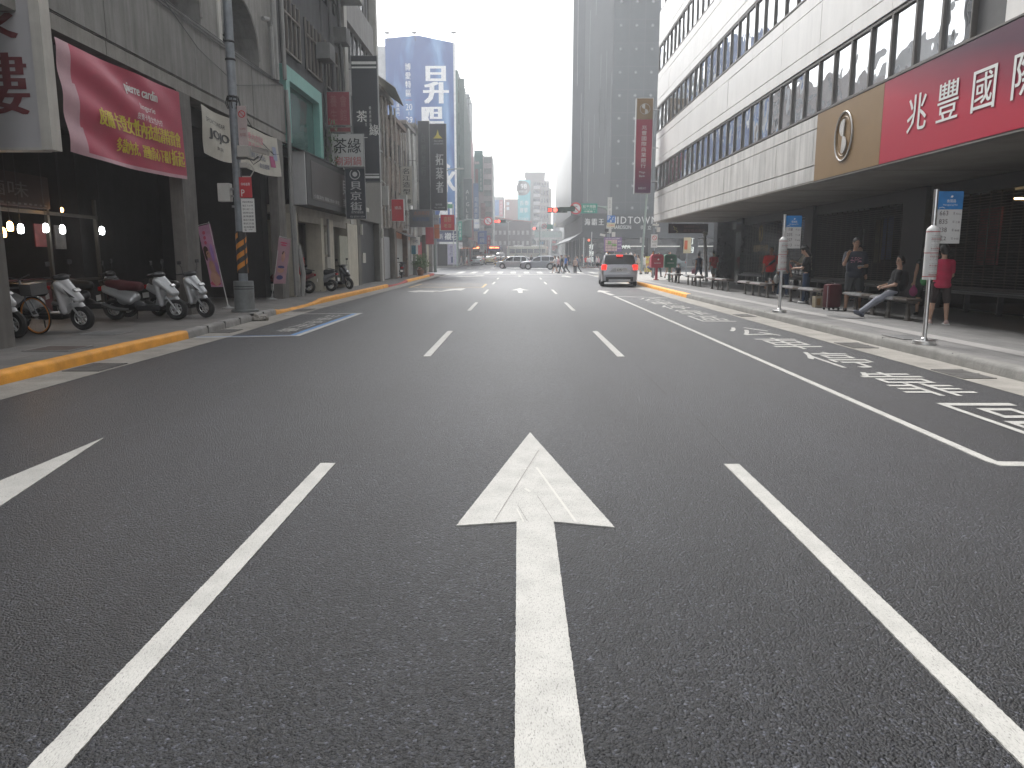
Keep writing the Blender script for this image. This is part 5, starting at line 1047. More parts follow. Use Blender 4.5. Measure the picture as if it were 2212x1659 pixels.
# green and red buildings down the left side
GR = M('green_tiled_wall', (.1, .16, .14), .6, var=.12, streak=.25)
t = far_building('office_block', 'greenish tiled office block with sloping projections behind the blue billboard', -22, XF+.1, 122, 144, 29.8, GR, (6, 3.2, 1.7), east=True)
mb = MB()
for k in range(7): mb.box(XF+.1, XF+.9, 124+k*2.6, 125.2+k*2.6, 5, 29-.9*k)
mb.build('window_boxes', GR, t)
mb = MB()
for k in range(6): mb.tube((XF+.5, 123+k*3.2, 29.5-k*.3), (XF+1.8, 123+k*3.2, 29.9-k*.3), .06, n=5)
mb.build('flood_lamp_arm', M('dark_floodlight'), t)
t = far_building('office_block', 'narrow dull red clad block with a raised grey stair tower on the left side', -20, XF+.15, 144.2, 160, 24.3, M('dull_red_cladding', (.24, .07, .07), .6, var=.1), (8, 3.4, 1.6), east=False)
mb = MB(); mb.box(-18, XF+.05, 150, 160.5, 24.3, 32); mb.box(-18, XF-.6, 146, 150, 24.3, 28); mb.build('stair_tower', M('grey_tower_wall', (.22, .24, .25), .6), t)
SIGN = [('tall black sign with pale latin capitals running down it', -8.05, -6.75, 112.5, 6.9, 12.7, M('black_green_face', (.035, .05, .05), .5), 'AIGLE', -7.7, 11.3, .7, 4.4),
        ('slim blue and white vertical sign right of the black latin one', -6.65, -5.85, 113, 5.2, 12.1, M('blue_white_face', (.09, .14, .24), .5), '司馬庫斯生活', -6.5, 10.2, .5, 4.8),
        ('small navy sign below the slim blue one', -6.5, -5.0, 121, 3.5, 5.6, M('mid_blue_face', (.04, .08, .25), .5), '眼鏡', -6.2, 5.3, .8, 1.6)]
for lab, x0, x1, y, z0, z1, f, s, tx_, tz, tw, th in SIGN: box_sign(lab, x0, x1, y, z0, z1, f, None, .3, texts=((M('pale_letters', (.5, .5, .5), .5), ((s, tx_, tz, tw, th, True),)),))
# teal/white office further away
t = far_building('office_building', 'white office building with floor bands and a teal billboard end wall, far left', -22, -5.6, 165, 180, 22.5, M('white_office_wall', (.5, .51, .5), .6, var=.08))
Z = 2.2
for k in range(9):
    mb = MB(); mb.box(-7.4, -5.7, 164.95, 165, Z+k*2.25+.9, Z+k*2.25+2.05); mb.box(-5.6, -5.55, 165.5, 179, Z+k*2.25+.9, Z+k*2.25+2.05); mb.build('window_band', M('greenish_band_glass', (.2, .26, .25), .3), t)
mb = MB(); mb.box(-7.6, -7.4, 164.6, 165, .5, 22.7); mb.box(-5.8, -5.55, 164.7, 165, .5, 22.6); mb.build('edge_pilaster', M('white_office_wall'), t)
t = thing('billboard', 'teal billboard with white script on the end of the far white office', 'billboard', (-8.5, 164.6, 15))
mb = MB(); mb.box(-9.4, -7.6, 164.5, 164.9, 15.2, 23.6); mb.build('board', M('teal_print', (.03, .2, .18), .5, var=.12), t)
mb = MB(); write(mb, 'en', (-9.3, 164.5, 20.8), *SOUTH, .9, .5, .02, .04); writev(mb, '生活美學館', (-8.2, 164.5, 20.0), *SOUTH, .35, 4.6, .02); mb.build('lettering', WHITEP, t)
mb = MB(); mb.obox((-8.9, 164.45, 18.2), (.3, .02, 1.6)); mb.build('figure_print', M('brown_print', (.14, .07, .06), .6), t)
for k, (x0, x1, z0, z1, c, s, lab) in enumerate(((-8.2, -7.0, 3.0, 7.5, 'dusty_pink_face', '大 吉 大 利', 'faded pink tall sign low on the far white office'), (-6.7, -5.9, 2.2, 6.0, 'crimson_face', '藥妝生活', 'crimson vertical sign at the foot of the far white office'), (-7.9, -6.9, 8.0, 12.5, 'photo_face', '', 'picture board with pale faces on the far white office'))):
    box_sign(lab, x0, x1, 162-k, z0, z1, M(c, [(.45, .2, .2), (.4, .03, .06), (.4, .3, .3)][k], .5, var=.3 if k == 2 else .1, scale=1.2), None, .3, texts=((WHITEP, ((s, x0+.2, z1-.3, .4, (z1-z0)*.85, True),)),) if s else ())
box_sign('long white vertical sign with tiny characters by the far left buses', -7.3, -6.35, 142, 2.4, 7.2, M('white_face_far', (.6, .6, .6), .5), None, .3, texts=((M('pale_grey_letters'), (('吉田眼鏡', -7.05, 7.0, .45, 4.2, True),)),))
# low fronts along the far left pavement
for k, (a, c, l) in enumerate(((122, (.1, .1, .1), 'dark'), (130, (.3, .28, .25), 'cream'), (139, (.14, .15, .18), 'blue-grey'), (150, (.33, .1, .1), 'reddish'))):
    t = thing('shop_awning', f'{l} shop front with awning low along the far left pavement', 'awning', (XF+.6, a, 0), 0, 'shop fronts on the far left pavement')
    mb = MB(); mb.box(XF+.1, XF+1.4, a, a+6.5, 3.2, 4.4); mb.build('canopy', M('shop_canopy_'+l, c, .6, var=.2), t)
    mb = MB(); mb.box(XF+.16, XF+.2, a, a+6.5, .2, 3.2); mb.build('glazing', GLD, t)
    mb = MB(); mb.box(XF+.9, XF+1.1, a, a+.2, .15, 3.2); mb.build('post', GREYM, t)

# centre of the view: everything the street runs towards
def block(name, label, x0, x1, y0, y1, z0, z1, wall, **k): return far_building(name, label, x0, x1, y0, y1, z1, wall, z0=z0, **k)
t = block('apartment_tower', 'brown grey stepped apartment tower at the end of the street', 3.8, 10.1, 258, 275, 0, 26.4, M('brown_grey_tiles', (.22, .19, .18), .7, var=.1, streak=.2))
mb = MB(); mb.box(2.3, 8.7, 259, 274, 26.4, 29.2); mb.box(1.9, 8.9, 258.7, 274, 28.9, 29.3); mb.build('penthouse', M('brown_grey_tiles'), t)
for k in range(7):
    z = 8.5+k*2.55
    mb = MB(); mb.box(4.9, 7.0, 257.3, 258, z, z+1.0); mb.build('balcony', M('pale_balcony_far', (.38, .36, .36), .6), t); mb = MB(); mb.box(4.9, 7.0, 257.9, 257.99, z+1.0, z+2.1); mb.build('window', GLD, t)
    mb = MB()
    for q in range(3): mb.box(7.5+q*.9, 8.0+q*.9, 257.95, 257.99, z+.6, z+2.0)
    mb.build('window', GLD, t)
mb = MB(); mb.box(10.1, 10.9, 260, 272, 0, 24.2); mb.build('side_wing', M('cream_wing', (.36, .32, .27), .7, streak=.2), t)
t = thing('billboard', 'tall turquoise billboard topped by the number 98 on the apartment tower', 'billboard', (1.7, 256.5, 12))
mb = MB(); mb.box(-.28, 3.8, 256.2, 257, 12.4, 26.5); mb.build('board', M('turquoise_print', (.06, .36, .4), .5, var=.15, scale=.6), t)
mb = MB(); mb.box(-.25, 1.4, 256.12, 256.19, 21.6, 26.2); mb.lathe([(.001, 0), (2.3, 0), (2.3, .06), (.001, .06)], (1.45, 256.12, 23.9), 'Y', 24); mb.build('grey_disc', M('grey_brown_print', (.13, .11, .1), .5), t)
mb = MB(); write(mb, '98', (.6, 256.1, 23.7), *SOUTH, 2.0, 1.6, .03, .03); write(mb, '新莊副都心 2-4房', (.0, 256.1, 22.5), *SOUTH, 2.7, .7, .03); write(mb, '長泰', (.3, 256.1, 18.3), *SOUTH, 3.0, 1.6, .1); write(mb, '豐擎', (.3, 256.1, 16.0), *SOUTH, 2.7, 1.6, .1); write(mb, '2233 BOX', (.1, 256.1, 13.4), *SOUTH, 3.2, 1.0, .1); mb.build('lettering', WHITEP, t)
t = block('apartment_block', 'pinkish brown plain block left of the turquoise billboard', -4.7, 0, 259, 272, 0, 20.6, M('pink_brown_wall', (.34, .22, .2), .7, var=.1))
for x, z in ((-4.1, 18.6), (-4.1, 17.0)):
    mb = MB(); mb.box(x, x+.9, 258.9, 259, z, z+1.0); mb.build('window', M('pale_window', (.6, .62, .65), .3), t)
t = block('apartment_block', 'pale block with a blue picture board beside the far white office', -8.6, -5.0, 261, 270, 0, 21.5, M('pale_grey_block', (.45, .44, .43), .7))
t = thing('billboard', 'small blue and red billboard pair on the pale far block', 'billboard', (-6.8, 260, 15))
mb = MB(); mb.box(-8.2, -6.7, 260.2, 260.8, 15.3, 20.4); mb.build('blue_board', M('blue_picture', (.15, .25, .45), .5, var=.3, scale=.5), t); mb = MB(); mb.box(-6.5, -5.4, 260.2, 260.8, 15.0, 20.4); mb.build('red_board', M('white_red_board', (.5, .2, .22), .5, var=.2, scale=1), t)
mb = MB(); writev(mb, '寶島眼鏡', (-6.3, 260.2, 20.1), *SOUTH, .7, 4.6, .02); mb.build('lettering', WHITEP, t)
t = block('market_building', 'long dark red brick market building with arched windows across the end of the street', -7.6, 3.6, 228, 240, 0, 12.0, M('dark_red_brick', (.09, .055, .06), .8, var=.25))
mb = MB(); mb.add([(-7.8, 227.4, 13.2), (3.9, 227.4, 11.9), (3.9, 240, 11.9), (-7.8, 240, 13.2), (-7.8, 227.4, 12.9), (3.9, 227.4, 11.6), (3.9, 240, 11.6), (-7.8, 240, 12.9)], [(0, 1, 2, 3), (4, 7, 6, 5), (0, 4, 5, 1), (1, 5, 6, 2), (2, 6, 7, 3), (3, 7, 4, 0)]); mb.build('roof', M('red_metal_roof', (.3, .09, .08), .6), t)
for k in range(8):
    for z in (5.0, 8.0):
        mb = MB(); a = -7.2+k*1.35; mb.box(a, a+.7, 227.9, 228, z, z+1.2); mb.build('window', M('pale_pane', (.35, .33, .32), .4, var=.5, scale=.7), t)  # panes pale and mottled by colour alone, no emission
mb = MB(); mb.box(-7.6, -3.6, 227.2, 228, 10.6, 12.4); mb.build('glass_corner', M('dark_teal_glass', (.04, .06, .07), .2), t)
for k, (x0, x1, y, z0, z1, c, l) in enumerate(((3.8, 6.2, 235, 0, 9.6, (.3, .29, .28), 'pale grey cluttered shop block right of the brick market'), (6.3, 8.9, 246, 0, 12.5, (.36, .33, .3), 'beige block with roof clutter below the cream tower wing'), (9.0, 11.2, 215, 0, 8.8, (.33, .34, .35), 'light grey low block far behind the crossing cars'), (11.2, 14.0, 244, 0, 16.2, (.25, .26, .28), 'grey office stack close beside the dark tower'), (12.5, 15, 265, 0, 11, (.4, .4, .4), 'small pale house at the very end right'))):
    t = block('low_building', l, x0, x1, y, y+10, z0, z1, M('far_wall_%d' % k, c, .7, var=.2), rows=(2.5, 2.9, 1.4), south=True)
    mb = MB()
    for q in range(6):
        a = random.uniform(x0, x1-.8); zz = random.uniform(2, z1-1); mb.box(a, a+random.uniform(.4, 1.2), y-.6, y-.2, zz, zz+random.uniform(.3, 1.3))
    mb.build('signboards', M('far_sign_%d' % k, [(.5, .5, .45), (.1, .25, .4), (.45, .12, .1), (.5, .4, .1), (.2, .35, .2)][k], .5), t)
t = thing('pedestrian_bridge', 'pale footbridge with glass panels at the end of the street', 'bridge', (7, 205, 5))
mb = MB(); mb.box(4.2, 11.5, 205, 207, 6.1, 6.6); mb.build('deck', M('pale_bridge', (.5, .5, .5), .6), t)
mb = MB(); mb.box(4.2, 11.5, 205, 205.1, 6.65, 8.2); mb.build('glass_panels', M('bridge_glass', (.35, .42, .4), .3), t)
for x in (4.6, 8.0, 11.2):
    mb = MB(); mb.box(x, x+.4, 205.5, 206, 0, 6.1); mb.build('pillar', M('pale_bridge'), t)
for lb, x0, x1, y0, y1, h, c in (('plain grey apartment slab behind the low shop row, unseen, added for the window reflections', -60, -23, 20, 64, 26, (.2, .19, .18)), ('brownish apartment slab beside the giant blue billboard, unseen, added for the window reflections', -42, -22.5, 116, 140, 27, (.26, .2, .17)), ('pale apartment slab farther along the side street, unseen, added for the window reflections', -75, -43, 114, 140, 33, (.3, .29, .27))):  # unseen blocks added so the bank windows reflect dark buildings, not sky
    far_building('apartment_block', lb, x0, x1, y0, y1, h, M('slab_wall_%d' % h, c, .7, var=.15, streak=.3), (4, 3.2, 1.6), south=True, east=y0 < 50)
# more left and right blocks so the side views hold up
far_building('apartment_block', 'plain grey block far down the left side behind the white office', -30, -10, 182, 225, 18, M('plain_grey_block', (.3, .3, .3), .7), None)
far_building('apartment_block', 'plain block far down the right side behind the dark tower', 12.2, 40, 162, 230, 14, M('plain_grey_block'), None)

# ============================================================ STREET FURNITURE
def disc(mb, c, r, n=24, ax='Y', t=.01): mb.lathe([(.001, 0), (r, 0), (r, t), (.001, t)], c, ax, n)
# ---- utility pole with camera (left)
t = thing('utility_pole', 'grey utility pole with camera, signs and black and orange stripes on the left pavement', 'pole', (-6.86, 18.9, .15))
mb = MB(); mb.lathe([(.11, .0), (.11, 1.0), (.105, 3.2), (.1, 9.0)], (-6.86, 18.9, .15), n=18)
mb.build('pole', GALV, t, smooth=True)
mb = MB(); mb.lathe([(.33, .0), (.33, .05), (.245, .06), (.24, .74), (.235, .76), (.001, .76)], (-6.86, 18.9, .15), n=28); mb.build('base_drum', M('grey_drum_paint', (.19, .2, .2), .6, .2, var=.2, scale=4, streak=.2), t, smooth=True)
mb = MB()
for z in (.62, .56): mb.lathe([(.247, z), (.252, z+.01), (.247, z+.02)], (-6.86, 18.9, .15), n=24)
mb.build('drum_band', BLACKP, t)
def stripes(cx, cy, r, z0, z1, parent, n=5):
    mb = MB(); mb.lathe([(r, z0), (r, z1)], (cx, cy, 0), n=24); mb.build('black_sleeve', BLACKP, parent, smooth=True)
    mb = MB(); H = (z1-z0)/n; s = 24
    for k in range(n):
        for i in range(s):
            a0, a1 = 2*PI*i/s, 2*PI*(i+1)/s; q = lambda a: z0+H*k+((a/(2*PI)*2) % 1)*H*1.0
            za = q(a0+1e-6); zb = za+H/s*2; h = H*.5
            if zb+h > z1: continue
            mb.quad(*[(cx+(r+.003)*math.cos(a), cy+(r+.003)*math.sin(a), z) for a, z in ((a0, za), (a1, zb), (a1, zb+h), (a0, za+h))])
    mb.build('orange_stripe', M('orange_stripe_paint', (.6, .22, .02), .5), parent, fix=False)
stripes(-6.86, 18.9, .125, 1.1, 2.12, t, 4)
mb = MB()
for z in (5.15, 5.25, 6.1, 6.5): mb.lathe([(.11, z), (.125, z+.01), (.125, z+.04), (.11, z+.05)], (-6.86, 18.9, 0), n=16)
for q in range(9):
    a = q*.7; mb.path([(-6.86+.12*math.cos(a), 18.9+.12*math.sin(a), 5.0), (-6.86+.17*math.cos(a), 18.9+.17*math.sin(a), 5.12), (-6.86+.12*math.cos(a+.3), 18.9+.12*math.sin(a+.3), 5.3)], .012, 5)
mb.build('cable_clamp', BLACKP, t)
mb = MB(); mb.path([(-6.75, 18.8, 5.1), (-6.7, 18.8, 4.6), (-6.74, 18.78, 4.1)], .012, 5); mb.path([(-6.72, 18.78, 3.7), (-6.73, 18.78, 2.9), (-6.74, 18.78, 1.1)], .014, 5); mb.build('cable', BLACKP, t)
c = thing('surveillance_camera', 'cream box camera with equipment case mounted on the left utility pole', 'camera', (-6.6, 18.8, 3.9))
mb = MB(); mb.obox((-6.6, 18.75, 4.0), (.14, .1, .13), None, .01); mb.build('equipment_case', M('beige_case', (.42, .41, .38), .5, var=.08), c)
rot = Matrix.Rotation(R(14), 3, 'Y') @ Matrix.Rotation(R(-18), 3, 'Z')
mb = MB(); mb.obox((-6.2, 18.72, 4.0), (.22, .06, .055), rot, .012); mb.build('camera_housing', M('beige_case'), c)
mb = MB(); mb.obox((-6.19, 18.72, 4.065), (.26, .075, .008), rot); mb.build('sun_shield', M('beige_case'), c)
mb = MB(); mb.path([(-6.75, 18.8, 3.84), (-6.55, 18.76, 3.84), (-6.38, 18.74, 3.8), (-6.25, 18.72, 3.88)], .022, 6); mb.path([(-6.5, 18.76, 3.84), (-6.4, 18.76, 3.7), (-6.22, 18.72, 3.8), (-6.15, 18.7, 3.92)], .01, 5); mb.tube((-6.8, 18.8, 3.86), (-6.55, 18.76, 3.86), .04); mb.build('mounting_arm', M('dark_arm', (.1, .1, .1), .5), c)
mb = MB(); mb.obox((-6.62, 18.76, 3.68), (.1, .07, .06), None, .01); mb.path([(-6.75, 18.8, 3.42), (-6.5, 18.8, 3.42), (-6.4, 18.8, 3.58), (-6.5, 18.78, 3.72)], .018, 6); mb.build('lamp_bracket', M('beige_case'), c)
c = thing('control_box', 'small white control box on the street side back of the left utility pole', 'box', (-7.2, 19, 2.8))
mb = MB(); mb.obox((-7.22, 19.0, 3.06), (.15, .1, .22), None, .015); mb.build('case', M('white_case', (.5, .49, .46), .5, var=.08), c); mb = MB(); mb.box(-7.08, -6.96, 18.95, 19.05, 2.95, 3.0); mb.box(-7.08, -6.96, 18.95, 19.05, 3.12, 3.17); mb.lathe([(.001, 0), (.035, 0), (.035, .05), (.001, .05)], (-7.02, 18.95, 2.7)); mb.build('clamp', GREYM, c)
def plate(name, label, x0, x1, y, z0, z1, face, items, cat='sign', group=None, extra=None):
    t = thing(name, label, cat, ((x0+x1)/2, y, z0), 0, group)
    mb = MB(); mb.box(x0, x1, y, y+.012, z0, z1); mb.build('plate', face, t)
    mb = MB(); mb.box((x0+x1)/2-.03, (x0+x1)/2+.03, y+.013, y+.05, z0+.05, z1-.05); mb.build('mounting_bar', GREYM, t)
    for mat, L in items:
        mb = MB()
        for s, x, z, w, h in L: write(mb, s, (x, y, z), *SOUTH, w, h, .003)
        mb.build('lettering', mat, t, fix=False)
    return t
def ban_ring(t, c, r, mat=None, ang=45, w=.16):
    mb = MB(); mb.lathe([(r*.78, -.004), (r, -.004), (r, 0), (r*.78, 0)], c, 'Y', 28); a = R(ang); L = r*.85
    mb.obox((c[0], c[1]-.004, c[2]), (L, .002, r*w*.6), Matrix.Rotation(a, 3, 'Y')); mb.build('red_ring', mat or RED, t)
PINKW = M('pale_pink_plate', (.45, .38, .37), .5)
t = plate('no_parking_sign', 'narrow pale no-stopping plate with red ring high on the left utility pole', -6.72, -6.5, 18.75, 4.15, 5.05, PINKW, ((M('faded_red_letters2', (.3, .12, .12), .6), (('禁止臨時停車', -6.68, 4.5, .14, .05), ('拖吊區', -6.68, 4.35, .14, .08))),))
ban_ring(t, (-6.61, 18.74, 4.86), .085)
plate('parking_sign', 'red plate with a white P on the left utility pole', -6.76, -6.46, 18.72, 2.92, 3.4, RED, ((WHITEP, (('P', -6.72, 2.95, .08, .16), ('停車繳費', -6.72, 3.2, .22, .07))),))
plate('notice_sign', 'white text notice plate below the red parking plate on the left utility pole', -6.74, -6.42, 18.72, 2.1, 2.9, WHITEP, ((BLACKP, tuple((s, -6.71, 2.82-.085*k-.03, .26, .05) for k, s in enumerate(('停車收費時段', '每日 7-20 時', '每半小時二十元', '逾時加收', '身障優惠', '請自行取單', '委託代收', '查詢專線'))) + (('☎ 1999', -6.7, 2.13, .2, .05),)),))
# ---- feather flags
def flag(label, bx, by, z0, z1, tl, w, lean, face, deco, seed):
    t = thing('advertising_flag', label, 'flag', (bx, by, .155))
    mb = MB(); mb.lathe([(.001, 0), (.17, 0), (.165, .02), (.05, .05), (.025, .09), (.001, .09)], (bx, by, .155), n=20); mb.build('base', M('grey_base', (.3, .3, .3), .5, .2), t, smooth=True)
    mb = MB(); mb.tube((bx, by, .2), (bx+lean*.9, by, z1+.05), .012, .008); mb.tube((bx+lean*.88, by, z1+.02), (bx+lean*.88+w, by, z1-.06), .006, n=6); mb.build('pole', M('white_rod', (.55, .55, .55), .4), t)
    n, m = 6, 20; V = []; rnd = random.Random(seed)
    for j in range(m+1):
        for i in range(n+1):
            u, v = i/n, j/m; z = z1-(z1-z0)*v-.08*u*(1-v) ; x = bx+lean*(z-.2)/(z1)*.92+w*u; V.append((x, by+.03*math.sin(v*7+u*2+seed), z))
    mb = MB(); mb.add(V, [(j*(n+1)+i, j*(n+1)+i+1, (j+1)*(n+1)+i+1, (j+1)*(n+1)+i) for j in range(m) for i in range(n)]); mb.build('cloth', face, t, smooth=True, fix=False)
    V = [Vector(p) for p in V]
    for k, (mat, polys) in enumerate(deco):
        mb = MB()
        for P in polys: mb.quad(*[cloth_pt(V, n, m, u, v)+Vector((0, -.035, 0)) for u, v in P])
        mb.build('print', mat, t, fix=False)
    return t, V, n, m
ell = lambda cu, cv, ru, rv, n=14: [(min(1, max(0, cu+ru*math.cos(2*PI*k/n))), min(1, max(0, cv+rv*math.sin(2*PI*k/n)))) for k in range(n)]
SKIN = (.48, .3, .22)
LIL = M('lilac_pink_cloth', (.46, .24, .38), .6, var=.25, scale=2.5)
t, V, n, m_ = flag('pink and lilac advertising flag with a portrait, leaning beside the near arcade column', -7.7, 20.0, .72, 2.36, 0, -.33, -.42, LIL, ((M('print_skin', (.5, .28, .22), .6), [ell(.6, .47, .16, .06), ell(.55, .68, .24, .11), ell(.5, .86, .38, .13)]), (M('print_hair', (.05, .025, .025), .6), [ell(.72, .4, .2, .07), ell(.82, .47, .1, .1)]), (M('print_rose', (.5, .08, .16), .6), [ell(.6, .2, .1, .03), ell(.6, .28, .1, .03), ell(.55, .94, .4, .04), ell(.6, .12, .12, .03)]), (M('print_lilac', (.35, .2, .5), .6), [ell(.25, .45, .14, .14), ell(.15, .7, .1, .1)])), 1)
PKC = M('dusty_pink_cloth', (.42, .26, .31), .6, var=.15, scale=2.5)
t, V, n, m_ = flag('dusty pink advertising flag with underwear pictures, leaning by the downpipe', -7.92, 24.25, .66, 2.12, 0, .38, .4, PKC, ((M('print_skin'), [ell(.55, .4, .16, .12), ell(.5, .7, .3, .06)]), (M('print_navy', (.07, .07, .2), .6), [ell(.5, .63, .3, .03), ell(.5, .86, .28, .05)]), (M('print_hair'), [ell(.55, .33, .14, .05)]), (M('print_rose'), [ell(.5, .1, .3, .02), ell(.5, .15, .25, .02)])), 4)
# red fire box by the cream pillar
t = thing('fire_hydrant_box', 'small red box hanging on the cream pillar behind the leaning flag', 'box', (-7.6, 26.5, .8))
mb = MB(); mb.obox((-7.55, 26.4, 1.2), (.1, .1, .3), None, .02); mb.build('box', RED, t); mb = MB(); mb.lathe([(.001, 0), (.03, 0), (.03, .03), (.001, .03)], (-7.55, 26.28, 1.2), 'Y', 10); mb.build('knob', WHITEP, t)
# ---- bus stop poles
def bus_stop(label, x, y, lean, nums, base_label=None):
    t = thing('bus_stop', label, 'bus stop', (x, y, .155), 0, 'bus stop poles on the right pavement')
    mb = MB(); mb.lathe([(.001, 0), (.17, 0), (.17, .055), (.16, .06), (.001, .06)], n=24); mb.build('base_plate', STEEL, t, world=False, smooth=True)
    mb = MB(); mb.tube((0, 0, .05), (lean*.98, 0, 2.36), .034, n=16); mb.lathe([(.05, .05), (.05, .09), (.034, .1)], n=16); mb.build('pole', STEEL, t, world=False, smooth=True)
    p = lambda z: lean*z/2.36
    mb = MB(); mb.lathe([(.035, 1.0), (.095, 1.0), (.097, 1.03), (.097, 1.74), (.09, 1.77), (.04, 1.82)], (p(1.4), 0, 0), n=28); tb = mb.build('timetable_drum', M('white_enamel', (.58, .58, .57), .35, var=.05), t, world=False, smooth=True)
    mb = MB()
    for z in (1.04, 1.4, 1.72): mb.lathe([(.0985, z), (.0985, z+.012)], (p(1.4), 0, 0), n=28)
    for k in range(5): write(mb, ('西門市場', '往 台北車站', '首末班 0530', '平日 假日', '路線圖')[k], (p(1.4)-.07, -.1, 1.6-.14*k+(.02 if k > 1 else 0)), *SOUTH, .14, .028, .004)
    mb.build('drum_print', M('red_print', (.4, .05, .05), .5), tb, world=False)
    mb = MB()
    for k in range(22):
        if k % 5 != 4: write(mb, '公車站牌時刻表'[k % 3:k % 3+4], (p(1.4)-.075, -.1, 1.66-.028*k), *SOUTH, .15, .012, .004)
    mb.build('drum_text', M('grey_print', (.2, .2, .2), .5), tb, world=False)
    x0, x1, z0, z1 = p(2.1)+.04, p(2.1)+.41, 1.55, 2.33
    mb = MB(); mb.box(x0, x1, -.012, .012, z0, z1-.27); s = mb.build('route_plate', M('white_enamel'), t, world=False)
    mb = MB(); mb.box(x0, x1, -.013, .013, z1-.268, z1); mb.build('name_plate', M('blue_gradient_plate', (.03, .2, .5), .4, var=.25, scale=4), t, world=False)
    mb = MB(); write(mb, '衡陽路', (x0+.12, -.013, z1-.17), *SOUTH, .14, .05); write(mb, 'Hengyang Rd.', (x0+.07, -.013, z1-.22), *SOUTH, .22, .03); mb.prism([(0, 0), (.02, .03), (.045, .02), (.03, -.005)], (x0+.17, -.02, z1-.09), (1, 0, 0), (0, 0, 1), (0, .004, 0)); mb.path([(x0+.01, -.016, z1-.25), (x0+.06, -.016, z1-.235), (x0+.1, -.016, z1-.25)], .004, 5); mb.build('name_lettering', WHITEP, t, world=False)
    mb = MB()
    for k, nmb in enumerate(nums):
        zz = z1-.36-.125*k; write(mb, nmb, (x0+.03+(.04 if len(nmb) < 3 and nmb[0] != '藍' else 0), -.012, zz), *SOUTH, .13 if len(nmb) > 2 or nmb[0] == '藍' else .09, .07, .004); write(mb, '往' if k % 2 else '至', (x0+.235, -.012, zz+.015), *SOUTH, .03, .035, .004); write(mb, ('松山', '三重', '板橋', '中和')[k % 4], (x0+.28, -.012, zz+.01), *SOUTH, .07, .03, .004)
    mb.build('route_numbers', M('brown_black_print', (.09, .07, .07), .5), s, world=False)
    return t
bus_stop('steel bus stop pole with sign 663 835 938, nearest the viewer', 6.37, 11.85, -.02+.0, ('663', '835', '938', '藍2'))
bus_stop('steel bus stop pole with sign 18 235 257 513, farther along the kerb', 6.43, 18.7, .0, ('18', '235', '257', '513'))
# ---- steel benches
def bench(proto=None):
    t = thing('bench', '', 'bench', (0, 0, 0), 0, 'steel benches in a row under the overhang')
    mb = MB()
    for a, b in ((-1.62, -.62), (-.12, .95)):
        pr = [(.0, -.19), (.035, -.185), (.06, -.13), (.068, 0), (.06, .13), (.035, .185), (0, .19)]
        vs = [(w, y, .42+h) for y in (a, b) for h, w in pr]; n = len(pr)
        mb.add(vs, [(i, i+1, n+i+1, n+i) for i in range(n-1)]+[tuple(range(n)), tuple(range(2*n-1, n-1, -1)), (0, n, 2*n-1, n-1)])
    mb.build('seat', STEEL, t, world=False, smooth=35)
    mb = MB()
    for a, b in ((-.60, -.14), (.97, 1.55)): mb.obox((0, (a+b)/2, .445), (.17, (b-a)/2, .03), None, .025)
    mb.build('dark_seat_block', M('dark_timber', (.06, .045, .035), .5, var=.3), t, world=False)
    mb = MB(); mb.box(-.05, .05, -1.6, 1.58, .375, .418); mb.build('rail', M('bench_iron', (.11, .1, .09), .5, .5), t, world=False)
    for y in (-1.2, -.3, .45, 1.3):
        mb = MB(); mb.add([(-.03, y-.075, 0), (.03, y-.075, 0), (.03, y+.075, 0), (-.03, y+.075, 0), (-.025, y-.035, .375), (.025, y-.035, .375), (.025, y+.035, .375), (-.025, y+.035, .375)], [(0, 3, 2, 1), (4, 5, 6, 7), (0, 1, 5, 4), (1, 2, 6, 5), (2, 3, 7, 6), (3, 0, 4, 7)])
        mb.box(-.05, .05, y-.1, y+.1, 0, .012); mb.build('leg', M('bench_iron'), t, world=False)
    return t
b0 = bench(); BL = ['steel bench nearest the viewer with a person sitting on it', 'second steel bench, behind the woman in white shoes', 'third steel bench, in front of the man in the red shirt', 'fourth steel bench, left of the granite pier', 'fifth steel bench, beside the two people by the corner', 'farthest steel bench, next to the green postbox']
for k, (y, lab) in enumerate(zip((17.55, 22.1, 26.8, 31.6, 36.3, 41.0), BL)):
    if k == 0: b0.location = (8.33, y, .155); b0.rotation_euler = (0, 0, PI); b0['label'] = lab
    else: dup(b0, (8.33, y, .155), PI, lab)
# ---- postboxes
def postbox(col, label, x, y, leg):
    t = thing('postbox', label, 'postbox', (x, y, .157), 0, 'postboxes at the corner')
    mb = MB(); pr = [(-.34, 0), (-.36, .08), (-.36, .62), (-.33, .72), (-.25, .77), (0, .79), (.25, .77), (.33, .72), (.36, .62), (.36, .08), (.34, 0)]
    mb.prism(pr, (0, -.25, .72), (1, 0, 0), (0, 0, 1), (0, .5, 0)); mb.build('body', col, t, world=False)
    mb = MB(); mb.obox((0, .0, .36), (.07, .07, .36)); mb.obox((0, 0, .02), (.14, .14, .02)); mb.build('leg', leg, t, world=False)
    mb = MB(); disc(mb, (.05, -.262, 1.2), .045); mb.box(-.2, .2, -.262, -.251, .98, 1.0); mb.build('emblem', WHITEP, t, world=False)
    mb = MB(); mb.box(-.22, .22, -.27, -.251, 1.32, 1.36); mb.build('slot', BLACKP, t, world=False)
postbox(M('postbox_red', (.42, .02, .05), .35, var=.08), 'red postbox on a single leg at the corner behind the car', 8.15, 45.2, M('postbox_red'))
postbox(M('postbox_green', (.015, .12, .06), .35, var=.08), 'green postbox on a single leg beside the red one', 9.0, 45.6, M('postbox_green'))
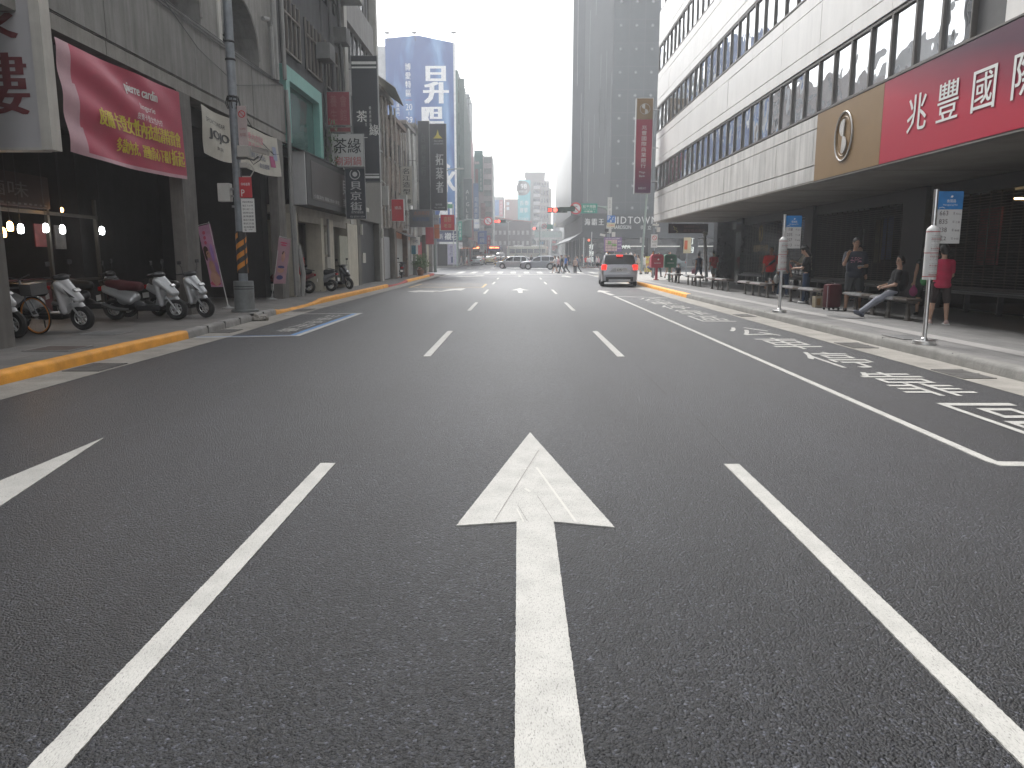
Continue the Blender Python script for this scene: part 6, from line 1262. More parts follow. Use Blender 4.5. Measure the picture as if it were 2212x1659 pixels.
# ---- traffic signals and masts
LITR = M('lit_red_signal', (.8, .05, .03), .4, emit=2.6, tint=(1, .07, .05)); HOUS = M('signal_green_black', (.02, .05, .035), .4)
def signal_head(parent, x, y, z, n=3, lit=0, digits='32', r=.17, face=-1):
    mb = MB(); mb.obox((x+(n-1)*.2, y, z), (n*.2+.04, .12, .22), None, .03); hd = mb.build('signal_head', HOUS, parent)
    for k in range(n):
        mb = MB(); disc(mb, (x+k*.4, y-.135, z), r, 18, 'Y', .012); mb.build('lens', LITR if k == lit else M('dark_lens', (.02, .04, .035), .2), hd)
        mb = MB(); mb.lathe([(r+.01, -.14), (r+.02, -.3)], (x+k*.4, y, z), 'Y', 14, R(-20), R(200)); mb.build('visor', HOUS, hd, fix=False)
    if digits:
        mb = MB(); mb.obox((x-.45, y, z), (.2, .1, .22), None, .02); q = mb.build('countdown_box', HOUS, parent)
        mb = MB(); write(mb, digits, (x-.6, y-.1, z-.14), *SOUTH, .3, .28, .02, .02); mb.build('digits', LITR, q)
mast = thing('traffic_signal', 'grey mast with a long arm carrying a red signal across the right lanes', 'traffic light', (7.7, 66, .15))
mb = MB(); mb.lathe([(.16, 0), (.14, .5), (.11, 6.3)], (7.7, 66, .15), n=16); mb.build('pole', GALV, mast, smooth=True)
mb = MB(); mb.path([(7.7, 66, 5.2), (7.45, 66, 5.6), (6.8, 66, 5.75), (5, 66, 5.68), (2.6, 66, 5.62)], [.09, .08, .07, .06, .05], 8); mb.path([(7.7, 66, 5.75), (7.3, 66, 5.72), (6.7, 66, 5.75)], .05, 8); mb.build('arm', M('pale_green_mast', (.25, .3, .28), .5, .2), mast, smooth=True)
signal_head(mast, 3.1, 65.95, 5.45)
mb = MB(); mb.obox((4.0, 65.8, 5.52), (.55, .12, .17)); disc(mb, (4.55, 65.7, 5.55), .25, 18, 'Y', .2); mb.build('spare_lamp', HOUS, mast)
mb = MB(); mb.box(7.55, 7.92, 65.8, 65.84, 3.5, 6.5); mb.build('vertical_name_plate', M('pale_plate', (.5, .5, .48), .5, var=.1), mast)
mb = MB(); writev(mb, '延平南路', (7.66, 65.8, 6.3), *SOUTH, .16, 1.7, .005); mb.build('lettering', M('grey_print'), mast)
t = thing('no_turn_sign', 'round red ringed no left turn sign on the signal arm', 'sign', (4.85, 65.7, 5.2)); WS = M('white_sign_sheet', (.6, .6, .6), .5)
def no_turn(t, x, y, z, r):
    mb = MB(); disc(mb, (x, y, z), r, 28); mb.build('disc', WS, t)
    mb = MB(); mb.path([(x-.1*r/.45, y-.012, z-.22*r/.45), (x-.1*r/.45, y-.012, z+.12*r/.45), (x+.12*r/.45, y-.012, z+.12*r/.45)], .03*r/.45, 4); mb.build('arrow', BLACKP, t)
    mb = MB(); mb.lathe([(r*.76, -.012), (r, -.012), (r, -.002), (r*.76, -.002)], (x, y, z), 'Y', 28); mb.obox((x, y-.014, z), (r*.8, .003, r*.08), Matrix.Rotation(R(45), 3, 'Y')); mb.build('red_ring', RED, t)
no_turn(t, 4.85, 65.8, 5.58, .5)
GRS = M('green_road_sign', (.02, .24, .17), .5)
t = thing('street_name_sign', 'green street name board hanging from the signal arm', 'sign', (5.95, 65.8, 5.1))
mb = MB(); mb.box(5.32, 6.68, 65.78, 65.82, 5.17, 5.98); mb.build('board', GRS, t); mb = MB(); write(mb, '延平南路', (5.45, 65.78, 5.62), *SOUTH, 1.1, .25, .008, .01); write(mb, 'Yanping S. Rd.', (5.45, 65.78, 5.47), *SOUTH, 1.1, .1, .008); write(mb, '中華路 1', (5.55, 65.78, 5.24), *SOUTH, .9, .16, .008); mb.build('lettering', WHITEP, t)
t = thing('parking_sign', 'blue parking sign with white P and arrow on the corner mast', 'sign', (7.85, 65.7, 4.4))
mb = MB(); mb.box(7.52, 8.2, 65.72, 65.76, 4.4, 4.98); mb.build('board', M('blue_sign', (.03, .14, .42), .5), t); mb = MB(); write(mb, 'P', (7.58, 65.72, 4.62), *SOUTH, .22, .3, .006, .02); mb.prism([(0, 0), (.07, .1), (.03, .1), (.03, .2), (-.03, .2), (-.03, .1), (-.07, .1)], (7.85, 65.7, 4.42), (1, 0, 0), (0, 0, 1), (0, -.005, 0)); mb.path([(8.0, 65.7, 4.6), (8.0, 65.7, 4.8), (8.1, 65.7, 4.85)], .02, 5); mb.build('lettering', WHITEP, t)
plate('parking_plate', 'cream strip plate under the blue parking sign', 7.5, 8.2, 65.7, 4.0, 4.36, M('cream_plate', (.5, .46, .32), .5), ((RED, (('→ 停車場', 7.55, 4.1, .55, .15),)),))
t = thing('street_map_board', 'purple framed area map board on the corner mast', 'sign', (8.08, 65.6, 2.0))
mb = MB(); mb.box(7.3, 8.8, 65.6, 65.66, 1.95, 3.15); mb.build('board', M('purple_board', (.16, .09, .22), .5), t); mb = MB(); mb.box(7.4, 8.4, 65.57, 65.595, 2.0, 2.95); mb.build('map_sheet', M('pink_map', (.5, .36, .36), .5), t)
mb = MB(); mb.obox((7.75, 65.56, 2.7), (.15, .003, .15)); mb.obox((8.15, 65.56, 2.5), (.2, .003, .1)); mb.build('map_park', M('map_green', (.2, .35, .12), .5), t)
mb = MB(); [mb.box(7.42, 8.38, 65.553, 65.556, z, z+.02) for z in (2.2, 2.45, 2.62)]; [mb.box(x, x+.02, 65.55, 65.553, 2.02, 2.93) for x in (7.6, 7.95, 8.2)]; mb.build('map_street', BLACKP, t)
mb = MB(); write(mb, '台北市中正區位置圖', (7.4, 65.6, 3.0), *SOUTH, 1.2, .1); [write(mb, s, (8.45, 65.6, 2.75-.28*k), *SOUTH, .28, .1) for k, s in enumerate(('西門', '北門', '城中'))]; mb.build('lettering', WHITEP, t)
t = thing('surveillance_camera', 'white bullet cameras clustered on the corner mast over the map board', 'camera', (7.7, 65.6, 3.3))
mb = MB(); mb.obox((7.15, 65.6, 3.35), (.22, .08, .09), Matrix.Rotation(R(12), 3, 'Y'), .02); mb.obox((8.1, 65.7, 3.4), (.14, .1, .2), None, .02); mb.build('housing', M('white_case'), t); mb = MB(); mb.path([(7.7, 65.8, 3.5), (7.45, 65.7, 3.5), (7.2, 65.6, 3.42)], .03, 6); mb.obox((7.5, 65.7, 3.75), (.17, .12, .14), None, .05); mb.build('bracket', PLAST, t)
stripes(7.7, 66, .17, .9, 2.0, mast, 4)
# tall pale pole right of the mast, post with plate and camera, far green signal etc.
t = thing('street_pole', 'tall slim pale pole leaning slightly in front of the dark tower', 'pole', (9.6, 60, .15))
mb = MB(); mb.tube((9.6, 60, .15), (10.05, 60, 9.5), .1, .07, 12); mb.build('pole', M('pale_green_mast'), t, smooth=True); mb = MB(); mb.box(9.45, 9.6, 59.85, 60, 2.6, 3.0); mb.build('box', GREYM, t)
t = thing('sign_post', 'post with no-stopping plate and camera near the postboxes', 'pole', (8.8, 50, .15))
mb = MB(); mb.lathe([(.07, 0), (.06, 4.2)], (8.8, 50, .15), n=12); mb.build('pole', GALV, t, smooth=True); stripes(8.8, 50, .085, .9, 1.9, t, 3)
mb = MB(); mb.box(8.58, 9.0, 49.85, 49.87, 2.1, 2.95); p_ = mb.build('plate', WS, t); ban_ring(t, (8.8, 49.84, 2.72), .15); mb = MB(); write(mb, '禁止停車', (8.65, 49.85, 2.42), *SOUTH, .3, .08); write(mb, '拖吊區', (8.68, 49.85, 2.2), *SOUTH, .24, .1); mb.build('lettering', BLACKP, p_)
mb = MB(); mb.obox((8.85, 49.8, 3.55), (.2, .1, .06), None, .03); mb.obox((9.05, 49.9, 3.25), (.1, .08, .15), None, .02); mb.obox((9.0, 49.8, 3.8), (.12, .07, .06), Matrix.Rotation(R(-30), 3, 'Y'), .02); mb.build('camera', M('white_case'), t)
t = thing('camera_post', 'pale round post with a white camera head on top beside the fifth bench', 'pole', (10.2, 42.0, .15))
mb = MB(); mb.tube((10.35, 42, .15), (10.15, 42, 2.65), .09, .08, 14); mb.build('pole', M('pale_post', (.42, .43, .42), .4, .2), t, smooth=True); mb = MB(); mb.obox((10.15, 41.95, 2.78), (.14, .1, .07), Matrix.Rotation(R(10), 3, 'Y'), .04); mb.lathe([(.001, 0), (.13, 0), (.13, .05), (.001, .08)], (10.15, 42, 2.64), n=14); mb.build('camera_head', M('white_case'), t, smooth=True)
t = thing('sign_post', 'thin post with a red and white information panel beyond the granite pier', 'sign', (11.4, 52, .15))
mb = MB(); mb.tube((11.4, 52, .15), (11.4, 52, 2.2), .04); mb.build('pole', GALV, t); mb = MB(); mb.box(11.15, 11.65, 51.93, 51.96, 1.75, 2.8); mb.build('panel', M('cream_plate'), t); mb = MB(); mb.box(11.2, 11.4, 51.9, 51.925, 2.0, 2.6); mb.build('picture', M('orange_print', (.5, .12, .05), .5), t)
t = thing('notice_board', 'yellow folding board with red print on the far corner pavement', 'sign', (10.5, 62, .15))
mb = MB(); mb.box(10.2, 10.85, 61.9, 61.95, .3, 1.55); mb.build('board', M('yellow_board', (.6, .5, .1), .5), t); mb = MB(); write(mb, '特價', (10.25, 61.9, 1.2), *SOUTH, .5, .25); write(mb, '優惠中', (10.3, 61.9, .8), *SOUTH, .45, .2); mb.build('lettering', RED, t); mb = MB(); mb.box(10.22, 10.25, 61.96, 62.0, .15, .5); mb.box(10.8, 10.83, 61.96, 62.0, .15, .5); mb.build('leg', GREYM, t)
# street lamps, left signal arm far side
def street_lamp(label, x, y, h, armx, col='pale_green_mast', double=False):
    t = thing('street_lamp', label, 'street lamp', (x, y, rise(y)+.15))
    mb = MB(); mb.lathe([(.17, 0), (.13, .3), (.1, 1.2), (.07, h)], n=14); mb.build('pole', M(col), t, world=False, smooth=True)
    for s in ((1, -1) if double else (1,)):
        mb = MB(); mb.path([(0, 0, h-.4), (armx*.3*s, 0, h+.1), (armx*.7*s, 0, h+.45), (armx*s, 0, h+.5)], .045, 7); mb.build('arm', M(col), t, world=False, smooth=True)
        mb = MB(); mb.obox((armx*s+.25*s, 0, h+.5), (.35, .13, .06), None, .04); mb.build('lamp_head', M('lamp_grey', (.4, .41, .4), .4), t, world=False)
    return t
t = street_lamp('grey street lamp pole at the near left corner before the crossing', -7.4, 67.6, 8.4, 2.0, 'grey_green_pole' if M('grey_green_pole', (.15, .18, .17), .5, .2) else '')
street_lamp('pale double-armed street lamp in the middle distance, left of centre', -2.6, 190, 9.0, 1.6, 'pale_post', True)
street_lamp('slim street lamp far off beside the right end of the brick market', 5.4, 185, 9.5, -1.8, 'pale_post')
street_lamp('slim far street lamp in front of the grey office stack', 10.5, 178, 8.0, -1.5, 'pale_post')
m2_ = thing('traffic_signal', 'mast arm with red countdown signal over the far left lanes', 'traffic light', (-9.0, 112, .15))
mb = MB(); mb.lathe([(.15, 0), (.12, 7)], (-9.0, 112, .15), n=12); mb.path([(-9, 112, 6.6), (-7, 112, 6.9), (-2.2, 112, 6.75)], .07, 7); mb.path([(-9, 112, 5.6), (-8.6, 112, 6.3), (-7.6, 112, 6.85)], .06, 7); mb.build('mast', M('pale_green_mast'), m2_, smooth=True)
signal_head(m2_, -2.9, 111.9, 6.6, 3, 0, '32', .2)
t = thing('no_turn_sign', 'round no left turn sign on the far left mast arm', 'sign', (-4.4, 111.8, 6)); no_turn(t, -4.45, 111.8, 6.65, .62)
t = thing('street_name_sign', 'green vertical street name board on the far left mast', 'sign', (-8.4, 111.7, 3)); mb = MB(); mb.box(-8.75, -8.25, 111.7, 111.75, 3.9, 6.6); mb.build('board', GRS, t); mb = MB(); writev(mb, '延平南路', (-8.65, 111.7, 6.4), *SOUTH, .3, 2.1, .01); mb.build('lettering', WHITEP, t)
plate('camera_plate', 'small white camera warning plate hanging on the far left mast arm', -6.5, -5.7, 111.8, 5.6, 6.9, WS, ((M('blue_sign'), (('科技執法', -6.4, 6.2, .6, .3),)),))
plate('pedestrian_plate', 'white plate under the far green street name board', -8.75, -8.2, 111.7, 2.7, 3.6, WS, ((BLACKP, (('行人', -8.65, 3.0, .35, .4),)),))
t = thing('traffic_signal', 'small dark signal on a bracket above the red script sign', 'traffic light', (-7.2, 75, 5)); 
mb = MB(); mb.obox((-10.4, 109.5, 8.6), (1.0, .2, .28), None, .05); mb.build('housing', M('bright_green_housing', (.03, .2, .09), .5), t); mb = MB(); mb.obox((-10.4, 109.5, 9.0), (.4, .1, .12), None, .03); mb.tube((-9.3, 109.5, 8.9), (-9.3, 109.5, .15), .07); mb.build('bracket', M('pale_post'), t)
t = thing('traffic_signal', 'far centre signal with red lamp and green board beyond the crossing', 'traffic light', (4.5, 170, 0))
mb = MB(); mb.tube((4.6, 170, .5), (4.6, 170, 8.5), .1); mb.tube((3.2, 170, 7.9), (7.2, 170, 7.9), .06); mb.build('mast', M('pale_green_mast'), t); signal_head(t, 3.4, 169.9, 7.7, 2, 0, None, .25)
no_turn(t, 5.6, 169.8, 8.2, .55); mb = MB(); mb.box(6.2, 7.6, 169.8, 169.9, 7.6, 8.6); mb.build('board', GRS, t)
t = thing('traffic_signal', 'pedestrian signal post with red lamp under the tower canopy', 'traffic light', (9.0, 108.5, 0))
mb = MB(); mb.tube((9.2, 108.6, .15), (9.2, 108.6, 4.2), .09); mb.build('pole', M('pale_post'), t); mb = MB(); mb.obox((9.9, 108.5, 3.7), (.22, .12, .42), None, .03); q = mb.build('housing', HOUS, t); mb = MB(); disc(mb, (9.9, 108.36, 3.85), .15); mb.build('lens', M('lit_red_man', (.8, .1, .05), .4, emit=1.2, tint=(1, .1, .05)), q)
mb = MB(); mb.tube((10.3, 108.6, .15), (10.3, 108.6, 5.0), .07); mb.build('rear_pole', M('pale_post'), t)

# ============================================================ VEHICLES (forward is +Y in each one's own space)
def wheel(parent, x, y, r, w, side, name='wheel'):
    e = thing(name, None, None, (x, y, r)); e.parent = parent
    mb = MB(); mb.lathe([(r*.62, -w/2), (r*.9, -w/2), (r, -w/2+.03), (r, w/2-.03), (r*.9, w/2), (r*.62, w/2)], (0, 0, 0), 'X', 24); mb.build('tyre', RUBBER, e, world=False, smooth=True)
    mb = MB(); o = w/2*side; mb.lathe([(r*.64, o*.95), (r*.62, o*.7), (r*.55, o*.5), (.02, o*.45)], (0, 0, 0), 'X', 24)
    for k in range(5):
        a = 2*PI*k/5; d = Vector((0, math.cos(a), math.sin(a))); n = Vector((0, -d.z, d.y))*r*.09; X = Vector((o*.82, 0, 0))
        mb.quad(X+n, X+d*r*.62+n, X+d*r*.62-n, X-n)
    mb.lathe([(.001, o*.9), (r*.16, o*.88), (r*.18, o*.7)], (0, 0, 0), 'X', 12)
    mb.build('rim', M('alloy_rim', (.5, .5, .51), .3, .7), e, world=False)
def car(name, label, cat, loc, rz, paint, S, plate_txt=None, brake=False, roofsign=False, rails=False, group=None, wheels=True):
    """S: L length, W width, H height, hood z, belt z, y of windshield base/top, rear glass top/base, tail z, wheel r, wheelbase"""
    L, W, H = S['L'], S['W'], S['H']; hz, bz = S['hood'], S['belt']; yA, yB, yC, yD = S['ws0'], S['ws1'], S['rg1'], S['rg0']; tz = S['tail']; r = S.get('r', .33); wb = S['wb']; gc = S.get('gc', .2)
    t = thing(name, label, cat, loc, rz, group)
    yf, yr = L/2, -L/2; wy = (wb/2+.02*L, -wb/2+.02*L)
    ys = sorted(set([yr, yr+.04, yr+.12, yf-.04, yf-.12, yf-.3, yA, yB, yC, yD]+[yr+.2+i*(L-.4)/56 for i in range(57)]), reverse=True)
    def lerp(a, b, t_): return a+(b-a)*max(0, min(1, t_))
    def top(y):
        if y > yA: f = (y-yA)/(yf-yA); return lerp(hz, hz-.13, f**2) - (0.12 if y > yf-.03 else .05 if y > yf-.1 else 0)
        if y > yB: return lerp(H, hz, (y-yB)/(yA-yB))-.0+.06*math.sin(PI*max(0, (y-yB)/(yA-yB)))
        if y > yC: f = (y-yC)/(yB-yC); return H-.0+(.03*math.sin(PI*f))
        if y > yD: return lerp(tz, H, (y-yD)/(yC-yD))+.04*math.sin(PI*(y-yD)/(yC-yD))
        return tz-(.1 if y < yr+.02 else .03 if y < yr+.08 else 0)-.02
    def hw(y):
        e = min(yf-y, y-yr); a = W/2
        return a*(1-.13*max(0, 1-e/.55)**2.2-.02*max(0, 1-e/1.4))
    def zb(y):
        z = gc+(.05 if min(yf-y, y-yr) < .1 else 0)
        for c in wy:
            d = abs(y-c); ra = r+.055
            if d < ra: z = max(z, r+math.sqrt(ra*ra-d*d)*1.0)
        return z
    def sect(y):
        w, T, B = hw(y), top(y), zb(y); cab = T > bz+.12; be = min(bz, T-.04)
        tum = (S.get('tum', .33))*max(0, T-be); wr = w*.97-tum*.62
        mid = max(min(.62*be+.1, be-.05), min(B+.04, be-.03))
        pts = [(0, B if B < r else B), (w*.8, B), (w*.965, B+.015), (w*1.0, max(mid, B+.02)), (w*.985, max(be-.02, B+.03)), (w*.965, be+.0 if be > B+.04 else B+.04)]
        if cab: pts += [(wr+(w*.965-wr)*.5, be+(T-be)*.5), (wr+(w*.965-wr)*.13, T-.09), (wr-.03, T-.035), (wr*.6, T-.008), (0, T)]
        else: pts += [(w*.93, be+(T-be)*.3), (w*.88, be+(T-be)*.55), (w*.8, be+(T-be)*.8), (w*.5, T-.004), (0, T)]
        return pts
    secs = [sect(y) for y in ys]; n = len(secs[0]); body, side_g, fr_g, re_g = MB(), {}, MB(), MB(); V = []
    for s in (1, -1):
        off = len(V); V += [(p[0]*s, y, p[1]) for y, sc in zip(ys, secs) for p in sc]
        for i in range(len(ys)-1):
            ym = (ys[i]+ys[i+1])/2
            for k in range(n-1):
                f = (off+i*n+k, off+i*n+k+1, off+(i+1)*n+k+1, off+(i+1)*n+k)
                cabm = top(ys[i]) > bz+.12 and top(ys[i+1]) > bz+.12
                g = None
                if cabm and k in (5, 6):
                    for q, (a, b) in enumerate(S['side']):
                        if b < ym < a: g = side_g.setdefault((q, s), MB())
                if yB < ym < yA-.04 and k >= 8: g = fr_g
                if yD+.05 < ym < yC-.02 and k >= 8: g = re_g
                (g or body).f.append(f); 
                (g or body).mi.append(0)
        for i, rev in ((0, 0), (len(ys)-1, 1)):
            body.f.append(tuple(off+i*n+k for k in range(n))); body.mi.append(0)
    def compact(mb):
        used = sorted({i for f in mb.f for i in f}); mp = {a: b for b, a in enumerate(used)}; mb.v = [V[i] for i in used]; mb.f = [tuple(mp[i] for i in f) for f in mb.f]; return mb
    o = compact(body).build('body', paint, t, world=False, smooth=32)
    bm = bmesh.new(); bm.from_mesh(o.data); bmesh.ops.remove_doubles(bm, verts=bm.verts, dist=.0008); bmesh.ops.recalc_face_normals(bm, faces=bm.faces); bm.to_mesh(o.data); bm.free()
    for g, nm in [(m_, 'side_window') for m_ in side_g.values()]+[(fr_g, 'windshield'), (re_g, 'rear_window')]:
        if g.f: compact(g).build(nm, GLCAR, t, world=False, smooth=True)
    if wheels:
        for y in wy:
            for s in (1, -1):
                wheel(t, s*(W/2-.12), y, r, .21, s)
                mb = MB(); mb.lathe([(r+.05, -.14), (r+.05, .0), (.01, 0)], (s*(W/2-.22), y, r), 'X', 20); 
        mb = MB()
        for y in wy:
            for s in (1, -1): mb.box(s*(W/2-.5), s*(W/2-.3), y-r-.1, y+r+.1, gc, min(bz-.1, 2*r+.08))
        mb.box(-W/2+.2, W/2-.2, yr+.25, yf-.25, gc-.02, gc+.12); mb.build('underbody', PLAST, t, world=False)
    he, te = hw(yf-.1), hw(yr+.1)
    for s in (1, -1):
        mb = MB(); mb.obox((s*(he*.78), yf-.13, hz-.27), (.2, .12, .075), Matrix.Rotation(-s*R(24), 3, 'Z'), .03); mb.build('headlight', LAMPW, t, world=False, smooth=True)
        zz = S.get('tlz', .92); mb = MB(); mb.obox((s*(te*.9), yr+.07, zz), (S.get('tlw', .11), .08, S.get('tlh', .12)), Matrix.Rotation(s*R(22), 3, 'Z'), .025); mb.build('taillight', TAIL if brake else TAILD, t, world=False, smooth=True)
        mb = MB(); mb.obox((s*(W/2+.07), yA-.25, bz+.06), (.1, .05, .07), None, .03); mb.build('mirror', paint if not brake else PLAST, t, world=False, smooth=True)
        for q, (a, b) in enumerate(S['side'][:2]):
            mb = MB(); mb.obox((s*(W/2+.0), b+.16, bz-.12), (.012, .09, .015)); mb.build('door_handle', M('chrome_trim', (.6, .6, .6), .2, .9), t, world=False)
    mb = MB(); mb.box(-he*.55, he*.55, yf-.03, yf+.012, .42, .6); mb.box(-he*.7, he*.7, yf-.04, yf+.005, .24, .34); mb.build('grille', PLAST, t, world=False)
    mb = MB(); mb.box(-te*.8, te*.8, yr-.03, yr+.06, gc+.05, gc+.26); mb.build('bumper', S.get('bump', PLAST), t, world=False)
    pz = S.get('pz', .62)
    mb = MB(); mb.box(-.17, .17, yr-.022, yr+.03, pz, pz+.16); p = mb.build('licence_plate', WHITEP, t, world=False)
    if plate_txt: mb = MB(); write(mb, plate_txt, (-.14, yr-.022, pz+.03), *SOUTH, .28, .1, .004, .02); mb.build('lettering', BLACKP, p, world=False)
    if roofsign:
        mb = MB(); mb.obox((0, .0, H+.07), (.3, .09, .07), None, .03); mb.build('roof_sign', M('taxi_light', (.6, .55, .4), .4), t, world=False)
    if rails:
        for s in (1, -1): mb = MB(); x = W/2*.66; mb.path([(s*x, yB-.1, H+.0), (s*x, yB-.25, H+.075), (s*x, yC+.3, H+.075), (s*x, yC+.1, H+.0)], .022, 6); mb.build('roof_rail', M('satin_rail', (.45, .45, .45), .35, .6), t, world=False)
    return t
SIL = M('silver_car_paint', (.3, .3, .32), .28, .55, var=.03, coat=.6); SIL2 = M('grey_silver_paint', (.3, .31, .34), .28, .5, var=.03, coat=.6); SILB = M('bright_silver_paint', (.38, .4, .41), .3, .5, var=.03, coat=.6)
SUVS = dict(L=4.6, W=1.92, H=1.62, hood=1.05, belt=1.04, ws0=1.0, ws1=.25, rg1=-1.82, rg0=-2.22, tail=1.06, r=.35, wb=2.67, side=[(.62, -.35), (-.45, -1.25), (-1.35, -1.8)], tlz=.98, tlw=.12, tlh=.13, gc=.25, pz=.78, tum=.48)
suv = car('parked_car', 'silver estate car with lit brake lights stopped at the right kerb', 'car', (5.3, 41.0, 0), R(-4.5), SIL, SUVS, 'SU-9957', True, False, True)
mb = MB(); mb.box(-.16, .16, -2.0, -1.93, 1.54, 1.6); mb.build('high_brake_light', TAIL, suv, world=False)
mb = MB(); mb.prism([(-.5, 0), (.5, 0), (.34, .24), (-.34, .24)], (0, -2.318, .74), (1, 0, 0), (0, 0, 1), (0, .02, 0)); mb.build('plate_recess', M('satin_silver', (.5, .5, .52), .35, .5), suv, world=False)
mb = MB(); mb.box(-.75, .75, -2.36, -2.26, .5, .62); mb.build('bumper_step', M('grey_silver_paint'), suv, world=False)
mb = MB(); mb.box(-.55, .55, -2.34, -2.24, .26, .38); mb.build('skid_plate', M('satin_silver'), suv, world=False)
HATCH = dict(L=4.55, W=1.82, H=1.6, hood=.98, belt=.98, ws0=1.35, ws1=.35, rg1=-1.5, rg0=-2.15, tail=1.05, r=.34, wb=2.65, side=[(1.0, .0), (-.1, -1.0), (-1.12, -1.7)], tlz=.95)
CROSS = dict(HATCH, H=1.62, hood=1.02, belt=1.04, r=.38, ws0=1.2, ws1=.2, side=[(.85, -.1), (-.2, -1.1), (-1.2, -1.75)], gc=.22)
SEDAN = dict(L=4.6, W=1.76, H=1.46, hood=.95, belt=.93, ws0=1.15, ws1=.3, rg1=-1.0, rg0=-1.75, tail=1.02, r=.32, wb=2.65, side=[(.85, -.1), (-.2, -1.15)], tlz=.82, tlw=.15, tlh=.08)
car('moving_car', 'grey silver crossover turning across the junction, in front of another silver car', 'car', (2.6, 92.5, 0), R(86), SIL2, CROSS)
car('moving_car', 'lighter silver hatchback half hidden behind the grey crossover', 'car', (-.6, 99.5, 0), R(80), SILB, HATCH)
car('moving_car', 'pale silver sedan seen from behind on the far left lane', 'car', (-6.9, 128, rise(128)), R(-3), SILB, SEDAN, 'AB-1688')
car('moving_car', 'dark red-lit sedan ahead of the pale silver sedan', 'car', (-7.1, 140, rise(140)), 0, M('dark_car_paint', (.03, .03, .035), .3, .4, coat=.5), SEDAN, None, True)
TAX = M('taxi_yellow', (.62, .33, .03), .35, 0, var=.04, coat=.5)
car('taxi', 'yellow taxi waiting in the far left lane beside a bus', 'taxi', (-5.0, 134, rise(134)), 0, M('pale_gold_paint', (.5, .4, .2), .35, .2, coat=.4), SEDAN, None, False, True)
car('taxi', 'yellow taxi behind the two silver crossing cars', 'taxi', (-1.3, 118, 0), R(70), TAX, SEDAN, None, False, True)
car('taxi', 'yellow taxi facing the viewer behind the pedestrians on the left', 'taxi', (-1.2, 132, rise(132)), R(160), TAX, SEDAN, None, False, True)
car('van', 'white van beyond the taxis at the left of centre', 'van', (-3.6, 150, rise(150)), R(180), M('white_van_paint', (.6, .6, .6), .35, coat=.4), dict(HATCH, H=1.9, belt=1.1, hood=1.2))
car('moving_car', 'dark green-grey saloon passing beyond the benches on the right', 'car', (19, 98, 0), R(90), M('green_grey_paint', (.1, .13, .13), .3, .4, coat=.5), SEDAN)
car('moving_car', 'white car glimpsed between the two far buses', 'car', (-5.3, 150, rise(150)), 0, M('white_van_paint'), SEDAN, None, True)
def bus(label, loc, rz, col, L=10.5, led='藍28 307 西門', z=3.1, glassrow=True):
    t = thing('bus', label, 'bus', loc, rz)
    mb = MB(); mb.obox((0, 0, .35+(z-.35)/2), (1.22, L/2, (z-.35)/2), None, .12); mb.build('body', col, t, world=False, smooth=30)
    for e in (-1, 1):
        mb = MB(); mb.obox((0, e*(L/2+.0), 2.0 if e > 0 else 1.75), (1.0, .02, .62 if e > 0 else .4)); mb.build('end_window', GLCAR, t, world=False)
        mb = MB(); mb.box(-1.0, 1.0, e*(L/2+.01), e*(L/2+.05), z-.5, z-.14); s = mb.build('destination_sign', M('led_board', (.35, .03, .02), .4, emit=.8, tint=(1, .1, .04)), t, world=False)
        mb = MB()
        if e < 0: write(mb, led, (-.9, -L/2-.05, z-.44), *SOUTH, 1.8, .24, .01); mb.build('lettering', M('led_yellow', (.9, .6, .2), .4, emit=2, tint=(1, .6, .2)), s, world=False)
    for s in (-1, 1):
        for k in range(6):
            mb = MB(); a = -L/2+.5+k*(L-1)/6; mb.box(s*1.215, s*1.235, a, a+(L-1)/6-.12, 1.4, 2.4); mb.build('side_window', GLCAR, t, world=False)
        for y in (-L/2+2.2, L/2-2.4): wheel(t, s*1.1, y, .48, .28, s)
        mb = MB(); mb.obox((s*.95, -L/2-.02, 1.0), (.1, .03, .16)); mb.build('taillight', TAILD, t, world=False)
        mb = MB(); mb.path([(s*1.2, L/2, 2.7), (s*1.4, L/2+.2, 2.65), (s*1.42, L/2+.2, 2.2)], .05, 6); mb.build('mirror', PLAST, t, world=False)
    mb = MB(); mb.obox((0, -L/2+2.5, z+.1), (.85, 1.6, .12), None, .06); mb.obox((0, L/2-3, z+.1), (.8, 1.3, .12), None, .06); mb.build('roof_unit', WHITEP, t, world=False)
    return t
bus('dark green bus with red destination sign, leftmost in the distance', (-8.0, 155, rise(155)), 0, M('bus_olive', (.12, .13, .09), .4, var=.1), led='252')
bus('purple blue bus with red destination sign beside the green bus', (-4.9, 158, rise(158)), 0, M('bus_purple', (.07, .06, .2), .4, var=.1), led='棕9 206')
bus('white and cream bus crossing far behind the silver cars', (2.2, 200, rise(200)), R(90), M('bus_cream', (.5, .48, .4), .4, var=.06), led='')
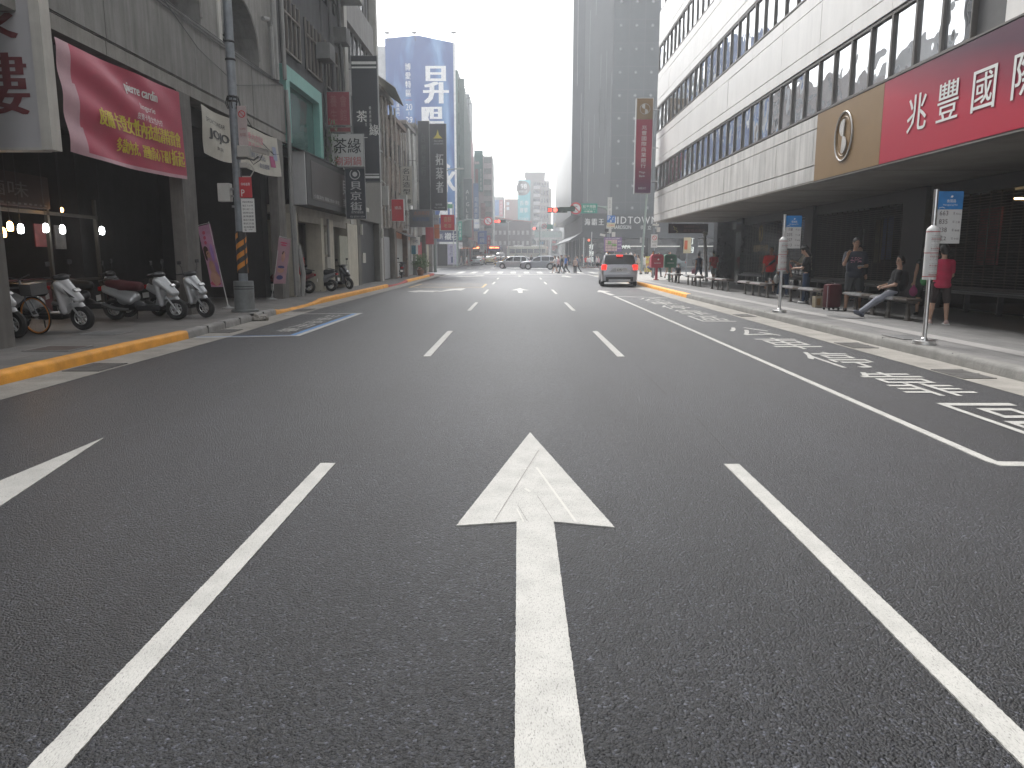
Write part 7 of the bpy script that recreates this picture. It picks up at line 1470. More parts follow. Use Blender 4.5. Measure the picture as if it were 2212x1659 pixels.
# ---- scooters
def scooter_mesh(t, col, seatm, panel=None, box=False):
    f = []
    sdf_obj('front_shield', [('c', (0, .46, .93), (0, .8, .58), .105, .055), ('c', (-.13, .44, .86), (-.05, .74, .56), .06, .04), ('c', (.13, .44, .86), (.05, .74, .56), .06, .04), ('c', (-.11, .42, .8), (-.1, .5, .36), .06, .06), ('c', (.11, .42, .8), (.1, .5, .36), .06, .06), ('c', (0, .5, .6), (0, .4, .28), .09, .08)], col, t, .016, .04)
    sdf_obj('front_mudguard', [('c', (0, .58, .46), (0, .78, .47), .05, .05), ('c', (0, .78, .47), (0, .9, .36), .05, .03)], col, t, .016, .03)
    sdf_obj('rear_body', [('c', (0, -.1, .5), (0, -.72, .68), .12, .07), ('c', (-.11, -.15, .42), (-.08, -.7, .64), .07, .04), ('c', (.11, -.15, .42), (.08, -.7, .64), .07, .04), ('e', (0, -.25, .45), (.15, .22, .14))], col, t, .018, .04)
    sdf_obj('seat', [('c', (0, .02, .72), (0, -.35, .745), .1, .11), ('c', (0, -.35, .745), (0, -.62, .79), .11, .08)], seatm, t, .018, .05)
    sdf_obj('footboard', [('b', (0, .22, .27), (.13, .24, .03), .03), ('c', (0, .0, .3), (0, -.2, .38), .12, .12), ('c', (0, -.2, .3), (0, -.55, .3), .1, .08)], PLAST, t, .02, .03)
    sdf_obj('handlebar_cover', [('c', (-.14, .44, .98), (.14, .44, .98), .05, .05), ('e', (0, .5, .97), (.12, .09, .07)), ('c', (0, .46, .96), (0, .5, .84), .05, .05)], PLAST, t, .016, .04)
    mb = MB()
    for s in (-1, 1): mb.tube((s*.17, .43, .99), (s*.33, .38, .99), .018, n=8)
    mb.build('grip', PLAST, t, world=False)
    for s in (-1, 1):
        mb = MB(); mb.path([(s*.2, .44, 1.0), (s*.24, .46, 1.12), (s*.27, .44, 1.2)], .007, 5); mb.obox((s*.28, .44, 1.24), (.055, .012, .04), None, .01); mb.build('mirror', PLAST, t, world=False)
        mb = MB(); mb.tube((s*.06, .6, .5), (s*.06, .77, .24), .022, n=8); mb.build('fork', ALU, t, world=False)
    mb = MB(); mb.obox((0, .735, .745), (.08, .04, .025), Matrix.Rotation(R(-42), 3, 'X'), .02); mb.build('headlight', LAMPW, t, world=False)
    mb = MB(); mb.obox((0, -.79, .68), (.09, .03, .045), None, .015); mb.build('taillight', TAILD, t, world=False)
    mb = MB(); mb.box(-.09, .09, -.87, -.86, .42, .54); mb.build('licence_plate', WHITEP, t, world=False)
    mb = MB(); mb.path([(.13, -.2, .24), (.15, -.45, .26), (.16, -.72, .36)], [.03, .045, .05], 8); mb.build('exhaust', M('exhaust_metal', (.15, .15, .15), .4, .7), t, world=False)
    for y, rr in ((.77, .235), (-.55, .235)):
        e = thing('wheel', None, None, (0, y, rr)); e.parent = t
        mb = MB(); mb.lathe([(.13, -.05), (.2, -.055), (.235, -.02), (.235, .02), (.2, .055), (.13, .05)], (0, 0, 0), 'X', 24); mb.build('tyre', RUBBER, e, world=False, smooth=True)
        mb = MB()
        for sx in (-1, 1):
            mb.lathe([(.145, .045*sx), (.125, .052*sx), (.125, .03*sx)], (0, 0, 0), 'X', 24)
            for k in range(5): a = 2*PI*k/5+.3; mb.tube((.04*sx, 0, 0), (.042*sx, .13*math.cos(a), .13*math.sin(a)), .016, .012, 6)
        mb.tube((-.06, 0, 0), (.06, 0, 0), .03, n=10); mb.build('rim', M('scooter_rim', (.5, .5, .5), .35, .6), e, world=False)
    mb = MB()
    for s in (-1, 1): mb.quad((s*.155, .56, .8), (s*.135, .66, .7), (s*.1, .76, .61), (s*.125, .66, .63)) if panel else None
    if panel: mb.build('dark_decal', panel, t, world=False, fix=False)
    mb = MB(); mb.path([(-.12, -.45, .9), (-.1, -.78, .84), (.1, -.78, .84), (.12, -.45, .9)], .012, 5); mb.build('grab_rail', PLAST, t, world=False)
    mb = MB(); mb.tube((-.08, -.1, .22), (-.18, -.18, .0), .012); mb.build('side_stand', PLAST, t, world=False)
SG = 'scooters parked under the left arcade'
SCW = M('pearl_white_fairing', (.52, .52, .53), .25, .0, var=.05, coat=.6); SCS = M('silver_fairing', (.42, .43, .44), .28, .3, var=.05, coat=.6); SCD = M('dark_fairing', (.03, .03, .035), .3, .2, coat=.5); SEATB = M('black_seat_vinyl', (.02, .02, .02), .5); SEATR = M('red_seat_cover', (.09, .015, .02), .6, var=.2, bump=.2); DECAL = M('charcoal_decal', (.05, .05, .055), .4)
def scooter(label, loc, rz, col, seat, panel=None, lean=R(4), group=SG):
    t = thing('scooter', label, 'scooter', loc, rz, group); t.rotation_euler = (0, lean, rz); scooter_mesh(t, col, seat, panel); return t
E_ = -PI/2
scooter('white scooter whose front is cut by the dark column at the left edge', (-9.2, 12.75, .158), E_+R(-12), SCW, SEATB, DECAL)
s2 = scooter('white scooter with dark seat right of the orange wheeled bicycle', (-8.85, 14.05, .158), E_+R(-8), SCW, SEATB, DECAL)
scooter('silver scooter with red seat cover in front of the arcade column', (-8.15, 16.25, .158), E_+R(2), SCS, SEATR, None)
scooter('silver grey scooter mostly hidden behind the red seated one', (-7.75, 17.15, .158), E_+R(-18), SCS, SEATB, DECAL)
scooter('dark scooter deep under the arcade behind the red seated one', (-9.6, 16.9, .158), E_+R(10), SCD, SEATB)
scooter('dark scooter with red tail parked side-on before the cream pillars', (-7.95, 30.1, .158), PI/2+R(-12), M('grey_red_fairing', (.25, .25, .26), .35, .3), SEATB)
scooter('black scooter with headlamp facing the road beside the cream pillar', (-7.75, 32.4, .158), E_+R(-35), SCD, SEATB)
scooter('black scooter seen from behind in front of the orange framed doorway', (-7.55, 49.0, .158), R(8), SCD, SEATB)
scooter('small dark scooter parked at the foot of the cream wall, in the corner', (-8.4, 28.3, .158), PI/2+R(10), M('maroon_fairing', (.12, .02, .02), .4), SEATB)
# ---- bicycle with orange rim
t = thing('bicycle', 'bicycle with orange front wheel rim between the two white scooters', 'bicycle', (-9.0, 13.35, .158), E_+R(-15)); t.rotation_euler = (0, R(6), E_+R(-15))
FRB = M('grey_bike_frame', (.2, .21, .22), .4, .3); ORR = M('orange_rim', (.6, .22, .04), .4)
for y, mt in ((.55, ORR), (-.5, M('dark_bike_rim', (.1, .1, .1), .4))):
    e = thing('wheel', None, None, (0, y, .33)); e.parent = t
    mb = MB(); mb.path([(0, .325*math.cos(a*PI/20), .325*math.sin(a*PI/20)) for a in range(41)], .013, 6); mb.build('tyre', RUBBER, e, world=False, smooth=True)
    mb = MB(); mb.path([(0, .305*math.cos(a*PI/20), .305*math.sin(a*PI/20)) for a in range(41)], .015, 6); mb.build('rim', mt, e, world=False, smooth=True)
    mb = MB()
    for k in range(14): a = k*PI/7; mb.tube((0, 0, 0), (0, .3*math.cos(a), .3*math.sin(a)), .0015, n=4, cap=False)
    mb.tube((-.05, 0, 0), (.05, 0, 0), .02, n=8); mb.build('spokes', ALU, e, world=False)
mb = MB(); J = dict(h=(0, .36, .82), h2=(0, .4, .62), s=(0, -.22, .8), b=(0, -.1, .3), r=(0, -.5, .33))
for a, b_, rr in (('h', 's', .018), ('h2', 'b', .022), ('s', 'b', .018), ('b', 'r', .012), ('s', 'r', .01)): mb.tube(J[a], J[b_], rr, n=8)
mb.tube((0, .34, .95), (0, .42, .6), .02, n=8); mb.build('frame', FRB, t, world=False)
mb = MB(); mb.tube((-.05, .42, .62), (-.05, .55, .33), .012); mb.tube((.05, .42, .62), (.05, .55, .33), .012); mb.build('fork', FRB, t, world=False)
mb = MB(); mb.path([(-.3, .25, 1.0), (-.2, .36, 1.02), (0, .34, .96), (.2, .36, 1.02), (.3, .25, 1.0)], .012, 6); mb.build('handlebar', PLAST, t, world=False)
mb = MB(); mb.obox((0, -.26, .87), (.07, .13, .03), None, .025); mb.tube((0, -.24, .86), (0, -.2, .75), .014); mb.build('saddle', SEATB, t, world=False)
mb = MB(); mb.obox((0, .62, .8), (.17, .12, .1)); mb.build('basket', M('basket_wire', (.12, .12, .12), .5, .4), t, world=False)
mb = MB(); mb.obox((0, .7, .45), (.04, .02, .01)); mb.tube((-.1, -.1, .25), (.1, -.1, .35), .01); mb.build('pedals', PLAST, t, world=False)

# ============================================================ PEOPLE (forward is +Y in each one's own space)
SK = [M('skin_light', (.47, .29, .21), .55, var=.06, scale=12), M('skin_tan', (.36, .21, .14), .55, var=.06, scale=12)]
HAIR = M('black_hair', (.012, .011, .011), .45, var=.4, scale=60); LIPS = M('lips', (.32, .1, .09), .5); EYEB = M('eye_dark', (.015, .012, .012), .2); EYEW = M('eye_white', (.5, .48, .46), .3)
def cloth_m(name, c=(.2, .2, .2), **k): return M(name, c, .85, var=.12, scale=7, bump=.15, bscale=30, **k)
def person(label, loc, rz, h=1.7, top=None, bottom=None, shoes=None, skin=0, sleeve='short', legs='long', female=False, lean=0., armL=(0, .12, .15, 0), armR=(0, .12, .15, 0), legL=(0, 0, .04), legR=(0, 0, .04),
           head=(0, 0), hair='short', hi=False, shirt_len=0., group=None, sit=False, bulk=1., sole=None, long_skirt=False):
    """arm: (shoulder pitch forward, abduction, elbow bend, forearm inward); leg: (hip pitch, knee bend, spread); degrees in radians"""
    s = h/1.75; t = thing('person', label, 'person', loc, rz, group); sk = SK[skin]
    vox = .0105 if hi else (.022 if loc[1] < 60 else .032); b = bulk*(.93 if female else 1.)
    rx = lambda a, v: np.array([v[0], v[1]*math.cos(a)-v[2]*math.sin(a), v[1]*math.sin(a)+v[2]*math.cos(a)])
    J = {}; hipz = .93
    for sd, lg in ((-1, legL), (1, legR)):
        a, k, c = lg; hip = np.array([sd*.095, 0, hipz]); d1 = np.array([sd*math.sin(c), math.sin(a)*math.cos(c), -math.cos(a)*math.cos(c)]); d2 = np.array([sd*math.sin(c)*.6, math.sin(a-k), -math.cos(a-k)]); d2 /= np.linalg.norm(d2)
        kn = hip+d1*.43; an = kn+d2*.415; J[sd] = (hip, kn, an, d2)
    foot = min(J[-1][2][2], J[1][2][2])-.075; dz = -foot
    off = np.array([0, 0, dz])
    for sd in (-1, 1): J[sd] = tuple(q+off if i < 3 else q for i, q in enumerate(J[sd]))
    pel = np.array([0, 0, hipz])+off
    T = lambda v: pel+rx(-lean, np.array(v, float))          # torso point, relative to the pelvis
    sh = .165 if female else .19; sh *= (.5+.5*bulk)
    neck, hd = T((0, -.0, .56)), T((0, .02+.06*(lean > 0), .73))
    hy, hp = head; Rh = Matrix.Rotation(hy, 3, 'Z') @ Matrix.Rotation(-hp-lean*.5, 3, 'X'); Rn = np.array(Rh)
    HP = lambda v: hd+Rn @ np.array(v, float)
    sc = lambda P: [tuple([p[0]]+[tuple(np.array(q)*s) if isinstance(q, (tuple, list, np.ndarray)) and i < (3 if p[0] == 'c' else 3) else (q*s if isinstance(q, float) else q) for i, q in enumerate(p[1:], 1)]) for p in P]
    def arm(sd, ar):
        a, c, k, inw = ar; S = T((sd*sh, 0, .455))
        d = np.array([sd*math.sin(c), math.sin(a)*math.cos(c), -math.cos(a)*math.cos(c)]); d = rx(-lean, d) if abs(lean) > .2 else d
        E = S+d*.285; f = np.array([sd*math.sin(c)*.6-sd*math.sin(inw), math.sin(a+k)*math.cos(inw), -math.cos(a+k)*math.cos(inw)]); f /= np.linalg.norm(f)
        W = E+f*.24; return S, E, W, f
    AR = {-1: arm(-1, armL), 1: arm(1, armR)}
    P = [('e', HP((0, 0, .02)), (.074, .094, .105), Rn), ('e', HP((0, .03, -.06)), (.055, .062, .065), Rn), ('c', HP((0, .092, .0)), HP((0, .108, -.028)), .012, .017), ('c', T((0, -.015, .5)), HP((0, -.01, -.07)), .058, .05)]
    for sd in (-1, 1): P.append(('e', HP((sd*.077, 0, -.005)), (.012, .024, .034), Rn))
    P += [('e', T((0, 0, .36)), (.165*b, .105*bulk, .19)), ('e', T((0, .01*bulk, .16)), (.135*b*bulk, .1*bulk**1.5, .16)), ('e', T((0, 0, .0)), (.16*(1.05 if female else 1)*bulk, .112*bulk, .13)), ('c', T((0, -.01, .5)), T((sh-.02, 0, .455)), .052, .052), ('c', T((0, -.01, .5)), T((-sh+.02, 0, .455)), .052, .052)]
    for sd in (-1, 1):
        S, E, W, f = AR[sd]; P += [('c', S, E, .052*b, .041), ('c', E, W, .041, .027)]
        side = np.cross(f, np.array([0, 0, 1.])); side = side/max(np.linalg.norm(side), 1e-6) if np.linalg.norm(side) > .2 else np.array([1., 0, 0])
        nrm = np.cross(side, f); pc = W+f*.05
        rot = np.stack([side, f, nrm], 1)
        if hi:
            P.append(('e', W+f*.048, (.04, .055, .019), rot))
            for q in range(4):
                base = W+f*.085+side*(.028-.019*q); L_f = (.036, .041, .038, .029)[q]; k1 = base+(f*.95-nrm*.35*(1+.1*q))*L_f; k2 = k1+(f*.5-nrm*.85)*L_f*.8
                P += [('c', base, k1, .0105, .0095), ('c', k1, k2, .0095, .008)]
            th = W+f*.03+side*.035*(-sd if False else 1); P += [('c', th, th+(f*.6+side*.55-nrm*.3)*.05, .0125, .0105), ('c', th+(f*.6+side*.55-nrm*.3)*.05, th+(f*.6+side*.5-nrm*.3)*.05+(f*.9-nrm*.3)*.028, .0105, .009)]
        else:
            P.append(('e', W+f*.055, (.036, .065, .02), rot))
            for q in range(4): base = W+f*.09+side*(.028-.019*q); P.append(('c', base, base+(f*.8-nrm*.5)*.05, .012, .01))
            P.append(('c', W+f*.02+side*.03, W+f*.06+side*.06, .013, .011))
    for sd in (-1, 1):
        hip, kn, an, d2 = J[sd]; P += [('c', hip, kn, .083*(.5+.5*bulk), .053), ('c', kn, kn+(an-kn)*.35, .053, .052), ('c', kn+(an-kn)*.35, an, .052, .034)]
        fd = np.array([sd*.18, 1, 0]) if not sit else np.array([sd*.1, 1, .35]); fd /= np.linalg.norm(fd)
        P += [('c', an+np.array([0, -.03, -.045]), an+np.array([0, -.03, -.045])+fd*.15, .032, .026)]
    kk = .018 if hi else .03
    # fingers keep a small blend radius; the trunk a larger one
    sdf_obj('body', sc(P), sk, t, vox*s, kk*s)
    # hair
    HH = [('e', HP((0, -.012, .035)), (.085, .102, .106), Rn)]
    cuts = [(tuple(HP((0, .055, .03))*s), tuple(Rn @ np.array([0, 1., -.55]))), (tuple(HP((0, 0, -.055))*s), tuple(Rn @ np.array([0, .25, -1.])))]
    if hair == 'long': HH += [('c', HP((0, -.06, .0)), HP((0, -.09, -.2)), .075, .05)]; cuts = [(tuple(HP((0, .05, .03))*s), tuple(Rn @ np.array([0, 1., -.35])))]
    if hair == 'bob': HH += [('e', HP((0, -.03, -.01)), (.095, .09, .11), Rn)]; cuts = [(tuple(HP((0, .05, .03))*s), tuple(Rn @ np.array([0, 1., -.4])))]
    if hair != 'none': sdf_obj('hair', sc(HH), HAIR, t, (.011 if hi else vox)*s, .02*s, cuts)
    if hi or loc[1] < 35:
        for sd in (-1, 1):
            mb = MB(); c = Vector(HP((sd*.03, .083, .008))*s); mb.obox(c, (.014*s, .006*s, .006*s), Rh, .003*s); e = mb.build('eye', EYEW, t, world=False); mb = MB(); mb.obox(c+Rh @ Vector((0, .005*s, 0)), (.005*s, .004*s, .006*s), Rh, .002*s); mb.build('iris', EYEB, e, world=False)
            mb = MB(); mb.obox(Vector(HP((sd*.031, .087, .03))*s), (.019*s, .005*s, .0035*s), Rh, .0015*s); mb.build('eyebrow', HAIR, t, world=False)
        mb = MB(); mb.obox(Vector(HP((0, .089, -.058))*s), (.022*s, .006*s, .005*s), Rh, .003*s); mb.build('mouth', LIPS, t, world=False)
    # clothes: shells a little larger than the body
    g = .012; cl = lambda m_: m_ or cloth_m('grey_cloth', (.2, .2, .2))
    C = [('e', T((0, 0, .36)), (.165*b+g+.008, .105*bulk+g+.008, .19)), ('e', T((0, .01*bulk, .16)), (.148*b*bulk+g+.012, .108*bulk**1.5+g+.012, .19)), ('e', T((0, 0, .02-shirt_len)), (.158*bulk+g+.008, .118*bulk+g+.006, .17)), ('c', T((0, -.01, .5)), T((sh-.02, 0, .455)), .062, .062), ('c', T((0, -.01, .5)), T((-sh+.02, 0, .455)), .062, .062)]
    for sd in (-1, 1):
        S, E, W, f = AR[sd]
        if sleeve == 'short': C += [('c', S, S+(E-S)*.68, .066*b, .062*b)]
        elif sleeve == 'long': C += [('c', S, E, .064*b, .052), ('c', E, E+(W-E)*.93, .052, .04)]
        else: C += [('c', S+(S-S)*.1, S+(E-S)*.12, .06*b, .055*b)]
    down = rx(-lean, np.array([0, 0, -1.]))
    sdf_obj('shirt', sc(C), cl(top), t, (.012 if hi else vox)*s, .03*s, [(tuple(T((0, 0, -.055-shirt_len))*s), tuple(down)), (tuple(T((0, 0, .535))*s), tuple(-down))])
    Lg = [('e', T((0, 0, -.01)), (.155*bulk+.008, .112*bulk+.006, .12))]; cts = [(tuple(T((0, 0, .03))*s), tuple(-down))]
    frac = {'long': .93, 'shorts': .0, 'brief': .0}.get(legs, 0)
    if legs == 'skirt':
        kz = J[1][1][2]; Lg = [('c', pel+np.array([0, 0, -.02]), pel+np.array([0, 0, -.38]), .155*bulk, .19*bulk)]; cts.append(((0, 0, (kz+.03)*s), (0, 0, -1)))
    else:
        for sd in (-1, 1):
            hip, kn, an, d2 = J[sd]; e_ = .92 if legs == 'shorts' else (.45 if legs == 'brief' else 1.)
            Lg.append(('c', hip, hip+(kn-hip)*e_, .098*(.5+.5*bulk), .075 if legs != 'brief' else .095))
            if legs == 'long': Lg += [('c', kn, kn+(an-kn)*frac, .07, .052)]
    sdf_obj({'skirt': 'skirt', 'shorts': 'shorts', 'brief': 'shorts'}.get(legs, 'trousers'), sc(Lg), cl(bottom), t, (.012 if hi else vox)*s, .025*s, cts)
    for sd in (-1, 1):
        hip, kn, an, d2 = J[sd]; fd = np.array([sd*.18, 1, 0]) if not sit else np.array([sd*.1, 1, .35]); fd /= np.linalg.norm(fd); a0 = an+np.array([0, -.035, -.045])
        sdf_obj('shoe', sc([('c', a0, a0+fd*.17, .042, .036), ('c', a0+np.array([0, 0, .0]), a0+np.array([0, 0, .035]), .043, .04)]), shoes or M('dark_shoe', (.03, .03, .03), .6), t, (.01 if hi else vox)*s, .02*s, [((0, 0, .004*s), (0, 0, -1.))] if not sit else ())
        if sole: mb = MB(); mb.obox(Vector((a0+fd*.085)*s)-Vector((0, 0, .035*s)), (.045*s, .13*s, .022*s), None, .012*s); mb.build('sole', sole, t, world=False)
    t['hl'] = 1; del t['hl']
    return t, {k: [Vector(np.array(q)*s) for q in AR[k][:3]]+[Vector(AR[k][3])] for k in AR}, Vector(hd*s), Rh, T, s
def hold(t, name, mb, mat, label, cat):
    """a carried thing: top-level, placed from its carrier's own space"""
    o = mb.build(name, mat, None, world=False); o.matrix_world = Matrix.LocRotScale(t.location, t.rotation_euler, None); return tag(o, label, cat)
BLK = cloth_m('black_tshirt', (.012, .012, .014)); NVY = cloth_m('navy_tshirt', (.02, .024, .04)); PNKP = cloth_m('pink_polo', (.48, .035, .085)); DKB = cloth_m('dark_brown_cloth', (.03, .018, .018)); GRYT = cloth_m('light_grey_trousers', (.26, .27, .31)); JEAN = cloth_m('blue_jeans', (.035, .06, .11)); REDT = cloth_m('red_tshirt', (.62, .03, .025)); CHARC = cloth_m('charcoal_shorts', (.035, .037, .042)); OLV = cloth_m('olive_grey_tshirt', (.24, .23, .18)); BRS = cloth_m('brown_shorts', (.07, .04, .025)); WHT = cloth_m('white_tshirt', (.55, .53, .52)); PNK = cloth_m('pale_pink_top', (.5, .3, .33)); BLU = cloth_m('blue_shirt', (.04, .13, .42)); GRB = cloth_m('grey_blue_dress', (.1, .12, .18)); LGT = cloth_m('pale_grey_top', (.34, .34, .34)); DKG = cloth_m('dark_green_cloth', (.03, .035, .03))
WSH = M('white_shoe', (.55, .55, .54), .5); GSH = M('grey_blue_shoe', (.09, .1, .13), .6); PSH = M('pink_beige_sandal', (.42, .3, .28), .5); BSH = M('brown_sandal', (.05, .035, .03), .6)
D = R
# woman in pink polo, back to the viewer
t, A, hd, Rh, T, s = person('woman in a pink polo seen from behind by the near bus stop pole', (8.5, 15.35, .158), D(-12), 1.57, PNKP, DKB, PSH, 0, 'short', 'shorts', True, 0, (.15, .28, 1.15, .1), (.1, .1, 1.3, .5), (.02, 0, .12), (.02, 0, .1), (.25, .25), 'bob', True, .05, bulk=1.12, sole=WSH)
mb = MB(); w = A[-1][2]; mb.v, mb.f = sdf_mesh([('e', tuple(w+Vector((0, .07, -.08))), (.07, .05, .09)), ('c', tuple(w+Vector((0, .04, .0))), tuple(w+Vector((0, .07, -.06))), .02, .04)], .014, .03); mb.mi = [0]*len(mb.f); mb.cur = 0
hold(t, 'pouch', mb, M('green_bag', (.02, .16, .04), .6), 'green pouch held by the woman in the pink polo', 'bag')
# seated person
t, A, hd, Rh, T, s = person('person in black T-shirt and grey trousers sitting on the nearest bench', (8.37, 17.05, .158), D(72), 1.64, BLK, GRYT, GSH, 0, 'short', 'long', False, D(-10), (.25, .1, 1.05, .45), (.3, .1, 1.1, .55), (D(60), D(10), .03), (D(54), D(8), .1), (D(38), D(4)), 'bob', True, .03, sit=True, bulk=1.06)
t.location.z = .158; 
mb = MB(); w = A[-1][2]+Vector((.05, .12, .02)); mb.obox(w, (.038, .075, .005), Matrix.Rotation(R(25), 3, 'X'), .003); hold(t, 'phone', mb, M('phone_glass', (.03, .03, .035), .15), 'dark phone held by the person sitting on the near bench', 'phone')
mb = MB()
for sd in (-1, 1): c = hd+Rh @ Vector((sd*.032, .1, .006)); mb.path([c+Rh @ Vector((.024*math.cos(a*PI/5), 0, .018*math.sin(a*PI/5))) for a in range(11)], .0025, 5); mb.tube(c+Rh @ Vector((sd*.024, 0, 0)), c+Rh @ Vector((sd*.042, -.09, 0)), .002, n=4)
g_ = mb.build('glasses', PLAST, t, world=False)
mb = MB(); mb.v, mb.f = sdf_mesh([('e', (0, -.2, .86), (.17, .1, .2)), ('e', (0, -.16, .72), (.15, .1, .14))], .02, .05); mb.mi = [0]*len(mb.f); hold(t, 'backpack', mb, cloth_m('black_backpack', (.013, .013, .015)), 'black backpack on the back of the person sitting on the near bench', 'backpack')
# man hand to face
t, A, hd, Rh, T, s = person('man in a navy T-shirt with pink print raising a hand to his face', (8.42, 19.2, .158), D(168), 1.79, NVY, CHARC, BSH, 1, 'short', 'shorts', False, 0, (.1, .22, 1.4, .75), (.55, .25, 2.15, .35), (.02, 0, .1), (.02, 0, .08), (.1, .2), 'short', True, .05, bulk=1.1)
mb = MB()
for q in range(26):
    a = random.uniform(-.11, .11); z = random.uniform(.26, .38); y = .128*math.sqrt(max(.1, 1-(a/.2)**2)); p = Vector(T((a, y, z))*s)+Vector((0, .008, 0)); w = random.uniform(.01, .03); mb.quad(p+Vector((-w, 0, -.008)), p+Vector((w, 0, -.012)), p+Vector((w, 0, .01)), p+Vector((-w, 0, .012)))
mb.build('shirt_print', M('pink_shirt_print', (.42, .2, .26), .7), t, world=False, fix=False)
mb = MB(); w = A[-1][2]+A[-1][3]*.09; mb.obox(w+Vector((0, .03, .02)), (.07, .04, .005), Matrix.Rotation(R(20), 3, 'X'), .003); hold(t, 'phone', mb, M('phone_white', (.4, .4, .4), .2), 'pale phone in the hand of the man in the navy T-shirt', 'phone')
# suitcase
t = thing('suitcase', 'dark red wheeled suitcase standing beside the man in the navy T-shirt', 'suitcase', (8.05, 19.55, .158), D(20))
mb = MB(); mb.obox((0, 0, .36), (.2, .13, .3), None, .06); mb.build('shell', M('maroon_suitcase', (.08, .015, .02), .5, var=.15), t, world=False, smooth=True)
mb = MB(); mb.path([(-.2, -.06, .08), (-.205, -.06, .6), (0, -.06, .665), (.205, -.06, .6), (.2, -.06, .08)], .012, 6); mb.build('piping', M('pale_piping', (.35, .33, .33), .5), t, world=False)
mb = MB(); mb.path([(-.1, .1, .66), (-.1, .1, .72), (.1, .1, .72), (.1, .1, .66)], .012, 6); mb.build('handle', PLAST, t, world=False)
for x, y in ((-.15, -.09), (.15, -.09), (-.15, .09), (.15, .09)): mb = MB(); mb.lathe([(.001, -.012), (.03, -.012), (.03, .012), (.001, .012)], (x, y, .03), 'X', 12); mb.build('wheel', RUBBER, t, world=False)
# paper bag on the ground
t = thing('shopping_bag', 'brown and cream shopping bag standing on the pavement beside the second bench', 'bag', (8.12, 20.6, .158), D(15))
mb = MB(); mb.add([(-.13, -.08, 0), (.13, -.08, 0), (.13, .08, 0), (-.13, .08, 0), (-.15, -.07, .3), (.15, -.07, .3), (.15, .07, .3), (-.15, .07, .3)], [(0, 3, 2, 1), (0, 1, 5, 4), (1, 2, 6, 5), (2, 3, 7, 6), (3, 0, 4, 7)]); mb.build('bag', M('cream_paper_bag', (.36, .31, .22), .8, var=.15), t, world=False)
mb = MB(); mb.box(-.11, .0, -.095, -.085, .06, .24); mb.build('label_patch', M('tan_patch', (.3, .18, .07), .7), t, world=False); mb = MB(); mb.path([(-.06, 0, .3), (-.04, 0, .4), (.04, 0, .4), (.06, 0, .3)], .006, 5); mb.v, mb.f, mb.mi = mb.v, mb.f, mb.mi; mb.build('handle', M('cream_paper_bag'), t, world=False)
# woman white shoes
t, A, hd, Rh, T, s = person('woman in a black T-shirt, jeans and white shoes looking down at a red phone', (8.42, 22.35, .158), D(62), 1.62, BLK, JEAN, WSH, 0, 'short', 'long', True, .03, (.35, .05, 1.2, .4), (.3, .08, 1.25, .45), (.04, 0, .06), (-.03, 0, .05), (.05, .45), 'long', True, .05)
mb = MB(); w = A[-1][2]+Vector((.05, .12, .04)); mb.obox(w, (.038, .008, .07), Matrix.Rotation(R(-25), 3, 'X'), .003); hold(t, 'phone', mb, M('red_phone', (.5, .02, .05), .3), 'red phone held by the woman in white shoes', 'phone')
mb = MB(); mb.v, mb.f = sdf_mesh([('e', tuple(hd+Vector((0, -.01, .06))), (.092, .108, .075)), ('c', tuple(hd+Vector((-.03, .09, .045))), tuple(hd+Vector((.03, .09, .045))), .04, .04)], .014, .02, [((0, 0, hd.z+.03), (0, 0, -1.))]); mb.mi = [0]*len(mb.f); hold(t, 'cap', mb, M('black_cap', (.02, .02, .022), .7), 'dark cap worn by the woman in white shoes', 'cap')
mb = MB(); mb.v, mb.f = sdf_mesh([('e', (.22, -.05, .88), (.06, .13, .1))], .02, .02); mb.mi = [0]*len(mb.f); mb.path([(.2, -.06, .95), (.12, -.13, 1.2), (.05, -.05, 1.38)], .012, 5); hold(t, 'handbag', mb, M('black_leather', (.015, .015, .016), .4), 'black shoulder bag on the woman in white shoes', 'bag')
# beige man, woman behind pole, red man
person('man in olive grey T-shirt and brown shorts behind the woman in white shoes', (9.5, 25.2, .158), D(95), 1.72, OLV, BRS, BSH, 1, 'short', 'shorts', False, .08, (.4, .3, 1.2, .5), (.5, .4, 1.4, .6), (.02, 0, .08), (.0, 0, .08), (.2, .1), 'short', True, .04, bulk=1.12)
person('woman in a pale sleeveless top and jeans partly hidden by the farther bus stop pole', (9.1, 26.2, .158), D(-160), 1.6, LGT, JEAN, WSH, 0, 'none', 'long', True, 0, (.1, .1, .3, 0), (.2, .1, .9, .2), (.1, .1, .04), (-.1, .1, .04), (0, .1), 'bob', True, .02)
t = thing('shopping_bag', 'crumpled pale plastic bag in the hand of the woman behind the farther bus stop pole', 'bag', (8.85, 26.2, .62)); mb = MB(); mb.v, mb.f = sdf_mesh([('e', (0, 0, .12), (.1, .07, .15)), ('c', (0, 0, .2), (0, 0, .32), .05, .015)], .02, .04); mb.mi = [0]*len(mb.f); mb.build('bag', M('pale_plastic_bag', (.4, .4, .38), .5, var=.3, scale=14, bump=.6, bscale=25), t, world=False, smooth=True)
t, A, hd, Rh, T, s = person('man in a bright red T-shirt with a black sling bag walking behind the benches', (9.55, 29.0, .158), D(170), 1.72, REDT, CHARC, M('dark_shoe', (.03, .03, .03), .6), 1, 'short', 'shorts', False, 0, (-.1, .18, .25, 0), (.15, .2, .2, 0), (.3, .15, .03), (-.25, .35, .03), (-.3, .0), 'short', True, .05, bulk=1.12)
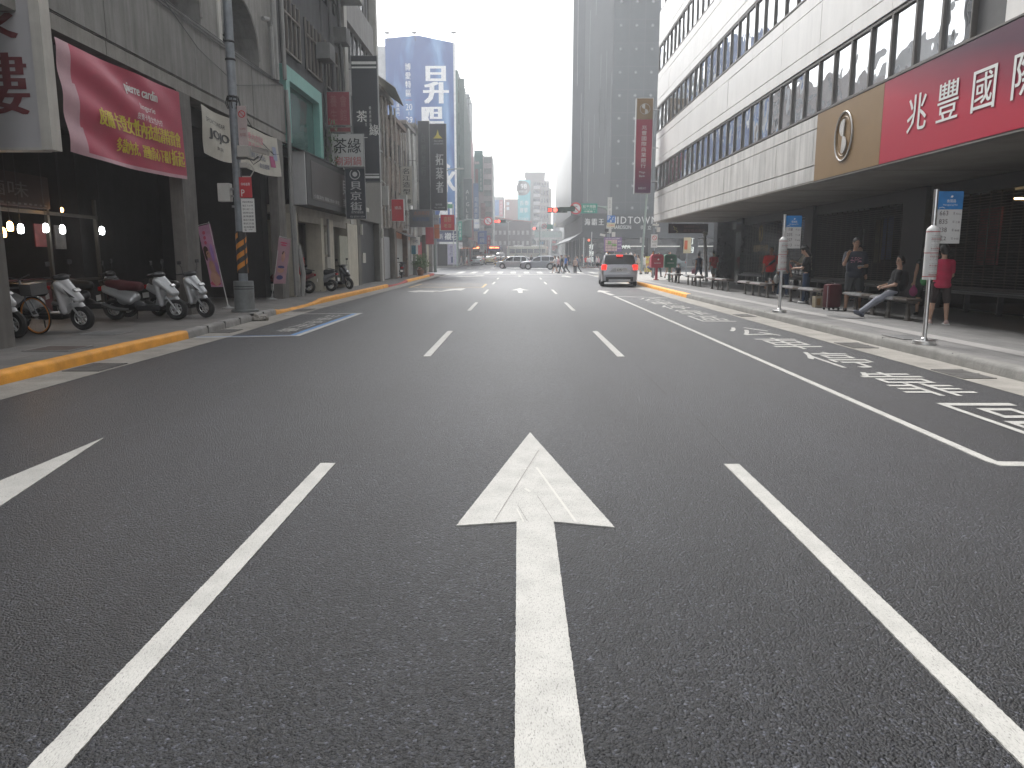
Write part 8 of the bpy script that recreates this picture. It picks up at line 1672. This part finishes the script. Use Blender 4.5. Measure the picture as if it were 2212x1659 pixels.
mb = MB(); mb.v, mb.f = sdf_mesh([('c', (-.08, .19, 1.2), (.07, .19, 1.08), .05, .045)], .015, .03); mb.mi = [0]*len(mb.f); mb.path([(-.1, .15, 1.24), (-.16, .06, 1.38), (-.12, -.06, 1.44)], .018, 5); mb.path([(.08, .17, 1.05), (.19, .08, .98), (.19, -.06, 1.0)], .018, 5); hold(t, 'sling_bag', mb, M('black_leather'), 'black sling bag across the chest of the man in the red T-shirt', 'bag')
mb = MB(); w = A[1][2]; mb.tube(w+Vector((0, .06, -.05)), w+Vector((-.02, .04, -.42)), .02, .012); mb.tube(w+Vector((.05, .06, -.05)), w+Vector((.06, .04, -.35)), .018, .01); hold(t, 'umbrella', mb, PLAST, 'folded dark umbrella hanging from the hand of the man in the red T-shirt', 'umbrella')
person('person in black with a pale cap standing in deep shade by the dark pier', (10.3, 23.2, .158), D(150), 1.66, BLK, CHARC, None, 0, 'long', 'long', False, 0, (.0, .1, .2, 0), (.0, .1, .2, 0), (0, 0, .04), (0, 0, .04), (.1, .1), 'short', False)
t, A, hd, Rh, T, s = person('person in dark green clothes in the shade behind the near bus stop pole', (9.35, 17.6, .158), D(150), 1.58, DKG, DKG, None, 1, 'none', 'shorts', True, .1, (.1, .1, .1, 0), (.1, .15, .15, 0), (.1, .1, .05), (-.1, .2, .05), (0, .3), 'bob', True)
mb = MB(); w = A[1][2]; mb.v, mb.f = sdf_mesh([('e', tuple(w+Vector((.0, .03, -.22))), (.09, .05, .11)), ('c', tuple(w+Vector((0, .04, -.06))), tuple(w+Vector((0, .03, -.16))), .012, .05)], .015, .03); mb.mi = [0]*len(mb.f); hold(t, 'handbag', mb, M('magenta_bag', (.3, .04, .14), .6), 'magenta handbag carried by the person in dark green clothes', 'bag')
# by the corner
WALK = dict(legL=(.35, .15, .03), legR=(-.3, .35, .03)); WALK2 = dict(legL=(-.3, .35, .03), legR=(.35, .12, .03)); STAND = {}
def pp(label, x, y, face, h, top, bot, kind='long', pose=STAND, fem=False, hair='short', skin=0, sl='short', z=None, **k):
    return person(label, (x, y, z if z is not None else (.158 if abs(x) > 6.5 and (y < 66 or y > 110) else .008+rise(y))), D(face), h, top, bot, k.pop('shoes', None), skin, sl, kind, fem, hair=hair, shirt_len=.04, **{**pose, **k})
pp('woman in a grey blue dress carrying a pink bag beside the fifth bench', 9.75, 41.4, 20, 1.6, GRB, GRB, 'shorts', WALK, True, 'bob', sl='none')
pp('man in a red T-shirt and grey shorts with dark rucksack beside the fifth bench', 10.35, 40.6, 10, 1.68, REDT, LGT, 'shorts', WALK2, armL=(-.2, .15, .3, 0))
t = thing('shopping_bag', 'small pink bag by the leg of the woman in the grey blue dress', 'bag', (9.45, 41.3, .6)); mb = MB(); mb.obox((0, 0, .12), (.1, .06, .12), None, .04); mb.path([(-.05, 0, .24), (0, 0, .36), (.05, 0, .24)], .01, 5); mb.build('bag', M('pink_plastic', (.5, .2, .26), .5), t, world=False)
pp('man in black T-shirt and beige shorts standing behind the green postbox', 9.35, 47.5, 190, 1.7, BLK, cloth_m('beige_shorts', (.34, .3, .24)), 'shorts', WALK)
pp('person with a pale backpack seen between the two postboxes', 8.9, 50.8, 5, 1.68, LGT, CHARC, 'shorts', WALK2)
pp('person in white cap passing behind the green postbox', 9.6, 52.6, 200, 1.66, WHT, CHARC, 'long', WALK)
pp('person in dark top near the end of the green postbox', 9.9, 56.0, 180, 1.66, CHARC, CHARC, 'long', STAND)
t, *_ = pp('small child sitting on the farthest bench', 8.6, 41.2, 180, .95, CHARC, CHARC, 'long', STAND, z=.158)
# people on the far side pavement of the near block and round the car
pp('woman in white top with a pushchair right of the stopped car', 9.9, 60.5, 30, 1.62, WHT, LGT, 'shorts', WALK, True, 'long', armL=(.5, .1, .6, 0), armR=(.5, .1, .6, 0))
pp('woman in beige dress just right of the stopped car', 9.3, 59.5, 60, 1.55, cloth_m('beige_dress', (.4, .32, .26)), cloth_m('beige_dress'), 'skirt', WALK2, True, 'long')
t = thing('pushchair', 'blue and black pushchair pushed beside the woman in white', 'pushchair', (10.5, 60.9, .157), D(60))
mb = MB(); mb.v, mb.f = sdf_mesh([('e', (0, 0, .55), (.2, .28, .14)), ('c', (-.14, -.2, .75), (.14, -.2, .75), .14, .14)], .03, .05); mb.mi = [0]*len(mb.f); mb.build('hood', M('blue_pushchair', (.05, .07, .3), .7), t, world=False, smooth=True)
mb = MB()
for x in (-.2, .2): mb.path([(x, .3, .1), (x, -.25, .9), (x, -.4, 1.0)], .015, 5); mb.path([(x, -.3, .1), (x, .1, .5)], .015, 5)
mb.tube((-.2, -.4, 1.0), (.2, -.4, 1.0), .015); mb.build('frame', PLAST, t, world=False)
for x, y in ((-.2, .3), (.2, .3), (-.2, -.3), (.2, -.3)): mb = MB(); mb.lathe([(.04, -.015), (.09, -.02), (.09, .02), (.04, .015)], (x, y, .09), 'X', 12); mb.build('wheel', RUBBER, t, world=False)
for k, (x, y, f, h, tp, bt, kd, fm, hr, lb) in enumerate((
    (8.55, 61, 170, 1.72, PNK, CHARC, 'long', True, 'long', 'woman in pink whose head shows above the stopped car roof, left of two'), (9.1, 62.5, 185, 1.76, PNK, CHARC, 'long', False, 'short', 'man in pink whose head shows above the stopped car roof, right of two'), (9.6, 63.5, 190, 1.66, GRB, CHARC, 'long', True, 'bob', 'person in grey blue passing behind the right side of the stopped car'),
    (9.35, 104, 90, 1.66, WHT, CHARC, 'shorts', False, 'short', 'cyclist in a white shirt left of the calligraphy sign'), (10.7, 105, 95, 1.7, WHT, CHARC, 'shorts', False, 'short', 'rider in a white shirt in front of the tower columns'),
    (11.6, 103, 180, 1.6, PNK, PNK, 'skirt', True, 'long', 'woman in a pale pink dress standing under the map board'), (11.2, 107.5, 170, 1.6, PNK, CHARC, 'long', True, 'bob', 'woman in pink top behind the rider'), (9.6, 109.5, 200, 1.68, REDT, CHARC, 'long', False, 'short', 'person in red under the tower canopy corner'), (9.2, 110.8, 175, 1.74, BLK, CHARC, 'long', False, 'short', 'man in black by the canopy signal post'),
    (8.6, 111.5, 160, 1.62, LGT, JEAN, 'long', True, 'long', 'woman in grey top beside the canopy signal post'), (10.0, 108.5, 190, 1.66, WHT, JEAN, 'long', True, 'long', 'woman in white and jeans between the cyclist and the rider'), (12.1, 106, 180, 1.7, BLU, CHARC, 'long', False, 'short', 'man in blue beside the woman in the pale pink dress'), (7.4, 114, 180, 1.66, BLK, JEAN, 'long', True, 'long', 'woman in black leaving the tower pavement'),
    (7.0, 118, 190, 1.7, OLV, BRS, 'shorts', False, 'short', 'man in olive far along the tower pavement'), (8.0, 122, 180, 1.66, PNK, JEAN, 'long', True, 'long', 'woman in pink far along the tower pavement'), (6.9, 126, 170, 1.72, WHT, CHARC, 'long', False, 'short', 'man in white farthest along the tower pavement'))):
    pp(lb, x, y, f, h, tp, bt, kd, WALK if k % 2 else WALK2, fm, hr, skin=k % 2, z=.158 if (y > 109.9 or y < 66) else .01)
# crossing the street
pp('woman in a white top and black shorts crossing, leftmost at the crossing cars', 3.35, 71.0, 95, 1.63, WHT, BLK, 'brief', WALK, True, 'long', armL=(.5, .1, 1.2, .3), armR=(.4, .1, 1.1, .3), z=.01)
pp('woman in pink with bent arms close behind the white topped woman on the crossing', 3.75, 72.2, 95, 1.58, PNK, CHARC, 'shorts', WALK2, True, 'bob', armL=(.5, .1, 1.0, .3), z=.01)
pp('man in a bright blue shirt and dark trousers on the crossing', 4.35, 70.4, 100, 1.72, BLU, CHARC, 'long', WALK, armL=(-.3, .1, .3, 0), z=.01)
pp('person in dark clothes close behind the man in the blue shirt', 4.0, 70.9, 95, 1.7, CHARC, CHARC, 'long', WALK2, skin=1, z=.01)
pp('child in a pale top and black trousers on the crossing', 5.2, 70.3, 175, 1.45, cloth_m('peach_top', (.5, .38, .33)), BLK, 'long', STAND, True, 'bob', z=.01)
pp('woman in grey walking behind the child on the crossing', 5.65, 73.5, 80, 1.64, GRB, CHARC, 'long', WALK, True, 'long', z=.01)
pp('woman in pinkish shorts crossing by the far left green board', -7.7, 113, -60, 1.6, WHT, cloth_m('rose_shorts', (.4, .18, .18)), 'shorts', WALK, True, 'long', z=.158)
pp('person in grey beside the woman in pinkish shorts', -8.6, 114, -70, 1.55, LGT, LGT, 'long', WALK2, z=.158)
pp('person in dark clothes crossing with a pram, left of the yellow taxi', -2.6, 112, 90, 1.68, CHARC, CHARC, 'long', WALK, z=.01)
pp('person in black and white next to the one with the pram', -1.9, 113, 90, 1.66, BLK, CHARC, 'long', WALK2, z=.01)
pp('man in a blue shirt standing beyond the silver cars', .8, 113, 180, 1.76, BLU, CHARC, 'long', STAND, z=.01)
pp('person in black beside the man in blue beyond the silver cars', 1.9, 114, 170, 1.78, BLK, CHARC, 'long', STAND, z=.01)
t = thing('pram', 'dark pram pushed across the far side of the junction', 'pushchair', (-3.2, 112, .01), D(90))
mb = MB(); mb.v, mb.f = sdf_mesh([('e', (0, 0, .6), (.2, .3, .15)), ('c', (-.14, -.2, .8), (.14, -.2, .8), .15, .15)], .035, .05); mb.mi = [0]*len(mb.f); mb.build('hood', CHARC, t, world=False, smooth=True)
mb = MB(); [mb.path([(x, .3, .1), (x, -.3, .95)], .015, 5) for x in (-.2, .2)]; [mb.lathe([(.04, -.015), (.1, -.02), (.1, .02), (.04, .015)], (x, y, .1), 'X', 10) for x in (-.2, .2) for y in (.3, -.3)]; mb.build('frame', PLAST, t, world=False)
for k, (x, y, rz, lb) in enumerate(((9.35, 103.9, D(0), 'bicycle ridden by the cyclist in a white shirt'), (10.7, 104.9, D(0), 'bicycle ridden in front of the tower columns'))):
    t = thing('bicycle', lb, 'bicycle', (x, y, .01), D(90))
    for yy in (.5, -.5):
        mb = MB(); mb.path([(0, yy+.31*math.cos(a*PI/12), .33+.31*math.sin(a*PI/12)) for a in range(25)], .02, 6); mb.build('wheel', RUBBER, t, world=False)
    mb = MB(); mb.tube((0, .5, .33), (0, .38, .95), .02); mb.tube((0, .42, .75), (0, -.1, .35), .02); mb.tube((0, -.1, .35), (0, -.2, .8), .02); mb.tube((0, -.5, .33), (0, -.1, .35), .015); mb.tube((-.25, .36, .98), (.25, .36, .98), .015); mb.build('frame', ALU, t, world=False)
# flask on the wall man in the far left lane: shopkeeper by the black wall
pp('person in a grey top standing in the dark doorway beside the cream pillar', -8.0, 37.0, -80, 1.65, LGT, CHARC, 'long', STAND, skin=1)

# ============================================================ AIR
mb = MB(); mb.box(-440, 440, -440, 440, -1.4, 66)
hz = tag(mb.build('haze', None), None, None, None, 'stuff')
m = bpy.data.materials.new('haze'); m.use_nodes = True; nt = m.node_tree; nt.nodes.clear(); ou = nt.nodes.new('ShaderNodeOutputMaterial'); pv = nt.nodes.new('ShaderNodeVolumePrincipled')
pv.inputs['Color'].default_value = (.93, .96, 1, 1); pv.inputs['Density'].default_value = .0015; pv.inputs['Anisotropy'].default_value = .6; nt.links.new(pv.outputs[0], ou.inputs['Volume'])
hz.data.materials.clear(); hz.data.materials.append(m); hz['label'] = 'thin pale haze filling the whole street'
